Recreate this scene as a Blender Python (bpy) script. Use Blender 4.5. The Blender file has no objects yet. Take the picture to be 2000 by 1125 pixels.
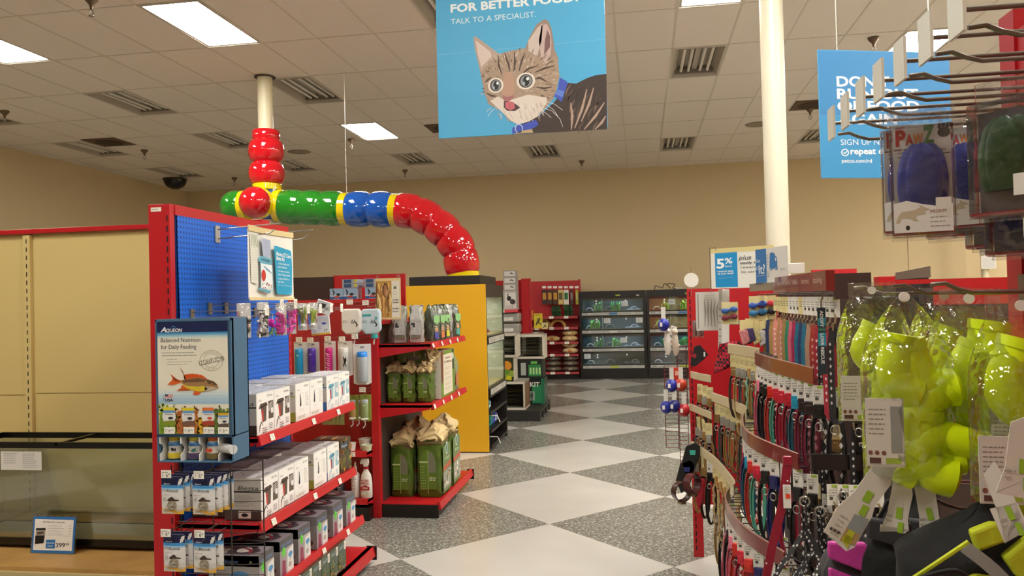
import bpy, bmesh, math, random
from mathutils import Vector, Matrix
random.seed(7)
SC = bpy.context.scene
COL = SC.collection
V = Vector
# ---------------------------------------------------------------- camera
F_PX, YAW, PITCH, ROLL = 1548.4, -.1594, .0155, -.0243
def cam_axes():
    cy, sy, cp, sp = math.cos(YAW), math.sin(YAW), math.cos(PITCH), math.sin(PITCH)
    fw = V((sy*cp, cy*cp, sp)); r = V((cy, -sy, 0)); u = r.cross(fw)
    c, s = math.cos(ROLL), math.sin(ROLL)
    return c*r+s*u, -s*r+c*u, fw
CR, CU, CF = cam_axes()
EYE = V((0, 0, 1.62))
cd = bpy.data.cameras.new('camera'); co = bpy.data.objects.new('camera', cd); COL.objects.link(co)
cd.sensor_width = 36; cd.lens = F_PX/2000*36; cd.clip_start = .05; cd.clip_end = 100
mw = Matrix((CR, CU, -CF)).transposed().to_4x4(); mw.translation = EYE; co.matrix_world = mw
SC.camera = co
# ---------------------------------------------------------------- world, light levels, exposure
w = bpy.data.worlds.new('world'); SC.world = w; w.use_nodes = True
w.node_tree.nodes['Background'].inputs[0].default_value = (.9, .85, .75, 1)
w.node_tree.nodes['Background'].inputs[1].default_value = .05
SC.view_settings.view_transform = 'Standard'; SC.view_settings.look = 'None'
SC.view_settings.exposure = 0.85; SC.view_settings.gamma = 1
LAMP = 29.0
LAMP_COL = (1, .96, .89)
# fixtures sit in the ceiling grid: column i (0.61 m), row j (1.22 m)
LIT = [(-7, -1), (-11, -1), (-7, 3), (1, -1), (5, 1), (1, -3), (5, -3), (-3, -7), (1, -5), (5, -7), (9, -1), (-7, -5), (9, -5), (13, 3), (13, -1), (9, 1), (13, 5)]  # those beyond the visible few are unseen, added to light room and walls
UNLIT = [(-7, 1), (-11, 1), (-11, 3), (-15, 3), (-15, 5), (-11, 5), (-7, 5), (-3, 5), (1, 1), (1, 5), (5, 5), (-15, 1), (-3, -1)]

def at(px, py, Y=None, X=None, Z=None):
    d = CF + CR*((px-1000)/F_PX) - CU*((py-562.5)/F_PX)
    if Y is not None: t = Y/d.y
    elif X is not None: t = X/d.x
    else: t = (Z-EYE.z)/d.z
    return EYE + d*t
# ---------------------------------------------------------------- materials
def lin(h):
    if not isinstance(h, str): return tuple(h)+((1,) if len(h) == 3 else ())
    h = h.lstrip('#'); o = []
    for k in (0, 2, 4):
        c = int(h[k:k+2], 16)/255; o.append(c/12.92 if c <= .04045 else ((c+.055)/1.055)**2.4)
    return tuple(o)+(1,)
MATS = {}
def M(h, rough=.5, metal=0, bump=0, bscale=60, var=0, spec=None, name=None, coat=0, sub=0):
    key = (h, rough, metal, bump, bscale, var, coat)
    if key in MATS: return MATS[key]
    m = bpy.data.materials.new(name or 'mat_%d' % len(MATS)); m.use_nodes = True
    nt = m.node_tree; b = nt.nodes['Principled BSDF']
    b.inputs['Base Color'].default_value = lin(h); b.inputs['Roughness'].default_value = rough
    b.inputs['Metallic'].default_value = metal; b.inputs['Coat Weight'].default_value = coat
    if bump or var:
        tc = nt.nodes.new('ShaderNodeTexCoord'); n = nt.nodes.new('ShaderNodeTexNoise')
        n.inputs['Scale'].default_value = bscale; n.inputs['Detail'].default_value = 3
        nt.links.new(tc.outputs['Object'], n.inputs['Vector'])
        if bump:
            bp = nt.nodes.new('ShaderNodeBump'); bp.inputs['Strength'].default_value = bump; bp.inputs['Distance'].default_value = .01
            nt.links.new(n.outputs['Fac'], bp.inputs['Height']); nt.links.new(bp.outputs['Normal'], b.inputs['Normal'])
        if var:
            mx = nt.nodes.new('ShaderNodeMix'); mx.data_type = 'RGBA'; mx.blend_type = 'MULTIPLY'
            cr = nt.nodes.new('ShaderNodeValToRGB'); cr.color_ramp.elements[0].color = (1-var,)*3+(1,); cr.color_ramp.elements[0].position = .3
            cr.color_ramp.elements[1].color = (1, 1, 1, 1); cr.color_ramp.elements[1].position = .7
            nt.links.new(n.outputs['Fac'], cr.inputs['Fac']); mx.inputs[0].default_value = 1
            mx.inputs[6].default_value = lin(h); nt.links.new(cr.outputs['Color'], mx.inputs[7]); nt.links.new(mx.outputs[2], b.inputs['Base Color'])
    MATS[key] = m; return m
def PC(h):  # printed ink
    return M(h, .42)
def emis(name, col, s):
    m = bpy.data.materials.new(name); m.use_nodes = True; b = m.node_tree.nodes['Principled BSDF']
    b.inputs['Base Color'].default_value = (.8, .8, .8, 1)
    b.inputs['Emission Color'].default_value = lin(col); b.inputs['Emission Strength'].default_value = s; return m
def glassy(name, tint, amount, rough=.04, bump=0, bscale=25):
    """thin clear sheet: mostly see-through, with a glossy reflection"""
    m = bpy.data.materials.new(name); m.use_nodes = True; nt = m.node_tree; nt.nodes.clear()
    o = nt.nodes.new('ShaderNodeOutputMaterial'); t = nt.nodes.new('ShaderNodeBsdfTransparent'); g = nt.nodes.new('ShaderNodeBsdfGlossy')
    mx = nt.nodes.new('ShaderNodeMixShader'); fr = nt.nodes.new('ShaderNodeLayerWeight'); mt = nt.nodes.new('ShaderNodeMath'); mt.operation = 'MULTIPLY_ADD'
    t.inputs['Color'].default_value = lin(tint); g.inputs['Roughness'].default_value = rough; fr.inputs['Blend'].default_value = .35
    mt.inputs[1].default_value = amount; mt.inputs[2].default_value = amount*.12
    nt.links.new(fr.outputs['Fresnel'], mt.inputs[0]); nt.links.new(mt.outputs[0], mx.inputs[0])
    nt.links.new(t.outputs[0], mx.inputs[1]); nt.links.new(g.outputs[0], mx.inputs[2]); nt.links.new(mx.outputs[0], o.inputs[0])
    if bump:
        tc = nt.nodes.new('ShaderNodeTexCoord'); n = nt.nodes.new('ShaderNodeTexNoise'); bp = nt.nodes.new('ShaderNodeBump')
        n.inputs['Scale'].default_value = bscale; n.inputs['Detail'].default_value = 2; bp.inputs['Strength'].default_value = bump; bp.inputs['Distance'].default_value = .02
        nt.links.new(tc.outputs['Object'], n.inputs[0]); nt.links.new(n.outputs['Fac'], bp.inputs['Height'])
        nt.links.new(bp.outputs['Normal'], g.inputs['Normal'])
    return m
GLASS = glassy('glass_pane', '#f6f9f4', .5)
PLASTIC = glassy('clear_plastic', '#fdfdfc', .6, .07, 1.0, 30)
BLISTER = glassy('clear_blister', '#fafafc', .7, .07, .3, 30)
def pegmat(name, base, hole, sx=.0254, r=.13, axes=(1, 2)):
    m = bpy.data.materials.new(name); m.use_nodes = True; nt = m.node_tree; b = nt.nodes['Principled BSDF']; b.inputs['Roughness'].default_value = .45
    tc = nt.nodes.new('ShaderNodeTexCoord'); sp = nt.nodes.new('ShaderNodeSeparateXYZ'); nt.links.new(tc.outputs['Object'], sp.inputs[0]); sq = []
    for a in axes:
        d = nt.nodes.new('ShaderNodeMath'); d.operation = 'MULTIPLY'; d.inputs[1].default_value = 1/sx; nt.links.new(sp.outputs[a], d.inputs[0])
        f = nt.nodes.new('ShaderNodeMath'); f.operation = 'FRACT'; nt.links.new(d.outputs[0], f.inputs[0])
        s = nt.nodes.new('ShaderNodeMath'); s.operation = 'SUBTRACT'; s.inputs[1].default_value = .5; nt.links.new(f.outputs[0], s.inputs[0])
        p = nt.nodes.new('ShaderNodeMath'); p.operation = 'MULTIPLY'; nt.links.new(s.outputs[0], p.inputs[0]); nt.links.new(s.outputs[0], p.inputs[1]); sq.append(p)
    ad = nt.nodes.new('ShaderNodeMath'); nt.links.new(sq[0].outputs[0], ad.inputs[0]); nt.links.new(sq[1].outputs[0], ad.inputs[1])
    lt = nt.nodes.new('ShaderNodeMath'); lt.operation = 'LESS_THAN'; lt.inputs[1].default_value = r*r; nt.links.new(ad.outputs[0], lt.inputs[0])
    mx = nt.nodes.new('ShaderNodeMix'); mx.data_type = 'RGBA'; mx.inputs[6].default_value = lin(base); mx.inputs[7].default_value = lin(hole)
    nt.links.new(lt.outputs[0], mx.inputs[0]); nt.links.new(mx.outputs[2], b.inputs['Base Color']); return m
RED = M('#b4161f', .38, name='red_enamel'); DRED = M('#8e1520', .45); BLACK = M('#14110f', .35, name='black_enamel'); DARK = M('#241c18', .6)
STEEL = M('#9a948a', .32, .9, name='zinc_steel'); DSTEEL = M('#4a443e', .4, .8); WHITE = M('#e6e1d6', .5); CREAM = M('#dcc98c', .6)
TAG = M('#eeeae0', .5); KRAFT = M('#c9a66a', .7)

# ---------------------------------------------------------------- mesh building
class B:
    def __init__(s): s.v = []; s.f = []; s.m = []; s.mats = []; s.T = Matrix.Identity(4)
    def mi(s, mat):
        if mat not in s.mats: s.mats.append(mat)
        return s.mats.index(mat)
    def add(s, vs, fs, mat):
        n = len(s.v); k = s.mi(mat)
        s.v += [tuple(s.T @ V(p)) for p in vs]; s.f += [tuple(n+i for i in f) for f in fs]; s.m += [k]*len(fs); return s
    def box(s, x0, x1, y0, y1, z0, z1, mat, R=None):
        vs = [(x, y, z) for x in (x0, x1) for y in (y0, y1) for z in (z0, z1)]
        if R:
            c = V(((x0+x1)/2, (y0+y1)/2, (z0+z1)/2)); vs = [tuple(c+R@(V(p)-c)) for p in vs]
        return s.add(vs, [(0, 1, 3, 2), (4, 6, 7, 5), (0, 4, 5, 1), (2, 3, 7, 6), (0, 2, 6, 4), (1, 5, 7, 3)], mat)
    def tube(s, pts, r, mat, n=6, closed=False, cap=True, flat=None):
        pts = [V(p) for p in pts]; N = len(pts); rs = r if isinstance(r, (list, tuple)) else [r]*N
        vs = []; fs = []; up = V((0, 0, 1)); prev = None
        for i, p in enumerate(pts):
            a = pts[i-1] if (i or closed) else p; c = pts[(i+1) % N] if (i < N-1 or closed) else p
            t = (c-a).normalized() if (c-a).length > 1e-9 else V((0, 0, 1))
            if prev is None:
                q = up if abs(t.z) < .95 else V((1, 0, 0)); x = t.cross(q).normalized()
            else:
                x = prev - t*prev.dot(t); x = x.normalized() if x.length > 1e-6 else t.orthogonal().normalized()
            prev = x; y = t.cross(x)
            for k in range(n):
                a2 = 2*math.pi*k/n; vs.append(tuple(p+x*(rs[i]*math.cos(a2))+y*((flat if flat else 1)*rs[i]*math.sin(a2))))
        for i in range(N-(0 if closed else 1)):
            j = (i+1) % N
            for k in range(n): fs.append((i*n+k, i*n+(k+1) % n, j*n+(k+1) % n, j*n+k))
        if cap and not closed: fs.append(tuple(range(n))[::-1]); fs.append(tuple((N-1)*n+k for k in range(n)))
        return s.add(vs, fs, mat)
    def lathe(s, prof, mat, c=(0, 0, 0), n=20, sx=1, sy=1):
        vs = []; fs = []
        for r, z in prof:
            for k in range(n):
                a = 2*math.pi*k/n; vs.append((c[0]+r*sx*math.cos(a), c[1]+r*sy*math.sin(a), c[2]+z))
        for i in range(len(prof)-1):
            for k in range(n): fs.append((i*n+k, i*n+(k+1) % n, (i+1)*n+(k+1) % n, (i+1)*n+k))
        fs.append(tuple(range(n))[::-1]); fs.append(tuple((len(prof)-1)*n+k for k in range(n)))
        return s.add(vs, fs, mat)
    def prism(s, poly, a, b, mat, axis='y'):
        n = len(poly)
        f3 = {'y': lambda p, t: (p[0], t, p[1]), 'x': lambda p, t: (t, p[0], p[1]), 'z': lambda p, t: (p[0], p[1], t)}[axis]
        vs = [f3(p, a) for p in poly]+[f3(p, b) for p in poly]
        fs = [tuple(range(n)), tuple(range(2*n-1, n-1, -1))]+[(i, i+n, (i+1) % n+n, (i+1) % n) for i in range(n)]
        return s.add(vs, fs, mat)
    def ball(s, c, rx, ry, rz, mat, n=14, m=9):
        return s.lathe([(max(1e-4, math.sin(math.pi*i/m)), -math.cos(math.pi*i/m)*rz/1.0) for i in range(m+1)], mat, c, n, rx, ry)
    def strip(s, pts, wv, mat, th=0):
        """ribbon along pts with width vector wv (constant or list), optional thickness"""
        pts = [V(p) for p in pts]; N = len(pts); ws = wv if isinstance(wv, list) else [V(wv)]*N
        vs = []; fs = []
        for i, p in enumerate(pts):
            vs += [tuple(p-ws[i]/2), tuple(p+ws[i]/2)]
        if th:
            for i, p in enumerate(pts):
                t = (pts[min(i+1, N-1)]-pts[max(i-1, 0)]); nn = t.cross(ws[i]).normalized()*th
                vs += [tuple(p-ws[i]/2+nn), tuple(p+ws[i]/2+nn)]
        for i in range(N-1):
            a = 2*i; fs.append((a, a+1, a+3, a+2))
            if th:
                b = 2*N+a; fs.append((b, b+2, b+3, b+1)); fs.append((a, a+2, b+2, b)); fs.append((a+1, b+1, b+3, a+3))
        if th: fs.append((0, 2*N, 2*N+1, 1)); e = 2*(N-1); fs.append((e, e+1, 2*N+e+1, 2*N+e))
        return s.add(vs, fs, mat)
    def build(s, name, parent=None, smooth=False, bevel=0, loc=None, rot=None, sub=0):
        me = bpy.data.meshes.new(name); me.from_pydata(s.v, [], s.f)
        for m in s.mats: me.materials.append(m)
        me.polygons.foreach_set('material_index', s.m)
        bm = bmesh.new(); bm.from_mesh(me); bmesh.ops.recalc_face_normals(bm, faces=bm.faces)
        if smooth:
            for f in bm.faces: f.smooth = True
            for e in bm.edges:
                if len(e.link_faces) == 2 and e.calc_face_angle(0) > .9: e.smooth = False
        bm.to_mesh(me); bm.free()
        o = bpy.data.objects.new(name, me); COL.objects.link(o)
        if parent: o.parent = parent
        if loc is not None: o.location = loc
        if rot is not None: o.rotation_euler = rot
        if bevel:
            md = o.modifiers.new('bevel', 'BEVEL'); md.width = bevel; md.segments = 2; md.limit_method = 'ANGLE'
        if sub:
            md = o.modifiers.new('sub', 'SUBSURF'); md.levels = sub; md.render_levels = sub
        return o
def tag(o, label=None, cat=None, group=None, kind=None):
    if label: o['label'] = label
    if cat: o['category'] = cat
    if group: o['group'] = group
    if kind: o['kind'] = kind
    return o
def thing(name, label, cat, loc=(0, 0, 0), rz=0, group=None, rot=None):
    o = bpy.data.objects.new(name, None); COL.objects.link(o); o.empty_display_size = .1
    o.location = loc; o.rotation_euler = rot if rot else (0, 0, rz); return tag(o, label, cat, group)
def struct(b, name, **k): return tag(b.build(name, **k), kind='structure')
KIDS = {}
def dup(o, loc=None, rz=None, label=None, group=None, parent=None, rot=None, scale=None):
    c = o.copy(); COL.objects.link(c)
    if parent is not None: c.parent = parent
    if loc is not None: c.location = loc
    if rz is not None: c.rotation_euler = (0, 0, rz)
    if rot is not None: c.rotation_euler = rot
    if scale is not None: c.scale = (scale,)*3 if not isinstance(scale, tuple) else scale
    if label: c['label'] = label
    if group: c['group'] = group
    for ch in list(o.children): dup(ch, parent=c)
    return c
# ---------------------------------------------------------------- printing: flat graphics on a surface
TXT = {}
def text_geo(t, bold):
    k = (t, bold)
    if k not in TXT:
        cu = bpy.data.curves.new('t', 'FONT'); cu.body = t; cu.size = 1; cu.offset = bold; cu.resolution_u = 3 if len(t) < 14 else 2
        ob = bpy.data.objects.new('t', cu); COL.objects.link(ob); dg = bpy.context.evaluated_depsgraph_get(); dg.update()
        me = bpy.data.meshes.new_from_object(ob.evaluated_get(dg))
        vs = [(v.co.x, v.co.y) for v in me.vertices]; fs = [tuple(p.vertices) for p in me.polygons]
        bpy.data.objects.remove(ob); bpy.data.curves.remove(cu); bpy.data.meshes.remove(me)
        x0 = min(v[0] for v in vs); x1 = max(v[0] for v in vs); TXT[k] = (vs, fs, x0, x1)
    return TXT[k]
class G:
    """2-D artwork; build() lays it on the plane origin + u*U + v*V, facing UxV"""
    def __init__(s, lift=.0004): s.b = []; s.L = 1; s.lift = lift
    def poly(s, pts, col, L=None): s.b.append(([tuple(p) for p in pts], [tuple(range(len(pts)))], col, L or s.L)); return s
    def rect(s, x0, y0, x1, y1, col, L=None): return s.poly([(x0, y0), (x1, y0), (x1, y1), (x0, y1)], col, L)
    def ell(s, cx, cy, rx, ry, col, L=None, n=20, a=0):
        c, d = math.cos(a), math.sin(a); p = []
        for k in range(n):
            t = 2*math.pi*k/n; x, y = rx*math.cos(t), ry*math.sin(t); p.append((cx+x*c-y*d, cy+x*d+y*c))
        return s.poly(p, col, L)
    def line(s, pts, w, col, L=None):
        for (x0, y0), (x1, y1) in zip(pts, pts[1:]):
            dx, dy = x1-x0, y1-y0; l = math.hypot(dx, dy) or 1; nx, ny = -dy/l*w/2, dx/l*w/2
            s.poly([(x0-nx, y0-ny), (x1-nx, y1-ny), (x1+nx, y1+ny), (x0+nx, y0+ny)], col, L)
        return s
    def taper(s, pts, w, col, L=None):
        """a brush stroke, wide in the middle"""
        n = len(pts); up = []; dn = []
        for i, (x, y) in enumerate(pts):
            a = pts[max(0, i-1)]; c = pts[min(n-1, i+1)]; dx, dy = c[0]-a[0], c[1]-a[1]; l = math.hypot(dx, dy) or 1
            ww = w/2*math.sin(math.pi*(i+.3)/(n-.4)); up.append((x-dy/l*ww, y+dx/l*ww)); dn.append((x+dy/l*ww, y-dx/l*ww))
        return s.poly(up+dn[::-1], col, L)
    def text(s, t, x, y, h, col, w=None, bold=0, shear=0, L=None, ang=0, align='l'):
        vs, fs, x0, x1 = text_geo(t, bold); k = h/.70; kx = k if w is None else w/(x1-x0); c, d = math.cos(ang), math.sin(ang)
        W = (x1-x0)*kx; off = {'l': 0, 'c': -W/2, 'r': -W}[align]; o = []
        for a, b in vs:
            u = (a-x0)*kx+off+b*k*shear; v = b*k; o.append((x+u*c-v*d, y+u*d+v*c))
        s.b.append((o, fs, col, L or s.L+2)); return s
    def lines(s, x, y, w, n, dy, h, col, L=None, seed=0):
        """rows of small unreadable print"""
        r = random.Random(seed+n)
        for k in range(n):
            q = x; e = x+w*r.uniform(.7, 1)
            while q < e:
                l = min(r.uniform(.8, 2.6)*h, e-q); s.rect(q, y-k*dy, q+l, y-k*dy+h*.6, col, L or s.L+1); q += l+h*.45
        return s
    def build(s, name, parent, org, U, W, lift=None):
        U = V(U); W = V(W); N = U.cross(W).normalized(); org = V(org); bb = B(); lf = lift or s.lift
        for vs, fs, col, L in s.b:
            bb.add([tuple(org+U*p[0]+W*p[1]+N*(lf*L)) for p in vs], fs, PC(col) if isinstance(col, str) else col)
        me = bpy.data.meshes.new(name); me.from_pydata(bb.v, [], bb.f)
        for m in bb.mats: me.materials.append(m)
        me.polygons.foreach_set('material_index', bb.m)
        o = bpy.data.objects.new(name, me); COL.objects.link(o)
        if parent: o.parent = parent
        return o
def spline(pts, k=6):
    pts = [V(p) for p in pts]; o = []
    for i in range(len(pts)-1):
        p0 = pts[max(0, i-1)]; p1 = pts[i]; p2 = pts[i+1]; p3 = pts[min(len(pts)-1, i+2)]
        for j in range(k):
            t = j/k; o.append(.5*((2*p1)+(p2-p0)*t+(2*p0-5*p1+4*p2-p3)*t*t+(3*p1-p0-3*p2+p3)*t**3))
    o.append(pts[-1]); return o
# ================================================================ SETTING
CZ = lambda x, y: 4.387-.0071*(y-7.757)+.003*(x+.1746)
GX = lambda i: -.1746+.61*i
GY = lambda j: 7.757+1.22*j
XL, XR, YN, YF = -10.2, 9.6, -6.0, 16.75
def floor():
    m = bpy.data.materials.new('checker_tile_floor'); m.use_nodes = True; nt = m.node_tree; b = nt.nodes['Principled BSDF']
    tc = nt.nodes.new('ShaderNodeTexCoord'); mp = nt.nodes.new('ShaderNodeMapping'); s = 1.6958/math.sqrt(2)
    mp.inputs['Scale'].default_value = (1/s, 1/s, 1/s); mp.inputs['Location'].default_value = (0, 0, .5)
    ck = nt.nodes.new('ShaderNodeTexChecker'); ck.inputs['Scale'].default_value = 1
    nt.links.new(tc.outputs['Object'], mp.inputs[0]); nt.links.new(mp.outputs[0], ck.inputs[0])
    vo = nt.nodes.new('ShaderNodeTexVoronoi'); vo.inputs['Scale'].default_value = 95; n2 = nt.nodes.new('ShaderNodeTexNoise'); n2.inputs['Scale'].default_value = 1.3
    n3 = nt.nodes.new('ShaderNodeTexNoise'); n3.inputs['Scale'].default_value = 55; n3.inputs['Detail'].default_value = 4
    for q in (vo, n2, n3): nt.links.new(tc.outputs['Object'], q.inputs['Vector'])
    g = nt.nodes.new('ShaderNodeValToRGB'); e = g.color_ramp.elements; e[0].color = lin('#57554f'); e[0].position = .34; e[1].color = lin('#8f8d84'); e[1].position = .7
    nt.links.new(n3.outputs['Fac'], g.inputs[0])
    sepc = nt.nodes.new('ShaderNodeSeparateColor'); nt.links.new(vo.outputs['Color'], sepc.inputs[0])
    fl = nt.nodes.new('ShaderNodeMath'); fl.operation = 'GREATER_THAN'; fl.inputs[1].default_value = .86; nt.links.new(sepc.outputs[0], fl.inputs[0])
    fm = nt.nodes.new('ShaderNodeMix'); fm.data_type = 'RGBA'; nt.links.new(fl.outputs[0], fm.inputs[0]); nt.links.new(g.outputs[0], fm.inputs[6]); fm.inputs[7].default_value = lin('#a3a198')
    wr = nt.nodes.new('ShaderNodeValToRGB'); e = wr.color_ramp.elements; e[0].color = lin('#b0aca5'); e[0].position = .3; e[1].color = lin('#bcb8b0'); e[1].position = .7
    nt.links.new(n2.outputs['Fac'], wr.inputs[0])
    mx = nt.nodes.new('ShaderNodeMix'); mx.data_type = 'RGBA'; nt.links.new(ck.outputs['Fac'], mx.inputs[0])
    nt.links.new(fm.outputs[2], mx.inputs[7]); nt.links.new(wr.outputs[0], mx.inputs[6]); nt.links.new(mx.outputs[2], b.inputs['Base Color'])
    b.inputs['Roughness'].default_value = .24; b.inputs['Specular IOR Level'].default_value = .45
    c = V((-.6882, 5.7073)); R = Matrix.Rotation(-math.pi/4, 2); bb = B()
    cs = [V((x, y))-c for x, y in ((XL, YN), (XR, YN), (XR, YF), (XL, YF))]; cs = [R@p for p in cs]
    bb.add([(p.x, p.y, 0) for p in cs]+[(p.x, p.y, -.1) for p in cs], [(0, 1, 2, 3), (7, 6, 5, 4), (0, 4, 5, 1), (1, 5, 6, 2), (2, 6, 7, 3), (3, 7, 4, 0)], m)
    struct(bb, 'floor', loc=(c.x, c.y, 0), rot=(0, 0, math.pi/4))
floor()
def ceiling():
    tile = M('#e4dacd', .9, 0, .25, 180, .03, name='acoustic_tile'); bar = M('#d3c9bb', .6, name='grid_bar')
    holes = set(LIT)|set(UNLIT); b = B(); i0, i1, j0, j1 = -17, 16, -12, 8
    for i in range(i0, i1):
        for j in range(j0, j1):
            if (i, j) in holes: continue
            x0, x1, y0, y1 = GX(i), GX(i+1), GY(j), GY(j+1); b.add([(x0, y0, CZ(x0, y0)+.004), (x1, y0, CZ(x1, y0)+.004), (x1, y1, CZ(x1, y1)+.004), (x0, y1, CZ(x0, y1)+.004)], [(0, 3, 2, 1)], tile)
    struct(b, 'ceiling')
    t = B()
    for i in range(i0, i1+1):
        x = GX(i); t.add([(x+a, y, CZ(x, y)+dz) for y in (GY(j0), GY(j1)) for a, dz in ((-.010, -.001), (.010, -.001), (.010, .01), (-.010, .01))], [(0, 1, 5, 4), (1, 2, 6, 5), (3, 0, 4, 7)], bar)
    for j in range(j0, j1+1):
        y = GY(j); t.add([(x, y+a, CZ(x, y)+dz) for x in (GX(i0), GX(i1)) for a, dz in ((-.010, -.001), (.010, -.001), (.010, .01), (-.010, .01))], [(0, 1, 5, 4), (1, 2, 6, 5), (3, 0, 4, 7)], bar)
    struct(t, 'trim_1')
    b = B(); b.box(XL-.2, XR+.2, YN-.2, YF+.2, 4.72, 4.8, M('#5a5046', .9)); struct(b, 'ceiling_deck')
ceiling()
wm = M('#d2be96', .75, 0, .08, 90, .04, name='tan_wall_paint')
b = B(); b.box(XL-.15, XR+.15, YF, YF+.15, 0, 4.72, wm); struct(b, 'wall_back')
b = B(); b.box(XL-.15, XL, YN, YF, 0, 4.72, wm); struct(b, 'wall_left')
b = B(); b.box(XR, XR+.15, YN, YF, 0, 4.72, wm); struct(b, 'wall_right')
b = B(); b.box(XL-.15, XR+.15, YN-.15, YN, 0, 4.72, wm); struct(b, 'wall_front')
b = B()
for x in (5.27, 2.83, 7.7): b.box(x-.006, x+.006, YF-.004, YF+.01, 0, 4.3, M('#8a7450', .8))
struct(b, 'trim_2')
b = B(); b.box(XL, XR, YF-.015, YF, 0, .11, M('#3a332c', .6)); struct(b, 'baseboard_back')
# ---------------------------------------------------------------- ceiling fixtures
LITM = emis('lit_diffuser', LAMP_COL, LAMP)
TUBE = M('#d9d4c8', .35); REFL = M('#a89f90', .5); REFD = M('#7d756a', .6)
ordn = ['nearest', 'second', 'third', 'fourth', 'fifth', 'sixth', 'seventh', 'eighth', 'ninth', 'tenth']
def light_label(i, j, lit):
    names = {(-7, -1): 'large lit ceiling light at upper left, in front of the column with the red balls',
             (-11, -1): 'lit ceiling light cut off by the left edge of the photo',
             (-7, 3): 'small lit ceiling light behind the coloured tube, left of the kitten sign',
             (1, -1): 'lit ceiling light at the top edge between kitten sign and cream pole',
             (5, 1): 'glaring lit ceiling light just above the blue repeat delivery sign'}
    if (i, j) in names: return names[(i, j)]
    if lit: return 'added lit ceiling light overhead, unseen outside the frame, row %s of column %s' % (abs(j), abs(i))
    return {(-7, 1): 'unlit fluorescent troffer right beside the top of the round column', (-11, 1): 'unlit troffer at left, nearest of the dark left row',
            (-11, 3): 'unlit troffer left of the red ball column, second of its row', (-15, 3): 'unlit troffer beside the dark ceiling vent at far left',
            (-15, 5): 'unlit troffer just above the black dome camera', (-11, 5): 'unlit troffer low behind the red balls of the tube',
            (-7, 5): 'unlit troffer left of the kitten sign near the back wall', (-3, 5): 'unlit troffer right below the kitten sign near the back wall',
            (1, 1): 'largest unlit troffer between kitten sign and cream pole', (1, 5): 'small unlit troffer left of the cream pole near the back wall',
            (5, 5): 'unlit troffer between the cream pole and the blue delivery sign', (-15, 1): 'unlit troffer at the far left edge of the ceiling', (-3, -1): 'unlit troffer at the top edge just left of the kitten sign'}.get((i, j), 'unlit troffer')
for (i, j) in LIT+UNLIT:
    lit = (i, j) in LIT; x0, y0 = GX(i), GY(j); z = CZ(x0+.3, y0+.6)
    t = thing('ceiling_light', light_label(i, j, lit), 'ceiling light', (x0+.305, y0+.61, z), group='lit ceiling lights' if lit else 'unlit ceiling lights')
    b = B(); h = .011
    for a in ((-.305, -.27, -.61, .61), (.27, .305, -.61, .61), (-.27, .27, -.61, -.57), (-.27, .27, .57, .61)): b.box(*a, 0.0, .006, M('#b9b0a2', .5))
    b.build('frame', t)
    if lit:
        b = B(); b.box(-.272, .272, -.572, .572, .003, .02, LITM); b.build('diffuser', t)
    else:
        b = B(); b.add([(-.27, -.57, 0), (.27, -.57, 0), (.27, .57, 0), (-.27, .57, 0), (-.2, -.5, .11), (.2, -.5, .11), (.2, .5, .11), (-.2, .5, .11)],
                       [(0, 1, 5, 4), (1, 2, 6, 5), (2, 3, 7, 6), (3, 0, 4, 7), (4, 5, 6, 7)], REFL)
        b.box(-.03, .03, -.5, .5, .07, .11, REFL)
        b.build('reflector', t)
        for q in (-.16, -.07, .07, .16):
            b = B(); b.tube([(q, -.5, .055), (q, .5, .055)], .019, TUBE, 10); b.build('lamp_tube', t, smooth=True)
        for q in (.49, -.53): b = B(); b.box(-.23, .23, q, q+.04, .02, .1, REFD); b.build('end_plate', t)
def vent(i, j, lab):
    x, y = GX(i)+.305, GY(j)+.915
    t = thing('ceiling_vent', lab, 'vent', (x, y, CZ(x, y)), group='dark ceiling vents')
    b = B(); b.box(-.29, .29, -.29, .29, -.006, .004, M('#5b4732', .8)); b.build('grille', t)
    b = B(); b.lathe([(.21, -.012), (.2, -.004)], M('#3d2e20', .9), n=24); b.build('cone', t)
vent(-14, 2.4, 'dark square ceiling vent at far left, between two unlit troffers'); vent(-5, 2.8, 'dark ceiling vent partly hidden by the left edge of the kitten sign'); vent(4, 2.8, 'dark square ceiling vent left of the blue delivery sign')
def sprinkler(px, py, lab):
    d = at(px, py, Y=1)-EYE; a = 4.387+.0071*7.757; tt = (a-1.62)/(d.z+.0071*d.y-.003*d.x); p = EYE+d*tt; p.z = CZ(p.x, p.y)
    t = thing('sprinkler_head', lab, 'sprinkler', p, group='ceiling sprinkler heads')
    b = B(); b.lathe([(.06, 0), (.055, -.02), (.02, -.06), (.012, -.09), (.012, -.1)], M('#6e5c48', .4, .6), n=14); b.build('body', t, smooth=True)
    b = B(); b.tube([(-.012, 0, -.1), (-.02, 0, -.13), (0, 0, -.155), (.02, 0, -.13), (.012, 0, -.1)], .005, STEEL, 5); b.lathe([(.025, -.158), (.025, -.155)], STEEL, n=12); b.build('frame', t)
for a in [(178, -3, 'sprinkler head at the top left edge of the ceiling'), (9, 217, 'sprinkler head at the far left edge of the photo'), (282, 293, 'sprinkler head right of the dark vent at left'),
          (458, 347, 'sprinkler head low on the ceiling left of the red balls'), (686, 272, 'sprinkler head below the small lit light left of the kitten sign'), (791, 332, 'sprinkler head near the back wall below the kitten sign left corner'),
          (1136, 314, 'sprinkler head near the back wall below the kitten sign right corner'), (1582, 212, 'sprinkler head left of the blue delivery sign'), (1706, 74, 'sprinkler head just above the blue delivery sign')]: sprinkler(*a)
t = thing('dome_camera', 'black half dome security camera on the ceiling near the left wall', 'camera', (-9.45, 15.1, CZ(-9.45, 15.1)))
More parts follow.
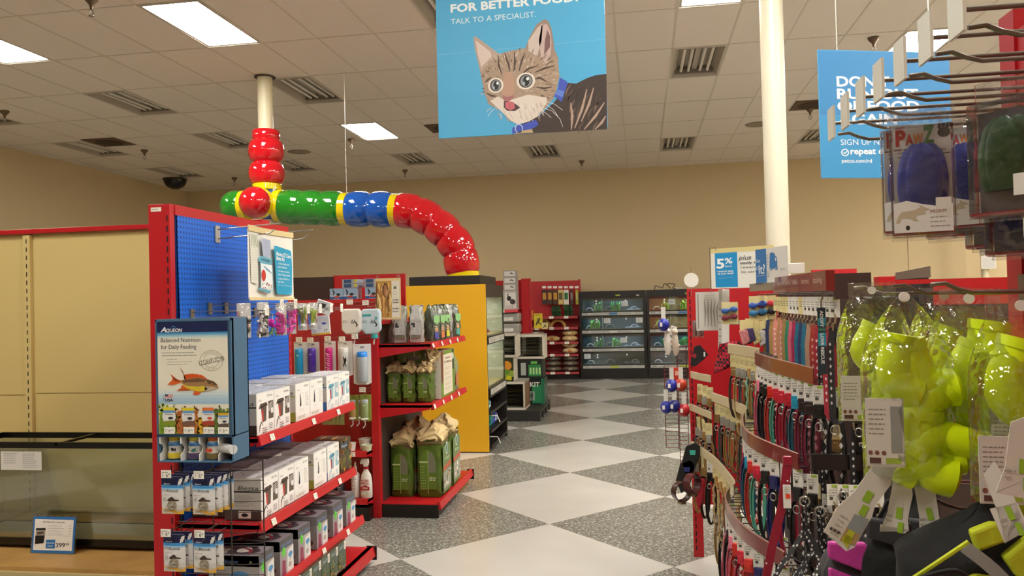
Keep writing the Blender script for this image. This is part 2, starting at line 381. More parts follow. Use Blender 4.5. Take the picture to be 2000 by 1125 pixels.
b = B(); b.lathe([(.24, 0), (.24, -.03)], M('#2a2420', .5), n=24); b.build('base_ring', t, smooth=True)
b = B(); b.lathe([(.225*math.cos(a*.157), -.03-.19*math.sin(a*.157)) for a in range(11)], M('#0c0a0a', .1), n=24); b.build('dome', t, smooth=True)
for (x, y, l) in ((1.95, 13.2, 'round ceiling speaker left of the cream pole'), (-5.87, 13.2, 'round ceiling speaker right of the red balls')):
    b = B(); b.lathe([(.2, 0), (.19, -.008), (.17, -.006)], M('#8f8372', .7), n=24); tag(b.build('ceiling_speaker', smooth=True, loc=(x, y, CZ(x, y))), l, 'speaker', 'round ceiling speakers')
# columns
cm = M('#d9cfae', .4, 0, .05, 30)
b = B(); b.lathe([(.088, 0), (.088, 4.38)], cm, n=28); cl = b.build('support_column', smooth=True, loc=(-4.36, 8.87, 0)); tag(cl, 'round cream column rising from the red balls to the ceiling', 'column')
b = B(); b.lathe([(.125, 0), (.11, .004)], M('#3a3026', .8), n=24); b.build('ceiling_collar', cl, loc=(0, 0, 4.355))
b = B(); b.lathe([(.088, 0), (.088, 4.39)], M('#d3cbb2', .38), n=28); cl = b.build('support_column', smooth=True, loc=(1.07, 6.4, 0)); tag(cl, 'tall glossy cream pole standing behind the leash rack', 'column')
b = B(); b.lathe([(.12, 0), (.1, .004)], M('#d4c8a4', .6), n=24); b.build('ceiling_collar', cl, loc=(0, 0, 4.38))
b = B(); b.lathe([(.07, 0), (.07, 4.35)], cm, n=20); cl = b.build('support_column', smooth=True, loc=(6.45, 16.2, 0)); tag(cl, 'thin cream pole against the back wall, behind the hanging dog boots', 'column')
# ================================================================ LEFT SIDE
SLOT = M('#1a0c0c', .8)
def upright(b, x0, x1, y0, y1, z0, z1, mat, face='y-', step=.05, off=0):
    b.box(x0, x1, y0, y1, z0, z1, mat); z = z0+.04
    while z < z1-.05:
        if face == 'y-': c = (x0+x1)/2+off; b.box(c-.0035, c+.0035, y0-.0008, y0+.002, z, z+.03, SLOT)
        elif face == 'x+': c = (y0+y1)/2+off; b.box(x1-.002, x1+.0008, c-.0035, c+.0035, z, z+.03, SLOT)
        elif face == 'x-': c = (y0+y1)/2+off; b.box(x0-.0008, x0+.002, c-.0035, c+.0035, z, z+.03, SLOT)
        z += step
def shelf(parent, x0, x1, y0, y1, z, lip=.035, side='x+', mat=RED, name='shelf', black=False):
    """shelf deck between x0..x1 / y0..y1 with a front lip on `side`, brackets at both ends"""
    b = B(); b.box(x0, x1, y0, y1, z-.02, z, mat); e = DRED if not black else BLACK
    if side == 'x+':
        b.prism([(x1-.01, z-lip-.005), (x1+.016, z-lip), (x1+.004, z+.012), (x1-.006, z+.012)], y0, y1, mat)
        for y in (y0, y1-.004): b.prism([(x0, z-.1), (x1-.02, z-lip), (x1, z), (x0, z+.005)], y, y+.004, mat)
    else:
        b.prism([(y0+.01, z-lip-.005), (y0-.016, z-lip), (y0-.004, z+.012), (y0+.006, z+.012)], x0, x1, mat, 'x')
        for x in (x0, x1-.004): b.prism([(y1, z-.1), (y0+.02, z-lip), (y0, z), (y1, z+.005)], x, x+.004, mat, 'x')
    return b.build(name, parent)
def price_tag(parent, p, U, W=(0, 0, 1), w=.045, h=.032, txt=None, name='price_tag', col='#ece7da'):
    g = G(); g.rect(-w/2, -h/2, w/2, h/2, col); g.lines(-w*.42, h*.2, w*.8, 1, 1, h*.13, '#55504a')
    if txt:
        g.text(txt[:-2] if len(txt) > 2 else txt, -w*.02, -h*.36, h*.5, '#2a2623', w=w*.2); g.text(txt[-2:], w*.2, -h*.12, h*.26, '#2a2623', w=w*.17); g.lines(-w*.42, 0, w*.25, 3, h*.15, h*.1, '#77716a')
    else: g.text('12', -w*.05, -h*.3, h*.42, '#3a3632'); g.lines(-w*.42, -h*.2, w*.25, 1, 1, h*.1, '#66615a')
    return g.build(name, parent, p, U, W)
# ---- blue pegboard gondola (aisle run along +y, faces +x)
BX, BY0, BY1, BZ = -2.22, 3.52, 4.80, 2.125
PEGB = pegmat('blue_pegboard', '#0a62cc', '#062c6c', .0254, .2)
gond = thing('shelving_gondola', 'tall red shelving gondola with blue pegboard back at left', 'shelving', (BX, BY0, 0))
def G0(b): b.T = Matrix.Translation((-BX, -BY0, 0)); return b
b = G0(B()); b.box(BX-.115, BX-.03, BY0-.02, BY0+.02, 0, BZ, RED); b.box(BX-.115, BX-.03, BY1-.02, BY1+.0, 0, BZ, RED); b.box(BX-.115, BX-.105, BY0, BY1, 0, BZ, RED); b.build('end_panel', gond, bevel=.002)
b = G0(B()); b.box(BX-.1, BX-.002, BY0, BY1, BZ-.045, BZ, RED); b.box(BX-.002, BX+.002, BY0+.02, BY1, BZ-.05, BZ, RED); b.build('top_rail', gond)
b = G0(B()); upright(b, BX-.03, BX-.003, BY0-.02, BY0+.02, 0, BZ, RED); b.build('upright', gond); b = G0(B()); upright(b, BX-.001, BX+.006, BY1-.03, BY1, 0, BZ-.05, RED, 'x+'); b.build('upright', gond)
# board bulges forward a little at its near edge
b = G0(B()); vs = []; fs = []; ny, nz = 10, 16
for i in range(ny+1):
    for k in range(nz+1):
        y = BY0+.035+(BY1-.065-BY0)*i/ny; z = .12+(BZ-.17)*k/nz; q = k/nz
        vs.append((BX+.002+.012*math.exp(-i/1.2)*math.sin(math.pi*q)**2, y, z))
for i in range(ny):
    for k in range(nz): a = i*(nz+1)+k; fs.append((a, a+nz+1, a+nz+2, a+1))
b.add(vs, fs, PEGB); b.box(BX-.09, BX-.005, BY0+.03, BY1-.03, .1, BZ-.05, M('#0d3f86', .6)); b.build('pegboard', gond, smooth=True)
g = G(); g.rect(0, 0, .055, .02, '#e6ded0'); g.lines(.006, .009, .042, 1, 1, .006, '#8a8076'); g.build('number_label', gond, (-.1, -.021, BZ-.035), (1, 0, 0), (0, 0, 1))
SH = [(.995, .42), (.585, .42), (.285, .465)]
for z, d in SH:
    s = shelf(gond, 0, d, 0, BY1-BY0-.02, z, .035)
    for k, y in enumerate((.12, .62, .98)): price_tag(s, (d+.014, y, z-.013), (0, 1, 0), (-.3, 0, .95))
b = B(); b.box(0, .53, 0, 1.25, .03, .1, RED); b.box(.48, .50, 0, 1.22, 0, .05, BLACK); b.prism([(.5, .03), (.55, .045), (.54, .1), (.5, .1)], 0, 1.25, RED); b.box(.49, .555, 1.25, 1.262, .02, .105, BLACK); b.build('base_deck', gond)
# ---- cartons
def carton(name, label, cat, group, w, d, h, body, front=None, side=None, top=None, bevel=.0015, other=None):
    b = B(); b.box(-w/2, w/2, 0, d, 0, h, M(body, .45)); r = b.build(name, bevel=bevel); tag(r, label, cat, group)
    if front: g = G(); front(g, w, h); g.build('front_print', r, (-w/2, -.0006, 0), (1, 0, 0), (0, 0, 1))
    if side: g = G(); side(g, d, h); g.build('side_print', r, (-w/2-.0006, d, 0), (0, -1, 0), (0, 0, 1))
    if other: g = G(); other(g, d, h); g.build('side_print', r, (w/2+.0006, 0, 0), (0, 1, 0), (0, 0, 1))
    if top: g = G(); top(g, w, d); g.build('top_print', r, (-w/2, 0, h+.0006), (1, 0, 0), (0, 1, 0))
    return r
def betta_front(c, lid, fish, style):
    def f(g, w, h):
        g.rect(.003, .003, w-.003, h-.003, '#ece9e2'); g.text('Betta', .02, h*.80, h*.055, '#9a968e', shear=.2); g.text('EZ Care', w*.60, h*.88, h*.05, '#3a3734', w=w*.3, bold=.01)
        g.L = 2
        if style < 2:
            g.poly([(w*.1, h*.62), (w*.2, h*.74), (w*.56, h*.75), (w*.62, h*.66), (w*.5, h*.67)], lid)
            g.poly([(w*.22, h*.66), (w*.56, h*.69), (w*.52, h*.30), (w*.32, h*.28)], c); g.poly([(w*.25, h*.6), (w*.36, h*.58), (w*.38, h*.32), (w*.29, h*.3)], fish, 3)
            g.rect(w*.66, h*.32, w*.95, h*.76, c); g.L = 3
            for k in range(4): g.poly([(w*.68, h*(.66-.05*k)), (w*.9, h*(.72-.05*k)), (w*.9, h*(.74-.05*k)), (w*.68, h*(.68-.05*k))], '#d8d4cc')
            g.rect(w*.8, h*.45, w*.93, h*.58, '#e8e4dc'); g.L = 2
            g.taper([(w*.12, h*.05), (w*.16, h*.2), (w*.25, h*.3), (w*.34, h*.2)], w*.07, c); g.lines(w*.3, h*.12, w*.3, 3, h*.05, h*.04, c); g.lines(w*.68, h*.2, w*.26, 4, h*.04, h*.03, c)
        else:
            g.taper([(w*.3, h*.38), (w*.35, h*.5), (w*.33, h*.7)], w*.09, '#3d3d3c'); g.ell(w*.34, h*.43, w*.05, h*.06, '#3b3b3b')
            g.line([(w*.24, h*.3), (w*.24, h*.72), (w*.56, h*.72), (w*.56, h*.3), (w*.24, h*.3)], .001, '#aaa69c'); g.lines(w*.66, h*.7, w*.26, 8, h*.05, h*.03, '#b5b1a8'); g.line([(w*.3, h*.1), (w*.32, h*.26), (w*.55, h*.26), (w*.56, h*.1)], .0012, '#a39f96'); g.lines(w*.1, h*.1, w*.6, 2, h*.04, h*.03, c)
    return f
def betta_side(acc, block):
    def f(g, d, h):
        g.rect(.002, .002, d-.002, h-.002, '#c6c3bb'); g.text('Betta', d*.38, h*.72, h*.1, '#333029', shear=.25, w=d*.55); g.rect(0, h*.66, d, h*.69, acc, 3); g.lines(d*.1, h*.58, d*.75, 9, h*.032, h*.018, '#8f8b82')
        g.rect(.0, .0, d, h*.25, block, 2); g.rect(d*.38, h*.04, d*.72, h*.22, '#d9d6ce', 3); g.ell(d*.55, h*.12, d*.09, h*.045, '#26221f', 4)
    return f
def betta_top(g, w, d):
    g.rect(.002, .002, w-.002, d-.002, '#c9c8c6'); g.text('EZ Care', w*.1, d*.1, .018, '#2c2927', w=w*.7, bold=.01); r = random.Random(3)
    for k in range(10): x = r.uniform(.1, .9)*w; y = r.uniform(.3, .95)*d; g.taper([(x, y), (x+.012, y+.006), (x+.03, y+.002)], .006, '#8e8c88', 3)
KW, KD, KH = .183, .19, .2
kinds = {'black': carton('betta_kit_box', 'x', 'box', None, KW, KD, KH, '#dcd9d1', betta_front('#57493f', '#4a3d34', '#b2372c', 0), betta_side('#26221f', '#453a33'), betta_top),
         'white': carton('betta_kit_box', 'x', 'box', None, KW, KD, KH, '#dedbd3', betta_front('#8e8c60', '#8e8c60', '#444', 2), betta_side('#9aa040', '#9aa040'), betta_top),
         'blue': carton('betta_kit_box', 'x', 'box', None, KW, KD, KH, '#dcdad4', betta_front('#8fb7c4', '#5e9bb2', '#b03036', 1), betta_side('#3c6fb0', '#3f78b8'), betta_top)}
used = set()
def put(proto, loc, rz, label, group, **k):
    key = proto.name
    if key not in used:
        used.add(key); proto.location = loc; proto.rotation_euler = (0, 0, rz); proto['label'] = label; proto['group'] = group
        return proto
    return dup(proto, loc, rz, label, group, **k)
HP = math.pi/2
desc = {'black': 'box with brown tank picture', 'white': 'white box with sparse drawing', 'blue': 'box with pale blue tank picture'}
row1 = [('black', 3.65), ('black', 3.835), ('white', 4.085), ('white', 4.27), ('blue', 4.51), ('blue', 4.695)]
side_w = ['nearer of its pair', 'farther of its pair']
for k, (c, y) in enumerate(row1):
    put(kinds[c], (-1.825, y, 1.0), HP, '%s on the upper red shelf, %s' % (desc[c], side_w[k % 2]), 'betta kit boxes on the upper shelf')
for k, (c, y) in enumerate([('black', 3.68), ('white', 3.93), ('white', 4.18), ('blue', 4.46)]):
    dup(kinds[c], (-2.02, y, 1.0), HP, 'white box in the back row of the upper shelf, %s from the near end' % ordn[k].replace('nearest', 'first'), 'betta kit boxes on the upper shelf')
row2 = [('black', 3.68), ('black', 3.865), ('white', 4.05), ('white', 4.305), ('blue', 4.5)]
l2 = ['nearest of the row', 'second of the row', 'pushed against the two dark ones', 'standing before the blue one', 'beside the brown box']
for k, (c, y) in enumerate(row2):
    dup(kinds[c], (-1.825, y, .59), HP, '%s on the middle red shelf, %s' % (desc[c], l2[k]), 'betta kit boxes on the middle shelf')
for k, (c, y) in enumerate([('black', 3.72), ('black', 3.95), ('white', 4.22), ('blue', 4.47)]):
    dup(kinds[c], (-2.02, y, .59), HP, 'white box in the back row of the middle shelf, %s from the near end' % ordn[k].replace('nearest', 'first'), 'betta kit boxes on the middle shelf')
def forest(g, w, h):
    g.rect(0, 0, w, h, '#4a3a28'); r = random.Random(5); g.L = 2
    for k in range(26): x, y = r.uniform(0, w), r.uniform(0, h); g.ell(x, y, w*r.uniform(.04, .16), h*r.uniform(.03, .12), r.choice(['#6f6a2c', '#3d4c22', '#8a5a2a', '#c08a35', '#56702e', '#23221a']), 2+k % 3, 9)
    g.rect(w*.05, h*.72, w*.7, h*.9, '#34424a', 5); g.text('Aqua', w*.1, h*.76, h*.09, '#c8d3d6', L=7, w=w*.5)
def forest2(g, w, h):
    g.rect(0, 0, w, h, '#55604f'); r = random.Random(9); g.L = 2
    for k in range(26): x, y = r.uniform(0, w), r.uniform(0, h*.8); g.ell(x, y, w*r.uniform(.04, .14), h*r.uniform(.03, .1), r.choice(['#6d7a4a', '#7e8a80', '#4b5b35', '#a06a35', '#c79a4a', '#5b6a66']), 2+k % 3, 9)
    g.lines(w*.1, h*.85, w*.6, 2, h*.07, h*.05, '#9db3bd', 6); g.rect(w*.72, h*.68, w*.98, h*.99, '#e8e3d8', 6); g.lines(w*.76, h*.88, w*.18, 3, h*.06, h*.04, '#7a756c', 7)
bt = lambda g, w, d: (g.rect(0, 0, w, d, '#4a2f1e'), [g.ell(w*.5, d*(.15+.2*k), w*.3, d*.06, '#b98a3c' if k % 2 else '#6e4426', 2, 8) for k in range(5)])
bb = carton('decor_box', 'dark brown box with plant pictures at the far end of the middle shelf', 'box', None, .18, .19, .2, '#4b3a2b', forest, forest, bt); bb.location = (-1.825, 4.695, .59); bb.rotation_euler = (0, 0, HP)
bb2 = carton('decor_box', 'x', 'box', None, .112, .24, .155, '#5a4a34', forest2, forest2, bt)
for k in range(5):
    put(bb2, (-1.72, 3.86+.12*k, .105), HP, 'brown and green picture box on the bottom deck, %s' % ['nearest of five', 'second of five', 'middle of five', 'fourth of five', 'farthest of five, by the base end'][k], 'picture boxes on the bottom deck')
def keeper_front(g, w, h):
    g.rect(0, 0, w, h, '#a9a3a0'); g.rect(0, h*.72, w, h, '#17161c'); g.text('Betta Keeper', w*.1, h*.8, h*.1, '#6f8ab5', w=w*.8, shear=.15, bold=.01); g.L = 2
    g.poly([(0, 0), (w*.5, 0), (w*.42, h*.72), (0, h*.72)], '#9a8f92'); g.poly([(w*.12, 0), (w*.42, 0), (w*.38, h*.4), (w*.16, h*.44)], '#8f3a52', 3); g.poly([(w*.5, 0), (w, 0), (w, h*.7), (w*.56, h*.62)], '#dcd8d2', 3)
    g.ell(w*.76, h*.48, w*.16, h*.08, '#4f8fc0', 4); g.taper([(w*.72, h*.3), (w*.78, h*.42), (w*.8, h*.48)], w*.06, '#5b6a78', 4); g.ell(w*.72, h*.2, w*.12, h*.08, '#a79d92', 4); g.ell(w*.26, h*.66, w*.12, h*.13, '#63d43c', 5); g.lines(w*.18, h*.68, w*.16, 2, h*.06, h*.04, '#3a9a22', 6)
def keeper_side(g, d, h):
    g.rect(0, 0, d, h, '#96918f'); g.rect(0, h*.72, d, h, '#141318'); g.text('Betta Keeper', d*.1, h*.8, h*.1, '#4c5f86', w=d*.5, shear=.15); g.ell(d*.62, h*.45, d*.2, h*.14, '#3e7fb5', 2); g.ell(d*.8, h*.2, d*.12, h*.1, '#5a3a34', 2); g.taper([(d*.72, h*.3), (d*.8, h*.42), (d*.86, h*.4)], d*.06, '#1d1a1c', 3); g.lines(d*.12, h*.6, d*.3, 4, h*.08, h*.04, '#6d6966', 3); g.text('lb', d*.82, h*.8, h*.08, '#8d8a60')
def keeper_top(g, w, d):
    g.rect(0, 0, w, d, '#7d757a'); g.poly([(w*.1, d*.2), (w*.5, d*.1), (w*.9, d*.3), (w*.7, d*.8), (w*.2, d*.7)], '#3b3036', 2); g.ell(w*.55, d*.45, w*.26, d*.14, '#cfc6c2', 3); g.taper([(w*.2, d*.25), (w*.5, d*.3), (w*.85, d*.6)], w*.12, '#8c2f3c', 4); g.ell(w*.6, d*.8, w*.2, d*.08, '#7b6a5c', 3); g.rect(w*.05, d*.85, w*.4, d*.93, '#c9c3bc', 3)
kb = carton('betta_tank_box', 'x', 'box', None, .15, .25, .175, '#1c1a1e', keeper_front, keeper_side, keeper_top)
for k, y in enumerate((3.52, 3.735, 3.945, 4.18, 4.41, 4.62)):
    put(kb, (-1.77, y, .29), HP, 'black topped box with green sticker, low red shelf, %s' % ['nearest, cut by the wire rack', 'second nearest', 'third from the near end', 'third from the far end', 'second farthest', 'farthest, by the shelf end'][k], 'green stickered boxes on the low shelf')
# ---- peg hooks
def hook(parent_or_none, p, d, L, label=None, group=None, tagtxt=True, r=.0028, double=True, name='peg_hook', mat=None, plate=(.036, .05), platemat=None, up=.02, drop=.03, tagside=None):
    """hook starting at p, running along unit dir d"""
    mat = mat or STEEL; d = V(d).normalized(); s = d.cross(V((0, 0, 1))).normalized(); p = V(p)
    t = thing(name, label, 'hook', p, group=group) if parent_or_none is None else None
    par = t or parent_or_none; o = V((0, 0, 0)) if t else p
    lo = [o+V((0, 0, -drop)), o+d*(L*.8)+V((0, 0, -drop)), o+d*(L*.86)+V((0, 0, -drop+.006)), o+d*(L*.91)+V((0, 0, -drop+up)), o+d*(L*.97)+V((0, 0, -drop+up*.9))]
    b = B(); b.tube(lo, r, mat, 7); b.build('wire', par, smooth=True)
    if double:
        b = B(); b.tube([o, o+d*L], r, mat, 7); b.build('tag_wire', par, smooth=True)
        q = o+d*L; w, h = plate; pm = platemat or TAG; U = s
        b = B(); b.add([tuple(q+U*a*w/2+V((0, 0, c*h/2))+d*e) for e in (0, .004) for a, c in ((-1, -1), (1, -1), (1, 1), (-1, 1))], [(0, 1, 2, 3), (7, 6, 5, 4), (0, 4, 5, 1), (1, 5, 6, 2), (2, 6, 7, 3), (3, 7, 4, 0)], pm); pl = b.build('tag_plate', par)
        if tagtxt:
            Ux = -s if (-s).cross(V((0, 0, 1))).dot(d) > 0 else s
            g = G(); g.lines(-w*.35, h*.2, w*.7, 3, h*.14, h*.09, '#7b766e'); g.text('12', -w*.1, -h*.36, h*.22, '#3a3632'); g.build('tag_print', pl, q+d*.0045, Ux, V((0, 0, 1)))
    b = B(); b.box(-.018, .018, -.004, .004, -.03, .03, mat); bk = b.build('hook_plate', par, loc=tuple(o+V((0, 0, -drop/2))-d*(-.004)), rot=(0, 0, math.atan2(s.y, s.x)))
    return par
# two long arms holding the hanging sign
for k, y in enumerate((3.92, 4.34)):
    t = thing('sign_arm', ['grey wire arm on the blue pegboard holding the near side of the hanging sign', 'grey wire arm holding the far side of the hanging sign'][k], 'hook', (BX+.004, y, 2.035), group='arms of the hanging sign')
    for dz, dy in ((0.0, 0), (-.05, 0.0)):
        b = B(); b.tube([(0, dy, dz), (.3+.06*(dz == 0), dy-.0, dz+.02), (.33, dy, dz+.04)][:3 if dz else 2], .0035, STEEL, 6); b.build('wire', t, smooth=True)
    b = B(); b.box(0, .006, -.022, .022, -.07, .02, M('#b8b4ac', .4, .5)); b.build('bracket', t)
# the hanging betta sign, facing +x
sg = thing('hanging_sign', 'curled cream framed betta kit poster hanging beside the blue pegboard', 'sign', (-1.965, 3.77, 1.66))
SW, SHh = .53, .36
b = B(); N = 12; cx = lambda q: .02*math.sin(math.pi*q)*(-1)
b.strip([(cx(k/N), SW*k/N, SHh/2) for k in range(N+1)], (0, 0, SHh), M('#e9e6dd', .35), .0015); b.build('poster', sg, smooth=True)
b = B(); b.strip([(cx(k/N)+.003, SW*k/N, SHh+.004) for k in range(N+1)], (0, 0, .03), M('#d8c490', .5), .005); b.build('clamp_rail', sg, smooth=True); b = B(); b.strip([(cx(k/N)+.003, SW*k/N, 0) for k in range(N+1)], (0, 0, .016), M('#d8c490', .5), .005); b.build('clamp_rail', sg, smooth=True)
P = lambda X, Y: (X-815, 800-Y)   # poster art measured 815..1190 by 285..800
g = G()
def pp(l, c, L=None): g.poly([P(*q) for q in l], c, L)
pp([(828, 290), (885, 300), (885, 690), (832, 680)], '#d9d8cc'); pp([(915, 310), (990, 320), (990, 470), (930, 470)], '#b3bcd0')
for k in range(5): g.line([P(836+11*k, 290), P(842+11*k, 390)], 3, '#5f7a48', 2); g.line([P(935+13*k, 315), P(935+13*k, 465)], 1.5, '#7d87a8', 2)
for k in range(14): g.line([P(834, 400+20*k), P(884, 396+20*k)], 3, '#b9b8a8', 2)
pp([(880, 490), (910, 458), (1008, 480), (990, 530), (905, 520)], '#62a7bc', 2); pp([(905, 492), (915, 480), (985, 492), (975, 508)], '#2d6c88', 3); pp([(905, 520), (1000, 530), (1003, 735), (970, 770), (905, 745)], '#e3ebee', 2)
g.line([P(907, 520), P(908, 745), P(970, 768), P(1004, 735), P(1000, 530)], 3, '#7fb0c0', 3); g.ell(*P(928, 620), 18, 48, '#c22f2c', 4); pp([(880, 735), (890, 722), (985, 745), (975, 770)], '#5b9cb2', 4)
g.taper([P(930, 540), P(960, 570), P(995, 600)], 14, '#5f93b4', 4); r = random.Random(2)
for k in range(24): g.ell(*P(r.uniform(912, 990), r.uniform(670, 740)), 6, 5, r.choice(['#b9b4aa', '#8a8478', '#d9d4ca', '#c8453c']), 5, 6)
pp([(1020, 362), (1040, 360), (1165, 385), (1172, 400), (1178, 530), (1172, 780), (1050, 775), (1035, 760)], '#1e9bc4')
for t_, y, h, w_ in (('Marina EZ Care', 440, 32, 128), ('Betta Kit', 478, 32, 72)): g.text(t_, *P(1036, y), h, '#f2f4f2', w=w_, bold=.02, ang=-.12)
for t_, y, w_ in (('• unique design with', 515, 104), ('  stylish features', 545, 82), ('• no mess, no stress', 580, 104), ('  water change system', 610, 112), ('• a great addition to', 645, 104), ('  any room', 672, 52)): g.text(t_, *P(1046, y), 17, '#e8f2f4', w=w_, ang=-.06, bold=.01)
g.line([P(1045, 692), P(1172, 705)], 2, '#dbe8ec', 3); g.text('petco', *P(1150, 772), 10, '#e8f2f4', w=22)
g.build('poster_print', sg, (.0035, .0, .008), (0, SW/375, 0), (0, 0, (SHh-.03)/515))
# decor packets on peg hooks, hooks stick out +x from the pegboard
HOOKZ = 1.60
hk = None
hl = ['nearest, holding an ornament card', 'second, longer and higher', 'third, over the pink flowers', 'fourth, at the pink packets', 'fifth, at the green plants', 'sixth of the row', 'farthest, holding the filter box']
for k in range(7):
    hook(None, (BX+.006, 3.66+.165*k, HOOKZ+(.03 if k in (1, 2) else 0)), (1, 0, 0), .40, 'grey double peg hook on the blue pegboard, '+hl[k], 'peg hooks on the blue pegboard')
def packet(name, label, loc, w, h, content, rz=.25, cards=1, grp='hanging aquarium decoration packets', tilt=0):
    t = thing(name, label, 'package', loc, rot=(0, tilt, rz), group=grp)
    b = B(); b.box(-w/2, w/2, .012, .0135, -h, 0, M('#dedbd3', .4)); b.build('header_card', t)
    b = B(); vs = []; fs = []; n = 8
    for i in range(n+1):
        for k in range(n+1):
            u, v = i/n, k/n; vs.append(((u-.5)*w, .012-.022*math.sin(math.pi*u)*min(1, 3*v, 3*(1-v)+.1), -h*.99*v))
    for i in range(n):
        for k in range(n): a = i*(n+1)+k; fs.append((a, a+1, a+n+2, a+n+1))
    b.add(vs, fs, BLISTER); b.build('clear_pouch', t, smooth=True)
    content(t, w, h); return t
def blobs(cols, n, spread=.8, seed=1, top=.3, size=.012):
    def f(t, w, h):
        r = random.Random(seed); b = B()
        for k in range(n):
            z = -h*r.uniform(top, .95); b.ball((r.uniform(-.5, .5)*w*spread, .002, z), size*r.uniform(.5, 1.2), size*.5, size*r.uniform(.5, 1.3), M(r.choice(cols), .5), 7, 5)
        b.build('ornament', t, smooth=True)
    return f
def fronds(cols, n, h0=.28, seed=1, base='#e0ddd6'):
    def f(t, w, h):
        r = random.Random(seed); b = B()
        for k in range(n):
            x = r.uniform(-.4, .4)*w; zt = -h*r.uniform(.15, .3)
            pts = [(0, 0, -h*.8), (x*.5, -.002, -h*.6), (x, -.003, zt-.3*(h-.7*h)), (x*1.1, 0, zt)]
            b.strip(spline(pts, 3), V((.007, 0, 0)), M(r.choice(cols), .5))
        b.build('plastic_plant', t, smooth=True); b = B(); b.lathe([(.012, -h*.86), (.016, -h*.82), (.006, -h*.76)], M(base, .5), n=10); b.build('plant_base', t, smooth=True)
    return f
decs = [((475, 592), 3.62, .065, .17, blobs(['#b0452c', '#8a8078', '#c9c2b8', '#4a443e'], 22, seed=3), 'clear packet with an orange star and grey shells, nearest of the decor packets'),
        ((512, 590), 3.72, .055, .175, blobs(['#ded9d0', '#58514a', '#8b847a', '#2c2826', '#efeae2'], 30, seed=5), 'clear packet with white and dark pebbled plant'),
        ((548, 592), 3.93, .055, .17, blobs(['#d0569c', '#c23f86', '#b72d78'], 34, seed=6), 'clear packet with a pale pink bushy plant'),
        ((567, 590), 4.0, .055, .17, blobs(['#de3fa0', '#e869b4', '#c62f8c'], 34, seed=8), 'clear packet with a bright pink bushy plant'),
        ((590, 592), 4.12, .05, .15, fronds(['#5f7a1d', '#7a8f2a', '#6b4a22'], 14, seed=4), 'clear packet with dark green and brown plant'),
        ((610, 591), 4.2, .05, .15, fronds(['#9db52a', '#7f9a26', '#b59a35'], 14, seed=9), 'clear packet with yellow green plant')]
for (px, py), Y, w, h, c, l in decs: packet('decor_packet', l, at(px, py, Y=Y), w, h, c, .35)
# loose pink orchid
t = thing('plastic_orchid', 'magenta plastic orchid with green leaves hanging between the clear packets', 'plant', at(532, 612, Y=3.8))
b = B(); r = random.Random(4)
for k in range(9):
    a = k*.7; b.ball((.022*math.cos(a)+.012*(k-4)/2, -.01+.008*math.sin(a*2), -.05+.014*math.sin(a)), .014, .006, .01, M('#d832a8' if k % 2 else '#c5239a', .4), 9, 6)
b.build('petals', t, smooth=True)
b = B(); [b.strip(spline([(0, 0, -.07), (.01*math.cos(a*2), .006*math.sin(a), -.09), (.022*math.cos(a*2), .01*math.sin(a*2), -.112)], 3), V((.008, 0, 0)), M('#3f7d35' if a % 2 else '#bcd8a0', .5)) for a in range(6)]; b.build('leaves', t)
b = B(); b.tube([(0, 0, 0), (.002, 0, -.03), (0, 0, -.07)], .0018, M('#d8d5ce', .4), 5); b.build('stem', t)
# filter cartons hung at the far end
def filt(g, w, h):
    g.rect(0, 0, w, h, '#cfccc6'); g.rect(w*.12, h*.42, w*.55, h*.72, '#47423e', 2); g.rect(w*.3, h*.55, w*.6, h*.8, '#2f2b29', 3); g.rect(w*.65, h*.4, w*.78, h*.6, '#8f8a84', 2); g.lines(w*.1, h*.88, w*.6, 2, h*.08, h*.04, '#8f8a84', 2)
c = carton('filter_box', 'grey filter box tilted on its hook above the white booklet', 'box', None, .095, .05, .075, '#d5d2cb', filt); c.location = at(628, 612, Y=4.55); c.rotation_euler = (.05, .35, .35)
def book(g, w, h):
    g.rect(0, 0, w, h, '#dcd9d2'); g.rect(0, 0, w, h*.1, '#d8a537', 2); g.ell(w*.72, h*.62, w*.13, h*.1, '#2b49b0', 2); g.rect(w*.56, h*.62, w*.9, h*.73, '#dcd9d2', 3); g.lines(w*.4, h*.4, w*.2, 2, .01, h*.04, '#5c5852', 2); g.text('FF', w*.7, h*.14, h*.14, '#4a443e', w=w*.2); g.rect(w*.08, h*.15, w*.25, h*.5, '#c8c5be', 2)
c = carton('filter_box', 'white carton with blue ball and orange foot hanging below the tilted filter box', 'box', None, .115, .03, .12, '#dedbd4', book); c.location = at(627, 654, Y=4.7)+V((0, 0, .0)); c.rotation_euler = (0, -.08, .2)
# ---------------------------------------------------------------- fish food end display
BG = M('#3f627d', .5, name='slate_blue_card')
DX0, DX1, DY, DZ0, DZ1 = -2.178, -1.805, 3.30, .925, 1.572
t = thing('fish_food_display', 'slate blue cardboard display with fish poster and jar tray on the gondola end', 'display', (DX0, DY, DZ0)); DW, DH = DX1-DX0, DZ1-DZ0
b = B(); TRAYZ = .115
b.box(0, DW, 0, .02, DZ1-DZ0-.012, DH, BG); b.box(0, .008, 0, .15, 0, DH, BG); b.box(DW-.008, DW, 0, .15, 0, DH, BG); b.box(0, DW, .0, .15, 0, .006, BG); b.box(0, DW, .14, .15, 0, DH, BG)
b.box(0, DW, 0.0, .02, TRAYZ, TRAYZ+.012, BG); b.box(.0, DW, .0, .15, TRAYZ+.002, TRAYZ+.008, BG); b.box(0, DW, .003, .02, TRAYZ, DH, BG); b.build('display_frame', t, bevel=.001)
for x in (.012, .115, .205, .298):
    b = B(); b.prism([(.002, .006), (.14, .006), (.14, TRAYZ-.002), (.0, TRAYZ-.002), (.0, .085), (.022, .075), (.03, .06), (.022, .045), (.0, .036)], x, x+.004, M('#d8d6d0', .6), 'x'); b.build('tray_divider', t)
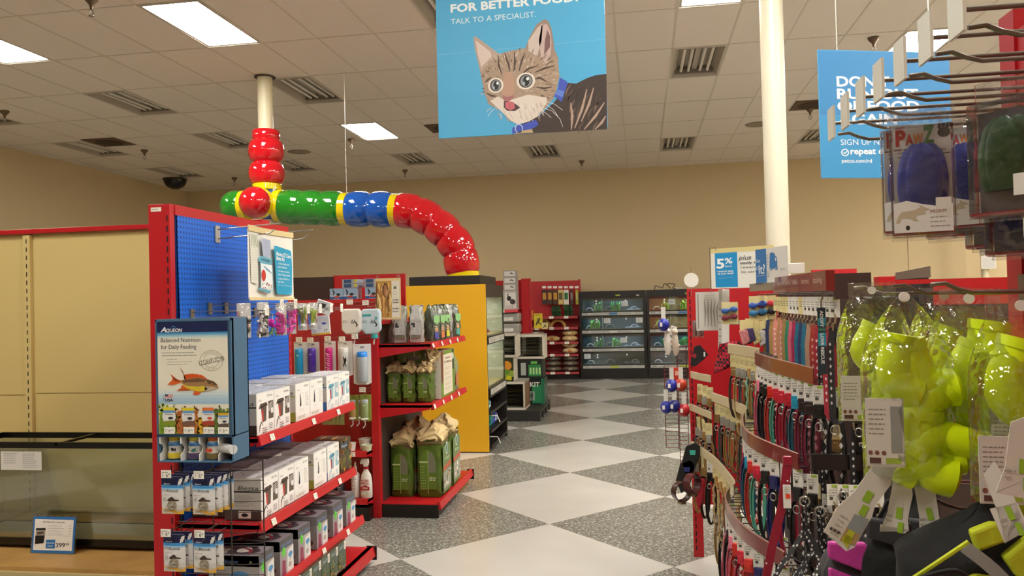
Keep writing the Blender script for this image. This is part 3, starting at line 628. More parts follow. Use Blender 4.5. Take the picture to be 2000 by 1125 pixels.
b = B(); b.tube([(.285, .05, .06), (.372, -.0, .06)], .021, M('#b9b9b6', .5), 14); b.build('pusher', t, smooth=True)
P = lambda X, Y: (X-60, 1105-Y); g = G(.00025)
def pp(l, c, L=None): g.poly([P(*q) for q in l], c, L)
g.rect(0, 0, 590, 1035, '#d9d3c0'); pp([(60, 70), (650, 70), (650, 165), (60, 165)], '#0b1b47', 2)
for k, c in enumerate(['#3f82b0', '#6ea4c0', '#a3c2c8', '#c4cfc6']): pp([(60, 165+14*k), (650, 165+14*k), (650, 180+14*k), (60, 180+14*k)], c, 2)
for k, c in enumerate(['#cfd3cb', '#c3cfd0', '#b2c6ce', '#a2bccb', '#98b5c8']): pp([(60, 690+28*k), (650, 690+28*k), (650, 719+28*k), (60, 719+28*k)], c, 2)
g.text('A', *P(88, 160), 44, '#d9dbe0', w=52, shear=.25, bold=.03, L=4); g.text('QUEON', *P(134, 160), 31, '#d9dbe0', w=134, shear=.15, bold=.025, L=4); g.taper([P(180, 118), P(198, 106), P(218, 120)], 6, '#5f9cc4', 4)
g.text('Balanced Nutrition', *P(90, 255), 40, '#1c2c44', w=335, L=4); g.text('for Daily Feeding', *P(90, 318), 40, '#1c2c44', w=298, L=4)
g.text('Aqueon foods contain premium natural ingredients', *P(95, 358), 10, '#2c3444', w=275, L=4, bold=.01); g.text('and essential nutrients to create a healthy, balanced diet', *P(95, 383), 10, '#2c3444', w=295, L=4, bold=.01)
for k, (s_, w_) in enumerate((('• No artificial colors', 90), ('• Optimally formulated to create less waste', 215), ('• Recognized natural colors of fish', 175))): g.text(s_, *P(135, 418+24*k), 9, '#6a6a60', w=w_, L=4)
cx_, cy_ = P(512, 430)
for rr, c in ((98, '#a9a48f'), (92, '#d9d3c0'), (66, '#a9a48f'), (61, '#d9d3c0')): g.ell(cx_, cy_, rr, rr, c, 3 if rr > 95 else (4 if rr > 90 else (5 if rr > 65 else 6)), 32)
import math as _m
for s_, a0, d_ in (('INGREDIENTS', 2.55, -.185), ('COLORS', -2.2, .22)):
    for k, ch in enumerate(s_): a = a0+d_*k; g.text(ch, cx_+(74 if d_ < 0 else 84)*_m.cos(a), cy_+(74 if d_ < 0 else 84)*_m.sin(a), 13, '#98937e', ang=a-(HP if d_ < 0 else -HP), L=7, bold=.01)
pp([(405, 435), (615, 388), (622, 428), (415, 476)], '#8c8877', 8); g.text('NATURAL', *P(422, 466), 30, '#e3decb', w=186, ang=.215, bold=.02, L=10)
# cichlid
pp([(250, 495), (268, 515), (300, 600), (285, 600), (278, 555)], '#7a3a1c', 9); pp([(285, 600), (278, 560), (300, 555), (350, 548), (430, 560), (475, 595), (470, 610)], '#d0561e', 9)
pp([(255, 610), (225, 600), (165, 545), (185, 590), (178, 610), (140, 648), (190, 650), (245, 635), (262, 622)], '#cf5a1e', 9); pp([(262, 655), (255, 680), (215, 708), (290, 705), (345, 700), (330, 670)], '#c95a1c', 9); pp([(370, 705), (352, 742), (395, 748), (430, 715), (410, 700)], '#c9581f', 9)
pp([(258, 612), (290, 600), (400, 585), (470, 598), (530, 620), (560, 650), (568, 680), (540, 695), (480, 710), (420, 715), (350, 705), (290, 670), (262, 640)], '#96734a', 10)
pp([(262, 635), (300, 660), (400, 668), (450, 660), (480, 690), (450, 710), (400, 714), (340, 700), (290, 672)], '#c9b02c', 11); pp([(262, 612), (300, 602), (400, 590), (470, 602), (450, 625), (350, 628), (285, 630)], '#6a4a30', 11); pp([(470, 602), (530, 622), (560, 652), (520, 660), (480, 640)], '#5a4232', 11); pp([(455, 665), (520, 670), (560, 685), (500, 706), (455, 708)], '#b7a48c', 11)
g.ell(*P(515, 652), 12, 12, '#c98a2a', 12); g.ell(*P(516, 652), 7, 7, '#120d0a', 13)
for k in range(7): g.line([P(190+9*k, 575+8*k), P(200+9*k, 612+2*k)], 5, '#5a2014', 10); g.line([P(300+24*k, 552+4*k), P(312+24*k, 590)], 4, '#7a2a16', 10); g.line([P(240+14*k, 690), P(250+14*k, 702)], 4, '#4a1c14', 10)
pp([(118, 740), (183, 740), (183, 776), (118, 776)], '#e6e2da', 3)
for k in range(4): pp([(118, 740+9*k), (183, 740+9*k), (183, 745+9*k), (118, 745+9*k)], '#b23a3a', 4)
pp([(118, 738), (142, 738), (142, 756), (118, 756)], '#2c2f4a', 5); g.text('USA', *P(118, 804), 24, '#1d1d22', w=68, bold=.04, L=4); g.text('Made in', *P(110, 800), 10, '#1d1d22', w=60, ang=HP, L=4)
r = random.Random(12)
for (x0, x1, top, cols) in ((62, 215, 830, ['#6d8a22', '#8aa22c', '#4d6a1c']), (195, 400, 850, ['#a8612c', '#8a4a24', '#c27a34', '#6d3c22']), (380, 470, 930, ['#c9a02a', '#b8862a']), (440, 650, 850, ['#56702c', '#7a8a30', '#4a4a24'])):
    pp([(x0, 1105), (x0+6, 960), (x0+20, top+50), ((x0+x1)/2, top+20), (x1-16, top+50), (x1-4, 980), (x1, 1105)], cols[0], 5)
    for k in range(60): g.ell(*P(r.uniform(x0, x1), r.uniform(top, 1095)), r.uniform(6, 15), r.uniform(6, 15), r.choice(cols), 6, 7)
def pjar(cx, top, w, h, lid, low):
    f = lambda x, y: P(cx+x*w, top+y*h); g.poly([f(-.44, 0), f(.44, 0), f(.44, .17), f(-.44, .17)], lid, 8); g.poly([f(-.42, .17), f(.42, .17), f(.5, .45), f(.5, .6), f(.42, .72), f(.5, .9), f(.45, 1), f(-.45, 1), f(-.5, .9), f(-.42, .72), f(-.5, .6), f(-.5, .45)], '#d8d6cf', 8)
    g.poly([f(-.42, .17), f(.42, .17), f(.45, .3), f(-.45, .3)], '#5b8fc0', 9); g.poly([f(-.44, .78), f(.1, .72), f(.44, .74), f(.5, .9), f(.45, 1), f(-.45, 1), f(-.5, .9)], low, 9); g.text('Flakes', *f(-.3, .42), h*.09, '#26262c', w=w*.6, L=10); g.ell(*f(.12, .6), w*.2, h*.08, '#26262c' if low != '#9c3c26' else '#c4422c', 10, 8)
pjar(150, 858, 112, 168, '#cfc02a', '#7a8a2a'); pjar(312, 862, 112, 166, '#cfc02a', '#6f5044'); pjar(478, 862, 108, 164, '#d06a2c', '#9c3c26'); pjar(602, 912, 92, 130, '#cfa02a', '#5a4a42')
for x, s_ in ((153, '6'), (316, '8'), (482, '5'), (605, '3')):
    pp([(x-45, 1042), (x+45, 1042), (x+45, 1103), (x-45, 1103)], '#ebe6da', 11); g.text(s_, *P(x-8, 1090), 30, '#26231f', L=12, w=15); g.text('98' if s_ != '5' else '48', *P(x+10, 1075), 12, '#26231f', L=12, w=22); g.lines(*P(x-38, 1062), 26, 3, 12, 7, '#7a756c', 12)
g.build('fish_poster', t, (.012, -.001, TRAYZ+.014), ((DW-.03)/590, 0, 0), (0, 0, (DH-TRAYZ-.028)/1035))
def jar(lid, low, lab, x, kind):
    j = thing('fish_food_jar', lab, 'jar', (DX0+x, DY+.055, DZ0+.007), group=None)
    b = B(); b.lathe([(.02, 0), (.03, .003), (.034, .012), (.034, .03), (.029, .042), (.031, .055), (.031, .072), (.026, .086)], M('#dcdad2', .3), n=22); b.build('jar_body', j, smooth=True)
    b = B(); b.lathe([(.0345, .006), (.0348, .03), (.0342, .031)], M(low, .35), n=22); b.build('label_band', j, smooth=True)
    b = B(); b.lathe([(.0315, .062), (.0318, .073), (.029, .079)], M('#4c86bd', .35), n=22); b.build('blue_band', j, smooth=True)
    b = B(); b.lathe([(.028, .086), (.028, .1), (.025, .102)], M(lid, .4), n=22); b.build('lid', j, smooth=True)
    g = G(); g.text('Flakes', -.018, .066, .008, '#1d1d24', w=.034, shear=.1)
    if kind == 0: g.poly([(-.004, .05), (.006, .058), (.014, .05), (.022, .056), (.022, .038), (.014, .046), (.006, .038)], '#211c1a', 2)
    elif kind == 1: g.poly([(-.006, .04), (.006, .052), (.022, .054), (.022, .044), (.008, .036)], '#2f6f66', 2)
    else: g.poly([(-.022, .046), (-.016, .058), (-.012, .05), (.004, .054), (.012, .044), (.0, .036), (-.014, .04), (-.022, .034)], '#d4472a', 2)
    g.lines(-.02, .062, .03, 1, .01, .003, '#6d6a66'); g.build('label_print', j, (0, -.0352, 0), (1, 0, 0), (0, 0, 1))
jar('#d9bf2c', '#c9b32c', 'yellow lidded fish flake jar in the left slot of the blue display', .058, 0)
jar('#d9cf3a', '#4a3a5c', 'yellow lidded fish flake jar in the middle slot of the blue display', .158, 1)
jar('#d8662a', '#6f6236', 'orange lidded fish flake jar in the right slot of the blue display', .25, 2)
j = thing('fish_food_jar', 'jar with only its yellow base showing above the left flake jar', 'jar', (DX0+.058, DY+.06, DZ0+.111))
b = B(); b.lathe([(.031, .0), (.031, .103), (.029, .105)], M('#d9c23c', .35), n=18); b.build('jar_body', j, smooth=True)
b = B(); b.lathe([(.0315, .02), (.0315, .07)], M('#e0ddd2', .4), n=18); b.build('label_band', j, smooth=True)
# wire grid rack and hanging pouches
t = thing('wire_rack', 'dark wire grid rack below the blue fish food display', 'rack', (DX0+.02, 3.42, 0))
b = B(); [b.tube([(x, 0, .0), (x, 0, .915)], .003, DSTEEL, 6) for x in (0.02, .18)]; [b.tube([(x, -.1, .0), (x, -.1, .915)], .0032, DSTEEL, 6) for x in (.325,)]; b.tube([(.42, .02, 0), (.42, .02, .915)], .0032, DSTEEL, 6); b.build('upright_wire', t, smooth=True)
b = B(); [b.tube([(0, 0, .05+.048*k), (.325, -.1 if 0 else 0, .05+.048*k), (.42, .02, .05+.048*k)], .0018, DSTEEL, 5) for k in range(19)]; b.build('cross_wire', t, smooth=True)
def pouch_print(g, w, h):
    g.rect(0, 0, w, h, '#cfccc8'); g.rect(0, h*.74, w, h, '#12143a', 2); g.rect(0, h*.7, w, h*.78, '#3d87c0', 3); g.rect(0, h*.66, w, h*.7, '#8fb9d2', 3); g.poly([(0, 0), (w, 0), (w, h*.12), (w*.4, h*.1), (0, h*.17)], '#e0aa28', 2)
    g.text('Aqueon', w*.12, h*.795, h*.045, '#c8cbd8', w=w*.3, shear=.2, L=5); g.text('BETTA FOOD', w*.06, h*.61, h*.03, '#3a3a3a', w=w*.25, bold=.01, L=5); g.text('Rounds', w*.3, h*.6, h*.075, '#3a342e', w=w*.5, shear=.2, L=5)
    g.poly([(w*.3, h*.38), (w*.42, h*.44), (w*.52, h*.48), (w*.6, h*.46), (w*.66, h*.41), (w*.86, h*.39), (w*.82, h*.36), (w*.55, h*.37), (w*.4, h*.35)], '#3a2c22', 4); g.ell(w*.53, h*.24, w*.22, h*.13, '#9a8f7c', 4); r = random.Random(1)
    for k in range(16): g.ell(w*r.uniform(.38, .68), h*r.uniform(.15, .33), w*.035, h*.018, r.choice(['#6d6250', '#c4b9a4', '#847860']), 5, 7)
    g.ell(w*.17, h*.4, w*.1, h*.05, '#b3b0a8', 3); g.lines(w*.08, h*.52, w*.5, 1, 1, h*.015, '#a05a5a', 4); g.lines(w*.1, h*.1, w*.6, 2, h*.04, h*.018, '#b5882a', 4)
def pouch(label, loc, rz=0):
    w, h = .105, .165; t = thing('betta_food_pouch', label, 'pouch', loc, rz, 'hanging betta food pouches'); b = B(); n = 8; vs = []; fs = []
    for s_ in (-1, 1):
        for i in range(n+1):
            for k in range(n+1):
                u, v = i/n, k/n; q = math.sin(math.pi*u)**.6*min(1, v*2.2)*min(1, (1-v)*6) if 0 < v < 1 and 0 < u < 1 else 0; vs.append(((u-.5)*w, s_*.012*q, -h+h*(1-v)))
    m = (n+1)**2
    for s_ in (0, 1):
        for i in range(n):
            for k in range(n): a = s_*m+i*(n+1)+k; fs.append((a, a+1, a+n+2, a+n+1))
    b.add(vs, fs, M('#c9c7c4', .3, 0)); b.build('pouch_body', t, smooth=True)
    # print follows the curved front
    g = G(); pouch_print(g, w, h); me = g.build('pouch_print', t, (0, 0, 0), (1, 0, 0), (0, 0, 1))
    bm = bmesh.new(); bm.from_mesh(me.data); bmesh.ops.subdivide_edges(bm, edges=[e for e in bm.edges if e.calc_length() > .02], cuts=3, use_grid_fill=True)
    for vv in bm.verts:
        u, v = vv.co.x/w, 1-vv.co.z/h; lay = -vv.co.y; q = (max(0, math.sin(math.pi*min(1, max(0, u)))))**.6*min(1, v*2.2)*min(1, max(0, (1-v)*6)); vv.co = V((vv.co.x-w/2, -.012*q-lay-.002, vv.co.z-h))
    bm.to_mesh(me.data); bm.free()
    return t
pr0 = pouch('silver betta food pouch at front of the left hanging stack', (-2.075, 3.255, .872), 0)
pz = [('silver betta food pouch behind the front one of the left stack', (-2.062, 3.285, .877)), ('rearmost betta food pouch of the left stack', (-2.048, 3.315, .88)),
      ('silver betta food pouch at front of the right hanging stack', (-1.925, 3.255, .872)), ('silver betta food pouch second in the right stack', (-1.906, 3.285, .876)), ('betta food pouch third in the right stack', (-1.892, 3.31, .88)), ('rearmost betta food pouch of the right stack', (-1.88, 3.335, .884)),
      ('dark topped pouch at the bottom edge of the photo, left stack', (-2.07, 3.255, .617)), ('dark topped pouch at the bottom edge of the photo, right stack', (-1.925, 3.255, .617)),
      ('second dark topped pouch at the bottom edge, left stack', (-2.055, 3.29, .62)), ('second dark topped pouch at the bottom edge, right stack', (-1.908, 3.29, .62))]
for l, p in pz: dup(pr0, p, 0, l)
for k, (x, z) in enumerate(((-2.07, .895), (-1.915, .893), (-2.077, .638), (-1.917, .637))):
    t = thing('rack_hook', 'wire hook with a 6.49 price tag, %s' % ['upper left below the display', 'upper right below the display', 'lower left at the bottom edge', 'lower right at the bottom edge'][k], 'hook', (x, 3.2, z), group='priced hooks of the wire rack')
    b = B(); b.tube([(0, .02, -.035), (0, .22, -.035)], .0022, DSTEEL, 5); b.tube([(0.0, 0.002, 0), (.0, .22, 0.0)], .0022, DSTEEL, 5); b.build('wire', t, smooth=True)
    price_tag(t, (0, 0, 0), (1, 0, 0), w=.048, h=.034, txt='649')
# ---------------------------------------------------------------- cream back wall bay with the 55 gallon tank
CP = M('#cdb777', .6, 0, .1, 5, name='cream_panel'); TX0, TX1, TY0, TY1, TZ0, TZ1 = -3.9, -2.62, 4.0, 4.34, .305, .885
t = thing('wall_display_bay', 'cream panelled display bay with red top trim at the left edge', 'shelving', (-3.4, 4.7, 0))
o = V((-3.4, 4.7, 0))
def TT(b): b.T = Matrix.Translation(-o); return b
b = TT(B()); b.box(-5.2, -2.34, 4.72, 4.78, 0, 2.15, CP); b.box(-5.2, -4.06, 4.715, 4.72, 1.07, 2.13, CP); b.box(-3.98, -2.36, 4.715, 4.72, 1.08, 2.13, CP); b.box(-3.98, -2.36, 4.712, 4.7155, .3, 1.075, CP); b.box(-5.2, -4.06, 4.712, 4.7155, .3, 1.06, CP); b.build('back_panel', t)
b = TT(B()); b.box(-5.2, -2.34, 4.68, 4.79, 2.14, 2.17, RED); b.build('top_trim', t, bevel=.002)
b = TT(B()); upright(b, -4.045, -3.995, 4.69, 4.72, 0, 2.13, CP, step=.055); b.build('upright', t)
b = TT(B()); b.box(-5.2, -2.36, 3.72, 4.7, .255, .285, M('#b98f4f', .45, 0, 0, 6, .25)); b.build('wood_shelf', t, bevel=.003)
b = TT(B()); b.box(-5.2, -2.36, 3.7, 3.73, .17, .26, M('#b9a877', .5)); b.box(-5.2, -2.36, 3.75, 4.7, 0, .17, M('#4a4038', .6)); b.build('shelf_front', t)
TB = M('#0d0b0a', .25)
t = thing('aquarium', 'long empty glass aquarium with black rims on the wood shelf at left', 'aquarium', (TX0, TY0, TZ0)); tw, td, th = TX1-TX0, TY1-TY0, TZ1-TZ0
def rim(z0, z1, w_):
    b = B(); b.box(0, tw, 0, w_, z0, z1, TB); b.box(0, tw, td-w_, td, z0, z1, TB); b.box(0, w_, w_, td-w_, z0, z1, TB); b.box(tw-w_, tw, w_, td-w_, z0, z1, TB); return b
rim(th-.035, th, .014).build('top_rim', t, bevel=.002); b = rim(0, .04, .014); b.box(tw/2-.01, tw/2+.01, 0, td, th-.02, th-.005, TB); b.build('bottom_rim', t, bevel=.002)
b = B(); b.box(.004, tw-.004, .004, .01, .02, th-.02, GLASS); b.build('front_glass', t)
b = B(); b.box(.004, tw-.004, td-.01, td-.004, .02, th-.02, GLASS); b.build('back_glass', t)
b = B(); b.box(.004, .01, .01, td-.01, .02, th-.02, GLASS); b.box(tw-.01, tw-.004, .01, td-.01, .02, th-.02, GLASS); b.build('side_glass', t)
b = B(); b.box(.01, tw-.01, .01, td-.01, .03, .036, M('#8d8468', .5)); b.build('bottom_panel', t)
g = G(); g.rect(0, 0, .26, .105, '#d3cfc5'); g.lines(.14, .09, .1, 8, .011, .006, '#8d8a84'); g.lines(.02, .09, .1, 5, .013, .008, '#a19d96')
o_ = g.build('paper_notice', None, (-3.61, TY0-.001, .727), (1, 0, 0), (0, 0, 1)); tag(o_, 'white paper notice taped to the aquarium glass at the left edge', 'paper')
t = thing('price_sign', 'blue bordered price sign reading 399.99 leaning on the aquarium', 'sign', (-3.365, 3.93, .287), rot=(-.12, 0, 0)); sw, sh = .262, .196
b = B(); b.box(-.008, sw+.008, 0, .003, -.002, sh+.01, BLISTER); b.build('clear_holder', t)
P = lambda X, Y: (X-240, 970-Y); g = G()
def pp(l, c, L=None): g.poly([P(*q) for q in l], c, L)
pp([(240, 970), (545, 970), (545, 740), (240, 740)], '#2f6fae'); pp([(252, 952), (530, 952), (530, 758), (252, 758)], '#e9e4da', 2); g.text('55G Black Pine Ensemble', *P(310, 779), 10, '#35312e', w=158, bold=.01)
for y in (800, 816, 833, 850): g.text('Aqueon Black Pine Stand', *P(350, y), 6, '#6a655f', w=115-(y % 3)*10); g.text('99.99', *P(498, y), 6, '#6a655f', w=20)
g.line([P(346, 858), P(514, 860)], 1.2, '#77726c', 3); pp([(263, 815), (333, 812), (333, 826), (263, 828)], '#151312', 3); pp([(264, 828), (333, 826), (333, 858), (264, 862)], '#a49a8e', 3); pp([(262, 862), (331, 858), (326, 908), (262, 916)], '#151312', 3); pp([(275, 838), (320, 833), (322, 850), (275, 856)], '#54483c', 4)
pp([(342, 886), (408, 884), (408, 940), (342, 940)], '#2a70ae', 3); g.text('ensemble', *P(346, 909), 9, '#eef0f2', w=58, bold=.01, L=5); g.text('price!', *P(357, 928), 9, '#eef0f2', w=34, bold=.01, L=5); g.text('399', *P(414, 931), 27, '#1d1b1a', w=66, bold=.02); g.text('99', *P(484, 918), 13, '#1d1b1a', w=26, bold=.02)
g.build('sign_print', t, (0, -.001, 0), (sw/305, 0, 0), (0, 0, sh/230))
# ================================================================ MIDDLE: coloured tube, yellow cabinet, bag shelves, bottle wall
def ink(h): return M(h, .08, coat=.6)
TR, TG, TB2, TY = ink('#c00f1c'), ink('#1d7a1c'), ink('#0d4fa8'), ink('#e0c40e')
tube = thing('tube_sculpture', 'giant hanging hamster tube of glossy red, green, blue and yellow segments', 'decoration', (-4.36, 8.87, 2.4)); TO = V((-4.36, 8.87, 2.4))
def sausage(name, pts, n, r0, r1, mat, per=9):
    pts = [V(p)-TO for p in pts]; sp = spline(pts, 12); L = [0]
    for a, c in zip(sp, sp[1:]): L.append(L[-1]+(c-a).length)
    tot = L[-1]; out = []; rs = []; N = n*per
    for i in range(N+1):
        s = tot*i/N; k = max(j for j in range(len(L)) if L[j] <= s+1e-9); k = min(k, len(sp)-2); q = (s-L[k])/max(1e-9, L[k+1]-L[k]); out.append(sp[k].lerp(sp[k+1], q))
        f = (i/per) % 1; rs.append(r0+(r1-r0)*math.sqrt(max(0, math.sin(math.pi*f))))
    b = B(); b.tube(out, rs, mat, 26); return b.build(name, tube, smooth=True)
def ring(p0, p1, r, name='yellow_ring'): b = B(); b.tube([V(p0)-TO, V(p1)-TO], r, TY, 26); return b.build(name, tube, smooth=True, bevel=.006)
A = lambda px, py, Y=8.87: at(px, py, Y=Y)
c0 = V((-4.36, 8.87, 0)); hz = 2.83
sausage('red_segment', [c0+V((0, 0, 3.61)), c0+V((0, 0, 3.35)), c0+V((0, 0, 3.07))], 2, .155, .212, TR)
b = B(); b.lathe([(.155, 3.60-2.4), (.162, 3.61-2.4), (.162, 3.71-2.4), (.15, 3.72-2.4)], TR, n=26); b.build('red_collar', tube, smooth=True)
ring(c0+V((0, 0, 3.0)), c0+V((0, 0, 3.075)), .172)
b = B(); b.ball((0, 0, hz-2.4), .2, .2, .2, TB2, 24, 16); b.lathe([(.155, hz-2.4), (.155, 3.0-2.4)], TB2, n=24); b.build('blue_hub', tube, smooth=True)
# side outlet towards the viewer and one to the left
d1 = V((-.09, -1, 0)).normalized(); ring(c0+V((0, 0, hz))+d1*.15, c0+V((0, 0, hz))+d1*.22, .185)
b = B(); q = c0+V((0, 0, hz))+d1*.26-TO; b.ball(q, .185, .185, .185, TR, 24, 16); b.build('red_end_ball', tube, smooth=True)
d2 = V((-1, .0, 0)).normalized(); ring(c0+V((0, 0, hz))+d2*.24, c0+V((0, 0, hz))+d2*.32, .185)
b = B(); q = c0+V((0, 0, hz))+d2*.4-TO; b.ball(q, .19, .19, .19, TG, 24, 16); b.build('green_end_ball', tube, smooth=True)
hzp = lambda px, py: A(px, py)
ring(hzp(539, 402), hzp(553, 402), .192)
sausage('green_segment', [hzp(552, 404), hzp(612, 406), hzp(668, 408)], 3, .19, .208, TG)
ring(hzp(666, 408), hzp(681, 408), .19)
sausage('blue_segment', [hzp(679, 409), hzp(723, 409), hzp(768, 410)], 2, .178, .212, TB2)
ring(hzp(764, 410), hzp(779, 410), .188)
sausage('red_segment', [hzp(777, 411), hzp(812, 415), hzp(850, 436), hzp(880, 465), hzp(897, 492), hzp(904, 533)], 5, .185, .207, TR)
e = hzp(905, 531); ring(V((e.x, e.y, 1.905)), V((e.x, e.y, 1.965)), .185)
# hanging wire
b = B(); b.tube([hzp(677, 380), V((hzp(677, 380).x, 8.87, CZ(-3.3, 8.87)))], .0035, M('#c9c4b8', .4, .5), 5); tag(b.build('hanging_wire'), 'thin pale wire holding the coloured tube from the ceiling', 'wire')
# ---- yellow cabinet
YEL = M('#dba514', .45, 0, .04, 8, name='yellow_board'); CB = M('#1b1613', .45); CB2 = M('#2b211b', .5)
CX0, CX1, CY0, CY1 = -2.75, -1.625, 8.31, 9.42; o = V((-2.2, 8.31, 0))
t = thing('animal_cabinet', 'yellow sided black cabinet with lit glass enclosures under the coloured tube', 'cabinet', o)
def TC(b): b.T = Matrix.Translation(-o); return b
b = TC(B()); b.box(CX0, CX1, CY0, CY0+.02, .012, 1.80, YEL); b.build('yellow_panel', t, bevel=.002)
b = TC(B()); b.box(CX0, CX1+.0, CY0+.021, CY0+.05, 0, 1.80, CB); b.box(CX0, CX0+.03, CY0+.05, CY1, 0, 1.8, CB); b.box(CX0, CX1, CY1-.03, CY1, 0, 1.8, CB)
b.box(CX0+.03, CX1, CY0+.05, CY1-.03, 1.66, 1.8, CB2); b.box(CX0+.03, CX1+.01, CY0+.05, CY1-.03, 1.15, 1.235, CB); b.box(CX0+.03, CX1+.02, CY0+.05, CY1-.03, .58, .68, CB); b.box(CX0+.03, CX1-.5, CY0+.05, CY1-.03, 0, .58, CB); b.build('carcass', t)
b = TC(B()); b.box(-2.48, -1.69, 8.36, 9.3, 1.8, 1.9, CB); b.build('light_hood', t, bevel=.004)
for z0, z1 in ((1.235, 1.66), (.68, 1.15)):
    b = TC(B()); b.box(CX1-.5, CX1-.49, CY0+.06, CY1-.04, z0, z1, M('#cfd2c4', .6)); b.box(CX1-.49, CX1-.01, CY0+.06, CY1-.04, z0, z0+.02, M('#c9b98a', .8, 0, 1, 60)); b.box(CX1-.49, CX1-.01, CY1-.05, CY1-.04, z0, z1, M('#cfd2c4', .6)); b.box(CX1-.49, CX1-.01, CY0+.06, CY0+.07, z0, z1, M('#cfd2c4', .6)); b.build('enclosure_lining', t)
    b = TC(B()); b.box(CX1-.3, CX1-.2, CY0+.12, CY1-.12, z1-.02, z1-.008, emis('enclosure_lamp', '#fff6e2', 9)); b.build('enclosure_lamp', t)
    b = TC(B()); b.box(CX1-.004, CX1, CY0+.06, CY1-.04, z0, z1, GLASS); b.build('glass_front', t)
    b = TC(B()); r = random.Random(int(z0*9))
    for k in range(12): b.ball((CX1-.1-r.random()*.1, CY0+.12+r.random()*.8, z0+.03), .03, .04, .03, M(r.choice(['#cf6a52', '#d8c08c', '#e8e0c8', '#8fa05a', '#c8543c']), .7), 7, 5)
    b.build('bedding_decor', t, smooth=True)
    g = G(); g.rect(0, 0, .95, .062, '#b9b6ac'); g.lines(.06, .045, .4, 3, .015, .009, '#7e7a72'); g.lines(.62, .045, .25, 3, .015, .009, '#6f6b64'); g.build('label_strip', t, TC(B()).T @ V((CX1+(.0105 if z0 > 1 else .0205), CY0+.08, z0-.075)), (0, 1, 0), (0, 0, 1))
for k, z in enumerate((.04, .2, .4)):
    b = TC(B()); b.box(CX1-.45, CX1-.02, CY0+.06, CY1-.03, z, z+.012, CB); b.prism([(CX1-.03, z), (CX1+.02, z+.0), (CX1+.02, z+.03), (CX1+.012, z+.03), (CX1+.012, z+.012)], CY0+.06, CY1-.03, CB); b.build('lower_shelf', t)
b = TC(B()); b.box(CX1-.45, CX1+.02, CY1-.05, CY1-.03, 0, .68, CB); b.build('side_panel', t)
b = B()
for z in (.1, .33): b.tube([(CX1-.1, CY0+.2, z+.04), (CX1+.06, CY0+.2, z+.04), (CX1+.09, CY0+.2, z-.03)], .006, M('#e3dfd6', .5), 6)
b.T = Matrix.Identity(4); q_ = b.build('price_arm', t); q_.location = -o
def softbag(name, parent, w, d, h, mat, seal='flat', seed=0, bulge=.12, n=24, m=14, top=.3, loc=None, jit=.004):
    """soft bag standing on z=0, front to -y; flat = sealed edge on top, knot = gathered"""
    r = random.Random(seed); ph = [r.uniform(0, 6) for _ in range(6)]; vs = []; fs = []
    for k in range(m+1):
        t_ = k/m; z = h*t_
        if seal == 'flat': dd = d/2*(1+bulge*math.sin(math.pi*t_))*(1 if t_ < 1-top else max(.03, math.cos((t_-1+top)/top*math.pi/2)**.8)); ww = w/2*(1-.04*math.sin(math.pi*t_))
        elif seal == 'knot': q = 1 if t_ < 1-top else max(.12, 1-((t_-1+top)/top)**1.3*.95); dd = d/2*q*(1+bulge*math.sin(math.pi*t_)); ww = w/2*q*(1+.3*bulge*math.sin(math.pi*t_))
        else: dd = d/2*(1+bulge*math.sin(math.pi*t_)); ww = w/2*(1+.4*bulge*math.sin(math.pi*t_))
        if t_ == 0: dd *= .93; ww *= .96
        for i in range(n):
            a = 2*math.pi*i/n; c, s = math.cos(a), math.sin(a); e = .38; x = ww*math.copysign(abs(c)**e, c); y = dd*math.copysign(abs(s)**e, s)
            j = jit*(math.sin(5*a+ph[0]+9*t_)+math.sin(9*a+ph[1]-14*t_)+math.sin(3*a+ph[2]+23*t_)*.6); vs.append((x+c*j, y+s*j, z+(jit*2*math.sin(4*a+ph[3]) if 0 < k else 0)))
    for k in range(m):
        for i in range(n): fs.append((k*n+i, k*n+(i+1) % n, (k+1)*n+(i+1) % n, (k+1)*n+i))
    fs.append(tuple(range(n))[::-1]); fs.append(tuple(m*n+i for i in range(n)))
    b = B(); b.add(vs, fs, mat); return b.build(name, parent, smooth=True, loc=loc)
FILM = lambda c: M(c, .28)
for k, (y, z, c, c2, l) in enumerate([(8.62, .415, '#3fa0b0', '#d8e4e0', 'teal and white bag on the top lower shelf of the yellow cabinet'), (8.78, .215, '#1f8a6a', '#3f5fb0', 'green and blue bag lying on the middle lower shelf of the cabinet'), (9.02, .215, '#3f4f9c', '#b0c0d8', 'violet blue bag behind the green one in the cabinet')]):
    o_ = thing('bedding_bag', l, 'bag', (CX1-.12, y, z), HP); softbag('bag_body', o_, .2, .12, .13, FILM(c), 'flat', k, .3); b = B(); b.box(-.07, .07, -.078, -.068, .03, .09, FILM(c2)); b.build('label_panel', o_, bevel=.004)
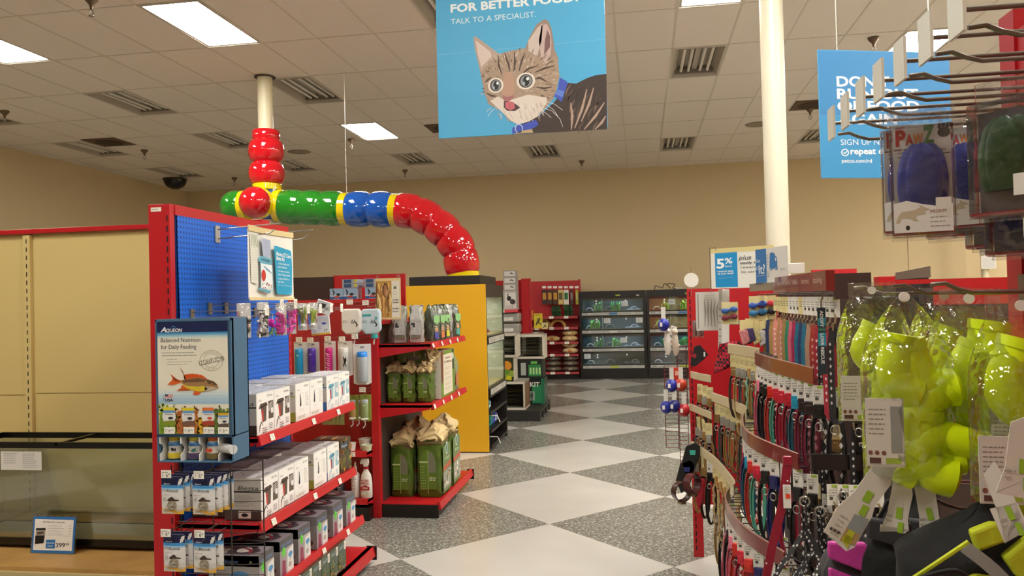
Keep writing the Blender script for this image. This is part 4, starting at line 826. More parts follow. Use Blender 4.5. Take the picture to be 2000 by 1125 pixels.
# ---- bag shelves (faces +x)
S0x, S1x, SY0, SY1 = -1.985, -1.565, 5.80, 6.98; o = V((S0x, SY0, 0))
t = thing('shelving_gondola', 'low red shelving unit loaded with hay and litter bags', 'shelving', o)
def TS(b): b.T = Matrix.Translation(-o); return b
b = TS(B()); b.box(-2.03, -1.972, SY0-.03, SY0+.03, 0, 1.485, RED); b.build('upright', t, bevel=.002)
b = TS(B()); b.box(-2.03, -1.972, SY1-.03, SY1, 0, 1.485, RED); b.build('upright', t, bevel=.002)
b = TS(B()); b.box(-2.02, -1.975, SY0+.03, SY1-.03, .1, 1.47, M('#3b2f29', .6)); b.build('back_panel', t)
b = TS(B()); b.box(-2.03, -1.94, SY0, SY1, 1.46, 1.49, RED); b.build('top_rail', t)
for z in (1.305, .845):
    s = shelf(t, 0, S1x-S0x, 0.01, SY1-SY0-.02, z, .035)
    for k, y in enumerate((.03, .3, .57, .84)): price_tag(s, (S1x-S0x+.016, y, z-.012), (0, 1, 0), (-.3, 0, .95), w=.05)
b = B(); b.box(0, .45, .0, 1.16, .085, .105, RED); b.prism([(.44, .06), (.475, .065), (.465, .12), (.445, .12)], 0, 1.16, RED); b.box(.0, .33, .03, 1.13, 0, .085, BLACK); b.box(0, .455, -.004, .004, .0, .098, BLACK); b.box(.42, .48, 1.16, 1.172, .03, .12, BLACK); b.build('base_deck', t)
# silver hay bags, top shelf
def haybag(label, loc, rz, col, face, seed):
    o_ = thing('hay_bag', label, 'bag', loc, rz, 'hay bags on the top shelf'); softbag('bag_body', o_, .1, .075, .28, M('#a9a79f' if face == 's' else '#5c6152', .25), 'flat', seed, .2, top=.45)
    g = G()
    if face == 's': g.rect(.012, .03, .088, .055, '#6d6752'); g.rect(.014, .06, .086, .15, '#b9b9b4'); g.rect(.016, .115, .044, .15, '#2a2826', 2); g.lines(.02, .1, .02, 6, .007, .004, '#8d8d88', 3); g.lines(.05, .14, .034, 11, .007, .004, '#8d8d88', 3)
    else: g.poly([(.01, .15), (.05, .13), (.09, .15), (.09, .2), (.01, .2)], '#86b878'); g.rect(.02, .02, .07, .07, col, 2); g.lines(.02, .11, .05, 3, .014, .008, '#e0dcd0', 2); g.ell(.045, .09, .02, .02, '#b98a5c', 2)
    g.build('label_print', o_, (-.05, -.049, 0), (1, 0, 0), (0, 0, 1))
    b = B()
    for k in range(5): b.strip([(-.048+.019*k, -.03, .2), (-.044+.02*k, -.016, .245), (-.05+.024*k, -.008, .276)], V((.011, 0, 0)), M(['#35482f', '#c9cdb0', '#2c3327', '#8aa35a', '#dcdac8'][k], .4))
    b.build('top_stripe', o_); return o_
for k, (x, y, rz, c, f, l) in enumerate([(-1.835, 5.93, .15, 0, 's', 'silver hay bag with printed back panel, nearest the red post'), (-1.705, 5.93, .1, 0, 's', 'second silver hay bag with printed back panel, at the shelf corner'), (-1.89, 6.05, .2, 0, 's', 'silver hay bag half hidden behind the one nearest the post'),
        (-1.625, 6.08, 1.2, '#4a4a9c', 'g', 'green topped hay bag with a blue label'), (-1.62, 6.25, 1.3, '#c9784a', 'g', 'green topped hay bag with an orange label'), (-1.62, 6.42, 1.3, '#c4c43a', 'g', 'green topped hay bag with a yellow label'),
        (-1.64, 6.6, .5, 0, 's', 'silver hay bag near the far end of the top shelf'), (-1.62, 6.8, 1.2, '#4a9c8a', 'g', 'last hay bag with a teal label at the far shelf end'), (-1.76, 6.12, .9, '#7aa04a', 'g', 'green hay bag standing behind the two front silver ones')]):
    haybag(l, (x, y, 1.315), rz, c, f, k)
GRN = M('#4a5f1e', .3, 0, .5, 14); TAN = M('#cbb583', .5, 0, .5, 25)
def litter(label, loc, w, d, h, group, rz=0, seed=0, side=True, rot=None):
    o_ = thing('litter_bag', label, 'bag', loc, rz, group, rot=rot); softbag('bag_body', o_, w, d, h*.8, GRN, 'open', seed, .1)
    softbag('band', o_, w*1.015, d*1.015, h*.06, M('#6d5230', .4), 'open', seed, .02, loc=(0, 0, h*.74)); softbag('paper_top', o_, w*.96, d*.96, h*.24, TAN, 'knot', seed+5, .1, top=.7, loc=(0, 0, h*.79), jit=.011)
    g = G(); pw = [(w*.5+w*.33*math.cos(a/10*math.pi), h*(.52+.17*math.sin(a/10*math.pi))) for a in range(11)]; g.poly([(w*.17, h*.5), (w*.17, h*.12), (w*.83, h*.12), (w*.83, h*.5)]+pw[1:-1], '#54701f'); g.poly([(w*.5, h*.36), (w*.8, h*.36), (w*.8, h*.52), (w*.68, h*.64), (w*.5, h*.66)], '#6d6f58', 2)
    g.rect(w*.48, h*.06, w*.5, h*.68, '#90a85a', 3); g.rect(w*.14, h*.5, w*.48, h*.52, '#b7c48e', 3); g.lines(w*.16, h*.44, w*.26, 9, h*.04, h*.014, '#86a04a', 3); g.lines(w*.54, h*.28, w*.26, 2, h*.03, h*.018, '#dfe3c8', 3)
    g.build('front_print', o_, (-w/2, -d/2*1.12-.004, 0), (1, 0, 0), (0, 0, 1))
    if side:
        g = G(); g.rect(d*.06, h*.05, d*.94, h*.72, '#64794a'); g.ell(d*.5, h*.66, d*.13, h*.09, '#cfe0d6', 2); g.ell(d*.5, h*.66, d*.09, h*.07, '#3f6e5a', 3); g.text('Hay', d*.3, h*.5, h*.05, '#c9dcae', w=d*.5, L=3); g.poly([(d*.06, h*.42), (d*.94, h*.46), (d*.94, h*.38), (d*.06, h*.36)], '#b0553a', 3); g.poly([(d*.06, h*.1), (d*.94, h*.1), (d*.94, h*.36), (d*.06, h*.34)], '#9a9a8a', 2); r = random.Random(seed)
        for k in range(9): g.ell(d*r.uniform(.12, .85), h*r.uniform(.12, .32), d*.08, h*.03, r.choice(['#d9d4c4', '#6d5a44', '#b7a98a', '#e6e2d4']), 4, 8)
        g.build('side_print', o_, (w/2*1.05+.004, -d/2, 0), (0, 1, 0), (0, 0, 1))
    return o_
gb = 'large green litter bags on the base deck'
litter('large green litter bag with tan paper top next to the red post', (-1.872, 6.13, .108), .185, .28, .5, gb, 0, 1)
litter('large green litter bag with printed side at the front corner', (-1.65, 6.13, .108), .2, .28, .54, gb, 0, 2)
litter('large green litter bag directly behind the corner one', (-1.65, 6.47, .108), .2, .28, .55, gb, 0, 3)
litter('large green litter bag behind the one by the red post', (-1.872, 6.47, .108), .185, .28, .53, gb, 0, 4)
gm = 'small green litter bags on the middle shelf'
for k, x in enumerate((-1.905, -1.785, -1.665)): litter('small green litter bag with tan top, %s on the middle shelf' % ['beside the red post', 'centre of three', 'beside the white display box'][k], (x, 6.02, .852), .108, .16, .29, gm, 0, 10+k, False)
litter('green litter bag lying flat on top of the three small ones', (-1.93, 6.08, 1.19), .12, .09, .34, gm, 0, 15, False, rot=(0, HP*.97, 0))
def disc(g, d, h):
    g.rect(0, 0, d, h, '#6b8a2c'); g.poly([(0, h*.3), (d*.22, h*.4), (d*.2, h), (0, h)], '#6d4028', 2); g.rect(d*.16, h*.06, d*.82, h*.92, '#d9cfb8', 3); g.text('Discover', d*.3, h*.82, h*.05, '#4a2f1c', w=d*.34, bold=.01, L=5); g.text('The Difference', d*.2, h*.73, h*.05, '#4a2f1c', w=d*.56, bold=.01, L=5)
    for k in range(5): g.lines(d*.25, h*(.62-.11*k), d*.45, 2, h*.03, h*.014, '#a08a6a', 4)
    g.rect(d*.82, h*.55, d*.94, h, '#2c2a22', 4); g.ell(d*.88, h*.84, d*.05, h*.08, '#dfe6d2', 5)
c = carton('display_box', 'white display box with a Discover The Difference panel on the middle shelf', 'box', None, .13, .46, .375, '#c9c4b4', None, None, None, other=disc); c.location = (-1.645+.07, 6.14, .85); c.location.x = -1.638+.0; c.location.y = 6.13
o_ = thing('hay_bag', 'slim printed bag standing behind the white display box', 'bag', (-1.63, 6.72, .85), HP); softbag('bag_body', o_, .14, .08, .32, M('#8a8f6a', .3), 'flat', 31, .2); b = B(); b.box(-.05, .05, -.052, -.046, .05, .16, M('#b9774a', .4)); b.build('label_panel', o_)
# framed hay picture on the top rail
t = thing('framed_sign', 'cream framed picture sign with hay and rabbit standing on the red rail', 'sign', (-2.0, 5.83, 1.497), rot=(-.03, 0, .0)); fw, fh = .2, .315
b = B(); b.box(0, fw, 0, .006, 0, fh, M('#d5bd84', .5)); b.build('sign_frame', t, bevel=.001)
g = G(); P = lambda X, Y: (X-1290, 800-Y); g.rect(0, 10, 245, 640, '#b88a3c'); g.rect(245, 10, 372, 640, '#ddd5c2')
for k, c in enumerate(['#e3c476', '#8f5a26', '#d9a95a', '#6d4420', '#efd794', '#c98f48', '#f0dca0', '#a8703a']):
    r = random.Random(k)
    for j in range(3): x = r.uniform(10, 235); g.taper([(x, r.uniform(20, 200)), (x+r.uniform(-30, 30), 320), (max(8, min(238, x+r.uniform(-70, 70))), r.uniform(420, 620))], r.uniform(20, 50), c, 2+(k+j) % 5)
g.ell(150, 480, 44, 130, '#4a2c18', 7); g.ell(150, 470, 30, 110, '#9c6a44', 8); g.ell(170, 430, 20, 70, '#c08a5c', 9)
for y, s_ in ((300, 'Convenient'), (255, 'Sustainable'), (150, 'No Added'), (100, 'Sugar')): g.text(s_, 258, y, 26, '#4a4038', w=96, bold=.02, L=4)
g.poly([(275, 500), (285, 560), (300, 520), (315, 560), (325, 500)], '#3f5a3a', 3); g.ell(300, 430, 26, 34, '#b9b4a4', 3); g.ell(300, 434, 20, 26, '#ddd5c2', 4)
g.build('picture_print', t, (.008, -.001, .01), ((fw-.016)/372, 0, 0), (0, 0, (fh-.03)/640))
b = B(); b.tube([(.01, .004, fh-.01), (.012, .004, fh+.02), (.03, .004, fh+.014)], .003, STEEL, 5); b.tube([(.19, .004, fh-.01), (.188, .004, fh+.02), (.17, .004, fh+.014)], .003, STEEL, 5); b.build('clip', t)
# ---- bottle wall (faces -y)
WY = 5.98; o = V((-2.5, WY, 0)); DR = M('#a0141d', .42)
t = thing('bottle_wall_bay', 'dark red end bay with pet water bottles between pegboard and bag shelves', 'shelving', o)
def TW(b): b.T = Matrix.Translation(-o); return b
b = TW(B()); b.box(-2.98, -2.03, WY, WY+.04, 0, 1.63, DR); b.build('back_panel', t)
b = TW(B()); b.box(-2.98, -2.03, WY-.01, WY+.05, 1.63, 1.66, RED); b.build('top_rail', t)
for z in (.515, .165):
    s = shelf(t, -.45, .47, -.33, 0, z, .03, 'y-'); [price_tag(s, (x, -.352, z-.008), (1, 0, 0), w=.06, h=.035) for x in (-.1, .16, .36)]
b = TW(B()); b.box(-2.98, -2.03, WY-.3, WY, 0, .1, BLACK); b.build('kick_base', t)
for k, (px, py, Y) in enumerate([(584, 663, 5.6), (606, 664, 5.6), (640, 661, 5.6), (668, 662, 5.6), (693, 657, 5.6), (683, 590, 5.6), (714, 591, 5.6), (708, 761, 5.6)]):
    p = at(px, py, Y=Y); o_ = thing('priced_hook', 'white price tag hook on the red bottle wall, %s' % ['far left', 'above the purple bottle', 'above the pink bottle', 'above the clear bottle', 'beside the blue bottle', 'above the white jug', 'above the teal marked jug', 'above the lower right bottle card'][k], 'hook', p, group='price tag hooks on the bottle wall')
    b = B(); b.tube([(0, .002, 0), (0, WY-Y, 0)], .003, STEEL, 5); b.tube([(0, .04, -.03), (0, WY-Y, -.03)], .003, STEEL, 5); b.build('wire', o_, smooth=True); price_tag(o_, (0, 0, 0), (1, 0, 0), w=.05, h=.036)
def bottle_card(label, p, w, h, kind, col, cap=None, rz=0):
    o_ = thing('water_bottle_pack', label, 'package', p, rz, 'hanging pet water bottle packs')
    b = B(); b.prism([(-w/2, 0), (w/2, 0), (w/2, -h*.96), (w*.3, -h), (-w*.3, -h), (-w/2, -h*.96)], 0, .003, M('#d6d3cb' if kind != 'g' else '#8a9440', .45)); b.build('backing_card', o_)
    r = w*.3
    b = B(); b.lathe([(r*.8, -h*.93), (r, -h*.9), (r, -h*.32), (r*.95, -h*.3)], M(col, .2), (0, -r*.8, 0), 16); b.build('bottle', o_, smooth=True)
    b = B(); b.lathe([(r*.98, -h*.31), (r*.98, -h*.2), (r*.8, -h*.18)], M(cap or col, .25), (0, -r*.8, 0), 16); b.build('cap', o_, smooth=True)
    g = G(); g.text('AA', -w*.12, -h*.1, h*.05, '#2c2a28', bold=.03); g.lines(-w*.4, -h*.05, w*.3, 1, 1, .006, '#8a8680')
    g.build('card_print', o_, (0, -.001, 0), (1, 0, 0), (0, 0, 1))
    if kind == 'p':
        g = G(); [g.line([(-r*.6+.012*(k % 2), -h*.34-k*.017), (r*.6, -h*.38-k*.017)], .004, '#efc6dc') for k in range(8)]; g.build('bottle_print', o_, (0, -r*1.82, 0), (1, 0, 0), (0, 0, 1))
    if kind == 'c':
        g = G(); g.poly([(.01, -.11), (.02, -.13), (.03, -.11), (.032, -.14), (.024, -.16), (.034, -.185), (.028, -.185), (.018, -.165), (.008, -.19), (.004, -.185), (.012, -.15), (.006, -.12)], '#1d1b1a'); g.build('rabbit_print', o_, (0, -r*1.85, 0), (1, 0, 0), (0, 0, 1))
    if kind == 'g':
        b = B(); b.lathe([(r*.5, 0), (r*1.2, .012), (r*.3, .03)], M('#dedbd3', .4), (0, -r, -h*.95), 12); b.tube([(0, -r, -h*.95), (.004, -r-.004, -h*1.12), (-.012, -r-.01, -h*1.22)], .004, M('#cfccc6', .3, .3), 6); b.build('sipper_tube', o_, smooth=True)
    b = B(); b.tube([(r, -r*.8, -h*.36), (0, -r*2, -h*.38), (-r, -r*.8, -h*.36)], .002, M('#d8d8d6', .3), 5); b.build('wire_holder', o_)
    return o_
bottle_card('hanging card with a teal blue bottle, leftmost of the bottle row', at(586, 668, Y=5.62), .1, .26, 'n', '#1f8fc0')
bottle_card('hanging card with a purple bottle right of the teal one', at(611, 668, Y=5.64), .1, .24, 'n', '#4a2a9c')
bottle_card('hanging card with a dark blue bottle behind the purple one', at(604, 680, Y=5.75), .1, .26, 'n', '#1f4f9c')
bottle_card('hanging card with a pink patterned bottle in the middle of the row', at(644, 666, Y=5.62), .09, .26, 'p', '#c4257c')
bottle_card('hanging card with a clear bottle and rabbit silhouette', at(674, 666, Y=5.62), .115, .26, 'c', '#c9c7c2', '#d9d7d2')
bottle_card('hanging clear bottle with bright blue cap, rightmost of the row', at(707, 672, Y=5.62), .13, .3, 'n', '#a3acb0', '#1f7fd8', .3)
bottle_card('small green card with sipper bottle at the lower right of the bottle wall', at(714, 770, Y=5.62), .085, .2, 'g', '#8a9a6a', '#9aa0a0')
bottle_card('small green card with sipper bottle partly behind the upper shelf end', at(690, 772, Y=5.7), .075, .19, 'g', '#a88a50', '#9aa0a0')
bottle_card('small grey card with sipper bottle between the two green ones', at(702, 771, Y=5.78), .08, .19, 'g', '#6a5a4a', '#6a6a6a')
o_ = thing('toy_pack', 'flat green pack with a red and blue disc hanging below the upper shelf', 'package', at(650, 785, Y=5.6), 0); b = B(); b.box(-.085, .085, 0, .004, -.17, 0, M('#8a9440', .4)); b.build('backing_card', o_)
b = B(); b.tube([(0, .38, .01), (0, 0, .006)], .003, STEEL, 5); b.build('hang_wire', o_); b = B(); b.box(-.085, .085, -.02, -.002, -.165, -.03, BLISTER); b.build('clear_blister', o_, bevel=.006)
g = G(); g.ell(-.03, -.11, .034, .034, '#b0304a', n=24); g.poly([(-.064+.0, -.11), (-.06, -.09), (-.03, -.076), (0, -.09), (.004, -.11)], '#2f7fb0', 2); g.rect(-.075, -.15, -.06, -.06, '#c9453a', 2); [g.taper([(.02+.015*k, -.16), (.025+.015*k, -.1), (.03+.015*k, -.05)], .01, ['#3f7a5a', '#c9b05a', '#2f5a8a', '#8aa03a'][k], 2) for k in range(4)]; g.build('toy_print', o_, (0, -.001, 0), (1, 0, 0), (0, 0, 1))
def jug(label, p, w, h, col, teal):
    o_ = thing('water_jug', label, 'bottle', p, 0, 'white water jugs on the bottle wall'); b = B(); d = .05
    prof = [(-w/2, -h*.12), (-w*.4, 0), (w*.4, 0), (w/2, -h*.12), (w/2, -h*.78), (w*.28, -h*.95), (-w*.28, -h*.95), (-w/2, -h*.78)]
    b.prism(prof, -d, 0, M(col, .3)); b.build('jug_body', o_, bevel=.012, smooth=True)
    g = G(); g.text('AA', w*.02, -h*.55, h*.16, '#1f1c1b', w=w*.26); g.lines(-w*.42, -h*.45, w*.25, 2, h*.05, h*.03, '#77736c'); g.taper([(w*.26, -h*.48), (w*.34, -h*.6), (w*.26, -h*.68)], .012, '#1f1c1b', 2)
    if teal: g.rect(-w*.4, -h*.28, w*.05, -h*.2, '#2f9c9c'); g.rect(w*.25, -h*.4, w*.35, -h*.3, '#2f9c9c')
    g.build('jug_print', o_, (0, -d-.001, 0), (1, 0, 0), (0, 0, 1))
    b = B(); b.lathe([(.028, -.03), (.03, -.026), (.024, 0)], M('#2f9c9c' if teal else '#4a423c', .3), (w*.15, -d/2, -h*.95), 14); b.tube([(w*.15, -d/2, -h*.95-.02), (w*.12, -d/2-.01, -h*.95-.075)], .006, M('#d0cec8', .3, .4), 8); b.build('spout', o_, smooth=True)
jug('white water jug with black rabbit print, left of the pair', at(689, 603, Y=5.66), .15, .2, '#d9d5cc', False)
jug('pale blue water jug with teal marks, right of the pair', at(727, 603, Y=5.7), .15, .2, '#b9cdd3', True)
# small shelves: bowls and sprays
def cup(label, p, r_, h, col):
    b = B(); b.lathe([(r_*.8, 0), (r_, h), (r_*1.06, h), (r_*1.06, h+.006), (r_*.9, h+.006), (r_*.72, .01)], M(col, .35), n=20); tag(b.build('feeding_bowl', smooth=True, loc=p), label, 'bowl', 'bowls on the small red shelf')
cup('white plastic cup at the left of the small bowls', (-2.17, 5.72, .517), .03, .055, '#dcd8cf'); cup('pale green bowl at the right of the small bowls', (-2.055, 5.72, .517), .042, .04, '#c3c7a8'); cup('wide cream bowl behind the other two', (-2.1, 5.82, .517), .05, .07, '#cfcabd')
o_ = thing('spray_bottle', 'white stain remover spray bottle with red label beside the red post', 'bottle', (-2.063, 5.72, .167)); b = B(); b.lathe([(.04, 0), (.046, .008), (.046, .11), (.038, .17), (.02, .2), (.016, .215)], M('#e3dfd6', .35), n=22, sx=1, sy=.65); b.build('bottle_body', o_, smooth=True)
b = B(); b.lathe([(.019, .215), (.019, .23)], M('#b01824', .4), n=16); b.build('collar', o_, smooth=True)
b = B(); b.prism([(-.045, .262), (-.042, .25), (-.02, .252), (-.016, .232), (.014, .232), (.022, .262), (.018, .29), (-.03, .292)], -.012, .012, M('#e6e2d9', .35)); b.prism([(-.03, .25), (-.045, .222), (-.039, .22), (-.022, .246)], -.006, .006, M('#b01824', .4)); b.build('trigger_head', o_, bevel=.003)
g = G(); g.text("NATURE'S", -.03, .125, .015, '#b01824', w=.06, bold=.03); g.text('MIRACLE', -.03, .106, .015, '#b01824', w=.06, bold=.03); g.poly([(-.034, .06), (.034, .06), (.034, .085), (0, .1), (-.034, .085)], '#b01824'); g.text('STAIN', -.02, .07, .013, '#efe9e0', w=.04, L=4, bold=.02); g.ell(0, .035, .03, .012, '#c9ccb4'); g.build('label_print', o_, (0, -.0315, 0), (1, 0, 0), (0, 0, 1))
o_ = thing('pump_bottle', 'slim white pump bottle left of the spray bottle', 'bottle', (-2.155, 5.74, .167)); b = B(); b.lathe([(.03, 0), (.032, .17), (.012, .19), (.012, .205)], M('#ddd6cf', .4), n=18); b.build('bottle_body', o_, smooth=True)
b = B(); b.lathe([(.014, .2), (.014, .225), (.008, .23), (.006, .26)], M('#e6e2d9', .4), n=12); b.build('nozzle', o_, smooth=True); g = G(); g.lines(-.02, .15, .04, 8, .014, .008, '#9c5a5c'); g.build('label_print', o_, (0, -.0325, 0), (1, 0, 0), (0, 0, 1))
for k, (x, c, cap, h, l) in enumerate([(-2.27, '#2a2a34', '#e0dcd4', .12, 'black bottle with white cap on the low shelf of the bottle wall'), (-2.33, '#1f2230', '#1a1a1c', .12, 'black bottle with dark cap next to the white capped one'), (-2.4, '#5fa02a', '#5fa02a', .07, 'bright green bottle on the low shelf, left of the black ones')]):
    o_ = thing('supplement_bottle', l, 'bottle', (x, 5.74, .167)); b = B(); b.lathe([(.026, 0), (.028, .005), (.028, h*.75), (.018, h*.85)], M(c, .3), n=16); b.build('bottle_body', o_, smooth=True); b = B(); b.lathe([(.02, h*.85), (.02, h), (.017, h+.004)], M(cap, .4), n=16); b.build('cap', o_, smooth=True)
    g = G(); g.lines(-.018, h*.6, .034, 3, .012, .007, '#a7b5c9'); g.build('label_print', o_, (0, -.0285, 0), (1, 0, 0), (0, 0, 1))
# shelf with boxes above the bottle wall
t = thing('storage_shelf', 'red backed shelf with blue boxes seen above the bottle wall', 'shelving', (-2.6, 6.45, 0)); b = B(); b.box(-.75, .53, -.15, .3, 1.62, 1.64, RED); b.build('shelf', t); b = B(); b.box(-.1, .56, .3, .33, 0, 1.88, RED); b.build('back_panel', t); b = B(); b.box(-1.1, -.1, .28, .33, 0, 1.87, CB2); b.build('dark_panel', t); b = B(); b.box(-.75, .53, -.1, .3, 0, 1.62, DRED); b.build('cabinet_base', t)
def dogbox(c1, c2):
    def f(g, w, h): g.rect(0, 0, w, h, '#c4cbd2'); g.rect(0, 0, w, h*.4, c1, 2); g.poly([(0, h*.5), (w, h*.45), (w, h), (0, h)], c2, 2); g.taper([(w*.2, h*.95), (w*.32, h*.7), (w*.25, h*.5)], w*.13, '#1f1c1e', 3); g.ell(w*.62, h*.55, w*.15, h*.1, '#2a2624', 3); g.ell(w*.5, h*.38, w*.2, h*.07, '#b5483c', 4); g.text('PADS', w*.28, h*.15, h*.1, '#e8ecef', w=w*.45, L=5)
    return f
b1 = carton('pad_box', 'x', 'box', None, .12, .12, .115, '#b9bfc4', dogbox('#2763a0', '#8fb4cf'), dogbox('#2763a0', '#a9b0b4'))
b2 = carton('pad_box', 'x', 'box', None, .135, .15, .035, '#8f9aa4', lambda g, w, h: (g.rect(0, 0, w, h, '#9aa6b0'), g.rect(w*.12, h*.1, w*.6, h*.9, '#28527e', 2), g.rect(w*.78, h*.2, w*.95, h*.9, '#c9c43a', 2)))
for k, (px, py, Y, s_, l) in enumerate([(658, 591, 6.36, 1, 'blue and white pad box, left one above the bottle wall'), (684, 590, 6.36, 1.02, 'grey blue pad box in the middle with two flat boxes on it'), (727, 589, 6.36, 1.12, 'white and blue pad box on the right with a flat box on it')]):
    p = at(px, py, Y=Y); p.z = 1.64; put(b1, tuple(p), 0, l, 'pad boxes on the shelf above the bottle wall')
for k, (px, z, l) in enumerate([(684, 1.758, 'lower flat box on the middle pad box'), (684, 1.795, 'upper flat box on the middle pad box'), (727, 1.758, 'lower flat box on the right pad box'), (727, 1.795, 'upper flat box on the right pad box')]):
    p = at(px, 590, Y=6.36); p.z = z; put(b2, tuple(p), 0, l, 'flat pad boxes on top')
# ================================================================ BACK: tank wall, bays, pallet
# ---- aquarium racks
AX = [(-1.21, .12), (.13, 1.5)]; AY = 16.02; AZ = [(1.345, 1.615), (.985, 1.25), (.62, .88), (.28, .53)]
labs = ['black aquarium wall unit at the back left with four tank rows', 'black aquarium wall unit at the back right, partly behind the red wire grid']
TLM = emis('tank_lamp', '#cfe8ff', 15); TLW = emis('tank_lamp_warm', '#fff0c8', 15)
for u, (x0, x1) in enumerate(AX):
    W_ = x1-x0; t = thing('aquarium_rack', labs[u], 'aquarium rack', (x0, AY, 0)); b = B(); zs = [0]+[z for a in AZ[::-1] for z in a]+[1.76]
    b.box(0, W_, .35, .5, 0, 1.76, CB); b.box(0, .05, 0, .35, 0, 1.76, BLACK); b.box(W_-.06, W_, 0, .35, 0, 1.76, BLACK)
    for a, c in ((0, .28), (.53, .62), (.88, .985), (1.25, 1.345), (1.615, 1.76)): b.box(.05, W_-.06, 0, .35, a, c, BLACK)
    b.build('rack_frame', t)
    for k, (z0, z1) in enumerate(AZ):
        warm = (u == 1 and k < 2); q = thing('tank', None, None, (0, 0, z0)); q.parent = t; q.location = (.05, 0, z0); w_, h_ = W_-.11, z1-z0
        b = B(); b.box(0, w_, .3, .34, 0, h_, M('#6d6450' if warm else ('#2f4650' if k < 3 else '#3a3f3c'), .7, 0, .3, 12)); b.build('tank_back', q)
        b = B(); b.box(0, w_, .02, .3, 0, .02, M('#7d6a52' if warm else '#4a565a', .9, 0, 1, 70)); b.build('gravel', q)
        if k != 3:
            b = B(); b.box(.05, w_-.05, .03, .06, h_-.02, h_-.008, TLW if warm else TLM); b.build('tank_lamp', q)
        else:
            b = B(); b.box(w_*.1, w_*.4, .03, .06, h_-.02, h_-.008, TLM); b.build('tank_lamp', q)
        b = B(); b.box(0, w_, 0, .005, 0, h_, GLASS); b.build('glass_front', q); b = B(); b.box(0, w_, .012, .02, h_-.035, h_, BLACK); b.build('hood_lip', q)
        if k < 3: b = B(); b.box(w_*.33-.005, w_*.33+.005, .0, .3, 0, h_, M('#8fa5a8', .3)); b.build('divider', q)
        r = random.Random(u*10+k); b = B(); gc = ['#8fd05a', '#6fae3a', '#b5d86a'] if warm else ['#3f8f4a', '#2f7a3f', '#6fb060']
        for j in range(22 if k < 3 else 0):
            x = w_*(.55 if k != 1 else .2)+r.uniform(-.09, .09)+(w_*.0 if j % 3 else w_*-.3 if k != 1 else 0); b.strip([(x, .12, .02), (x+r.uniform(-.03, .03), .1, h_*.45), (x+r.uniform(-.06, .06), .1, h_*r.uniform(.4, .75))], V((.022, 0, 0)), M(r.choice(gc), .6))
        if k < 3: b.build('tank_plant', q)
        b = B()
        for (cx_, rr, c) in ((.12, .07, '#9aa5a6'), (.45, .09, '#5a5f5c'), (.85, .08, '#8f97a5')): b.tube([(w_*cx_+rr*math.cos(a*.52), .14, .015+rr*.9*math.sin(a*.52)) for a in range(7)], .014, M(c, .6), 7)
        b.build('cave_arch', q, smooth=True)
        b = B(); r = random.Random(k)
        for j in range(7): b.ball((w_*r.uniform(.7, .97), .1, .03), .05, .04, .022, M('#7f8a98', .7), 8, 5)
        b.build('rock', q, smooth=True)
        for (cx_, zz) in ((.24, .8), (.24, .6), (.72, .8)): b = B(); b.tube([(w_*cx_, -.002, h_*zz), (w_*cx_, -.008, h_*zz)], .018, M('#dfe8e6', .4), 12); b.build('glass_sticker', q)
        g = G(); g.rect(0, 0, w_, .055, '#b9bab4'); g.lines(w_*.02, .042, w_*.1, 3, .014, .01, '#4a4a4a'); g.lines(w_*.87, .042, w_*.1, 2, .014, .008, '#77776f'); g.rect(w_*.15, .01, w_*.8, .045, '#a5a7a2', 2); g.rect(w_*.45, .006, w_*.58, .05, ['#3f78b0', '#c9cac4', '#b9bab4', '#a8b83a'][k], 3); g.build('label_strip', q, (0, -.002, -.07), (1, 0, 0), (0, 0, 1))
        ns = {0: [(.65, .5)], 1: [(.36, .6), (.88, .6)], 2: [(.62, .5)], 3: [(.02, .62)]}[k] if u == 0 else {0: [(.3, .55)], 1: [], 2: [(.25, .5)], 3: []}[k]
        for (cx_, zz) in ns:
            g = G(); g.rect(0, 0, .13, .1, '#c3cacb'); (g.lines(.015, .08, .1, 5, .015, .008, '#8a9092') if not (u == 1 and k == 0) else g.text('50%', .02, .03, .04, '#3a3632', w=.09)); g.build('paper_notice', q, (w_*cx_, -.004, h_*zz-.03), (1, 0, 0), (0, 0, 1))
    g = G(); g.rect(.55*W_, 1.66, .62*W_, 1.685, '#a8b840'); g.rect(.86*W_, 1.65, .9*W_, 1.675, '#c9c9c4'); g.build('rack_label', t, (0, -.001, 0), (1, 0, 0), (0, 0, 1))
b = B(); b.tube(spline([(.3, 16.2, 1.77), (.32, 16.15, 1.84), (.45, 16.2, 1.8), (.5, 16.15, 1.88), (.62, 16.2, 1.78), (.55, 16.2, 1.87), (.7, 16.15, 1.86), (.66, 16.2, 1.78), (.85, 16.2, 1.775)], 6), .008, M('#3a3028', .6), 6); tag(b.build('cable_bundle', smooth=True), 'tangled dark cable lying on top of the aquarium wall', 'cable')
b = B(); b.box(-.07, .07, -.05, .05, 0, .04, M('#cfc8b8', .5)); tag(b.build('power_adapter', bevel=.006, loc=(.78, 16.12, 1.762)), 'small cream power box on top of the aquarium wall', 'adapter')
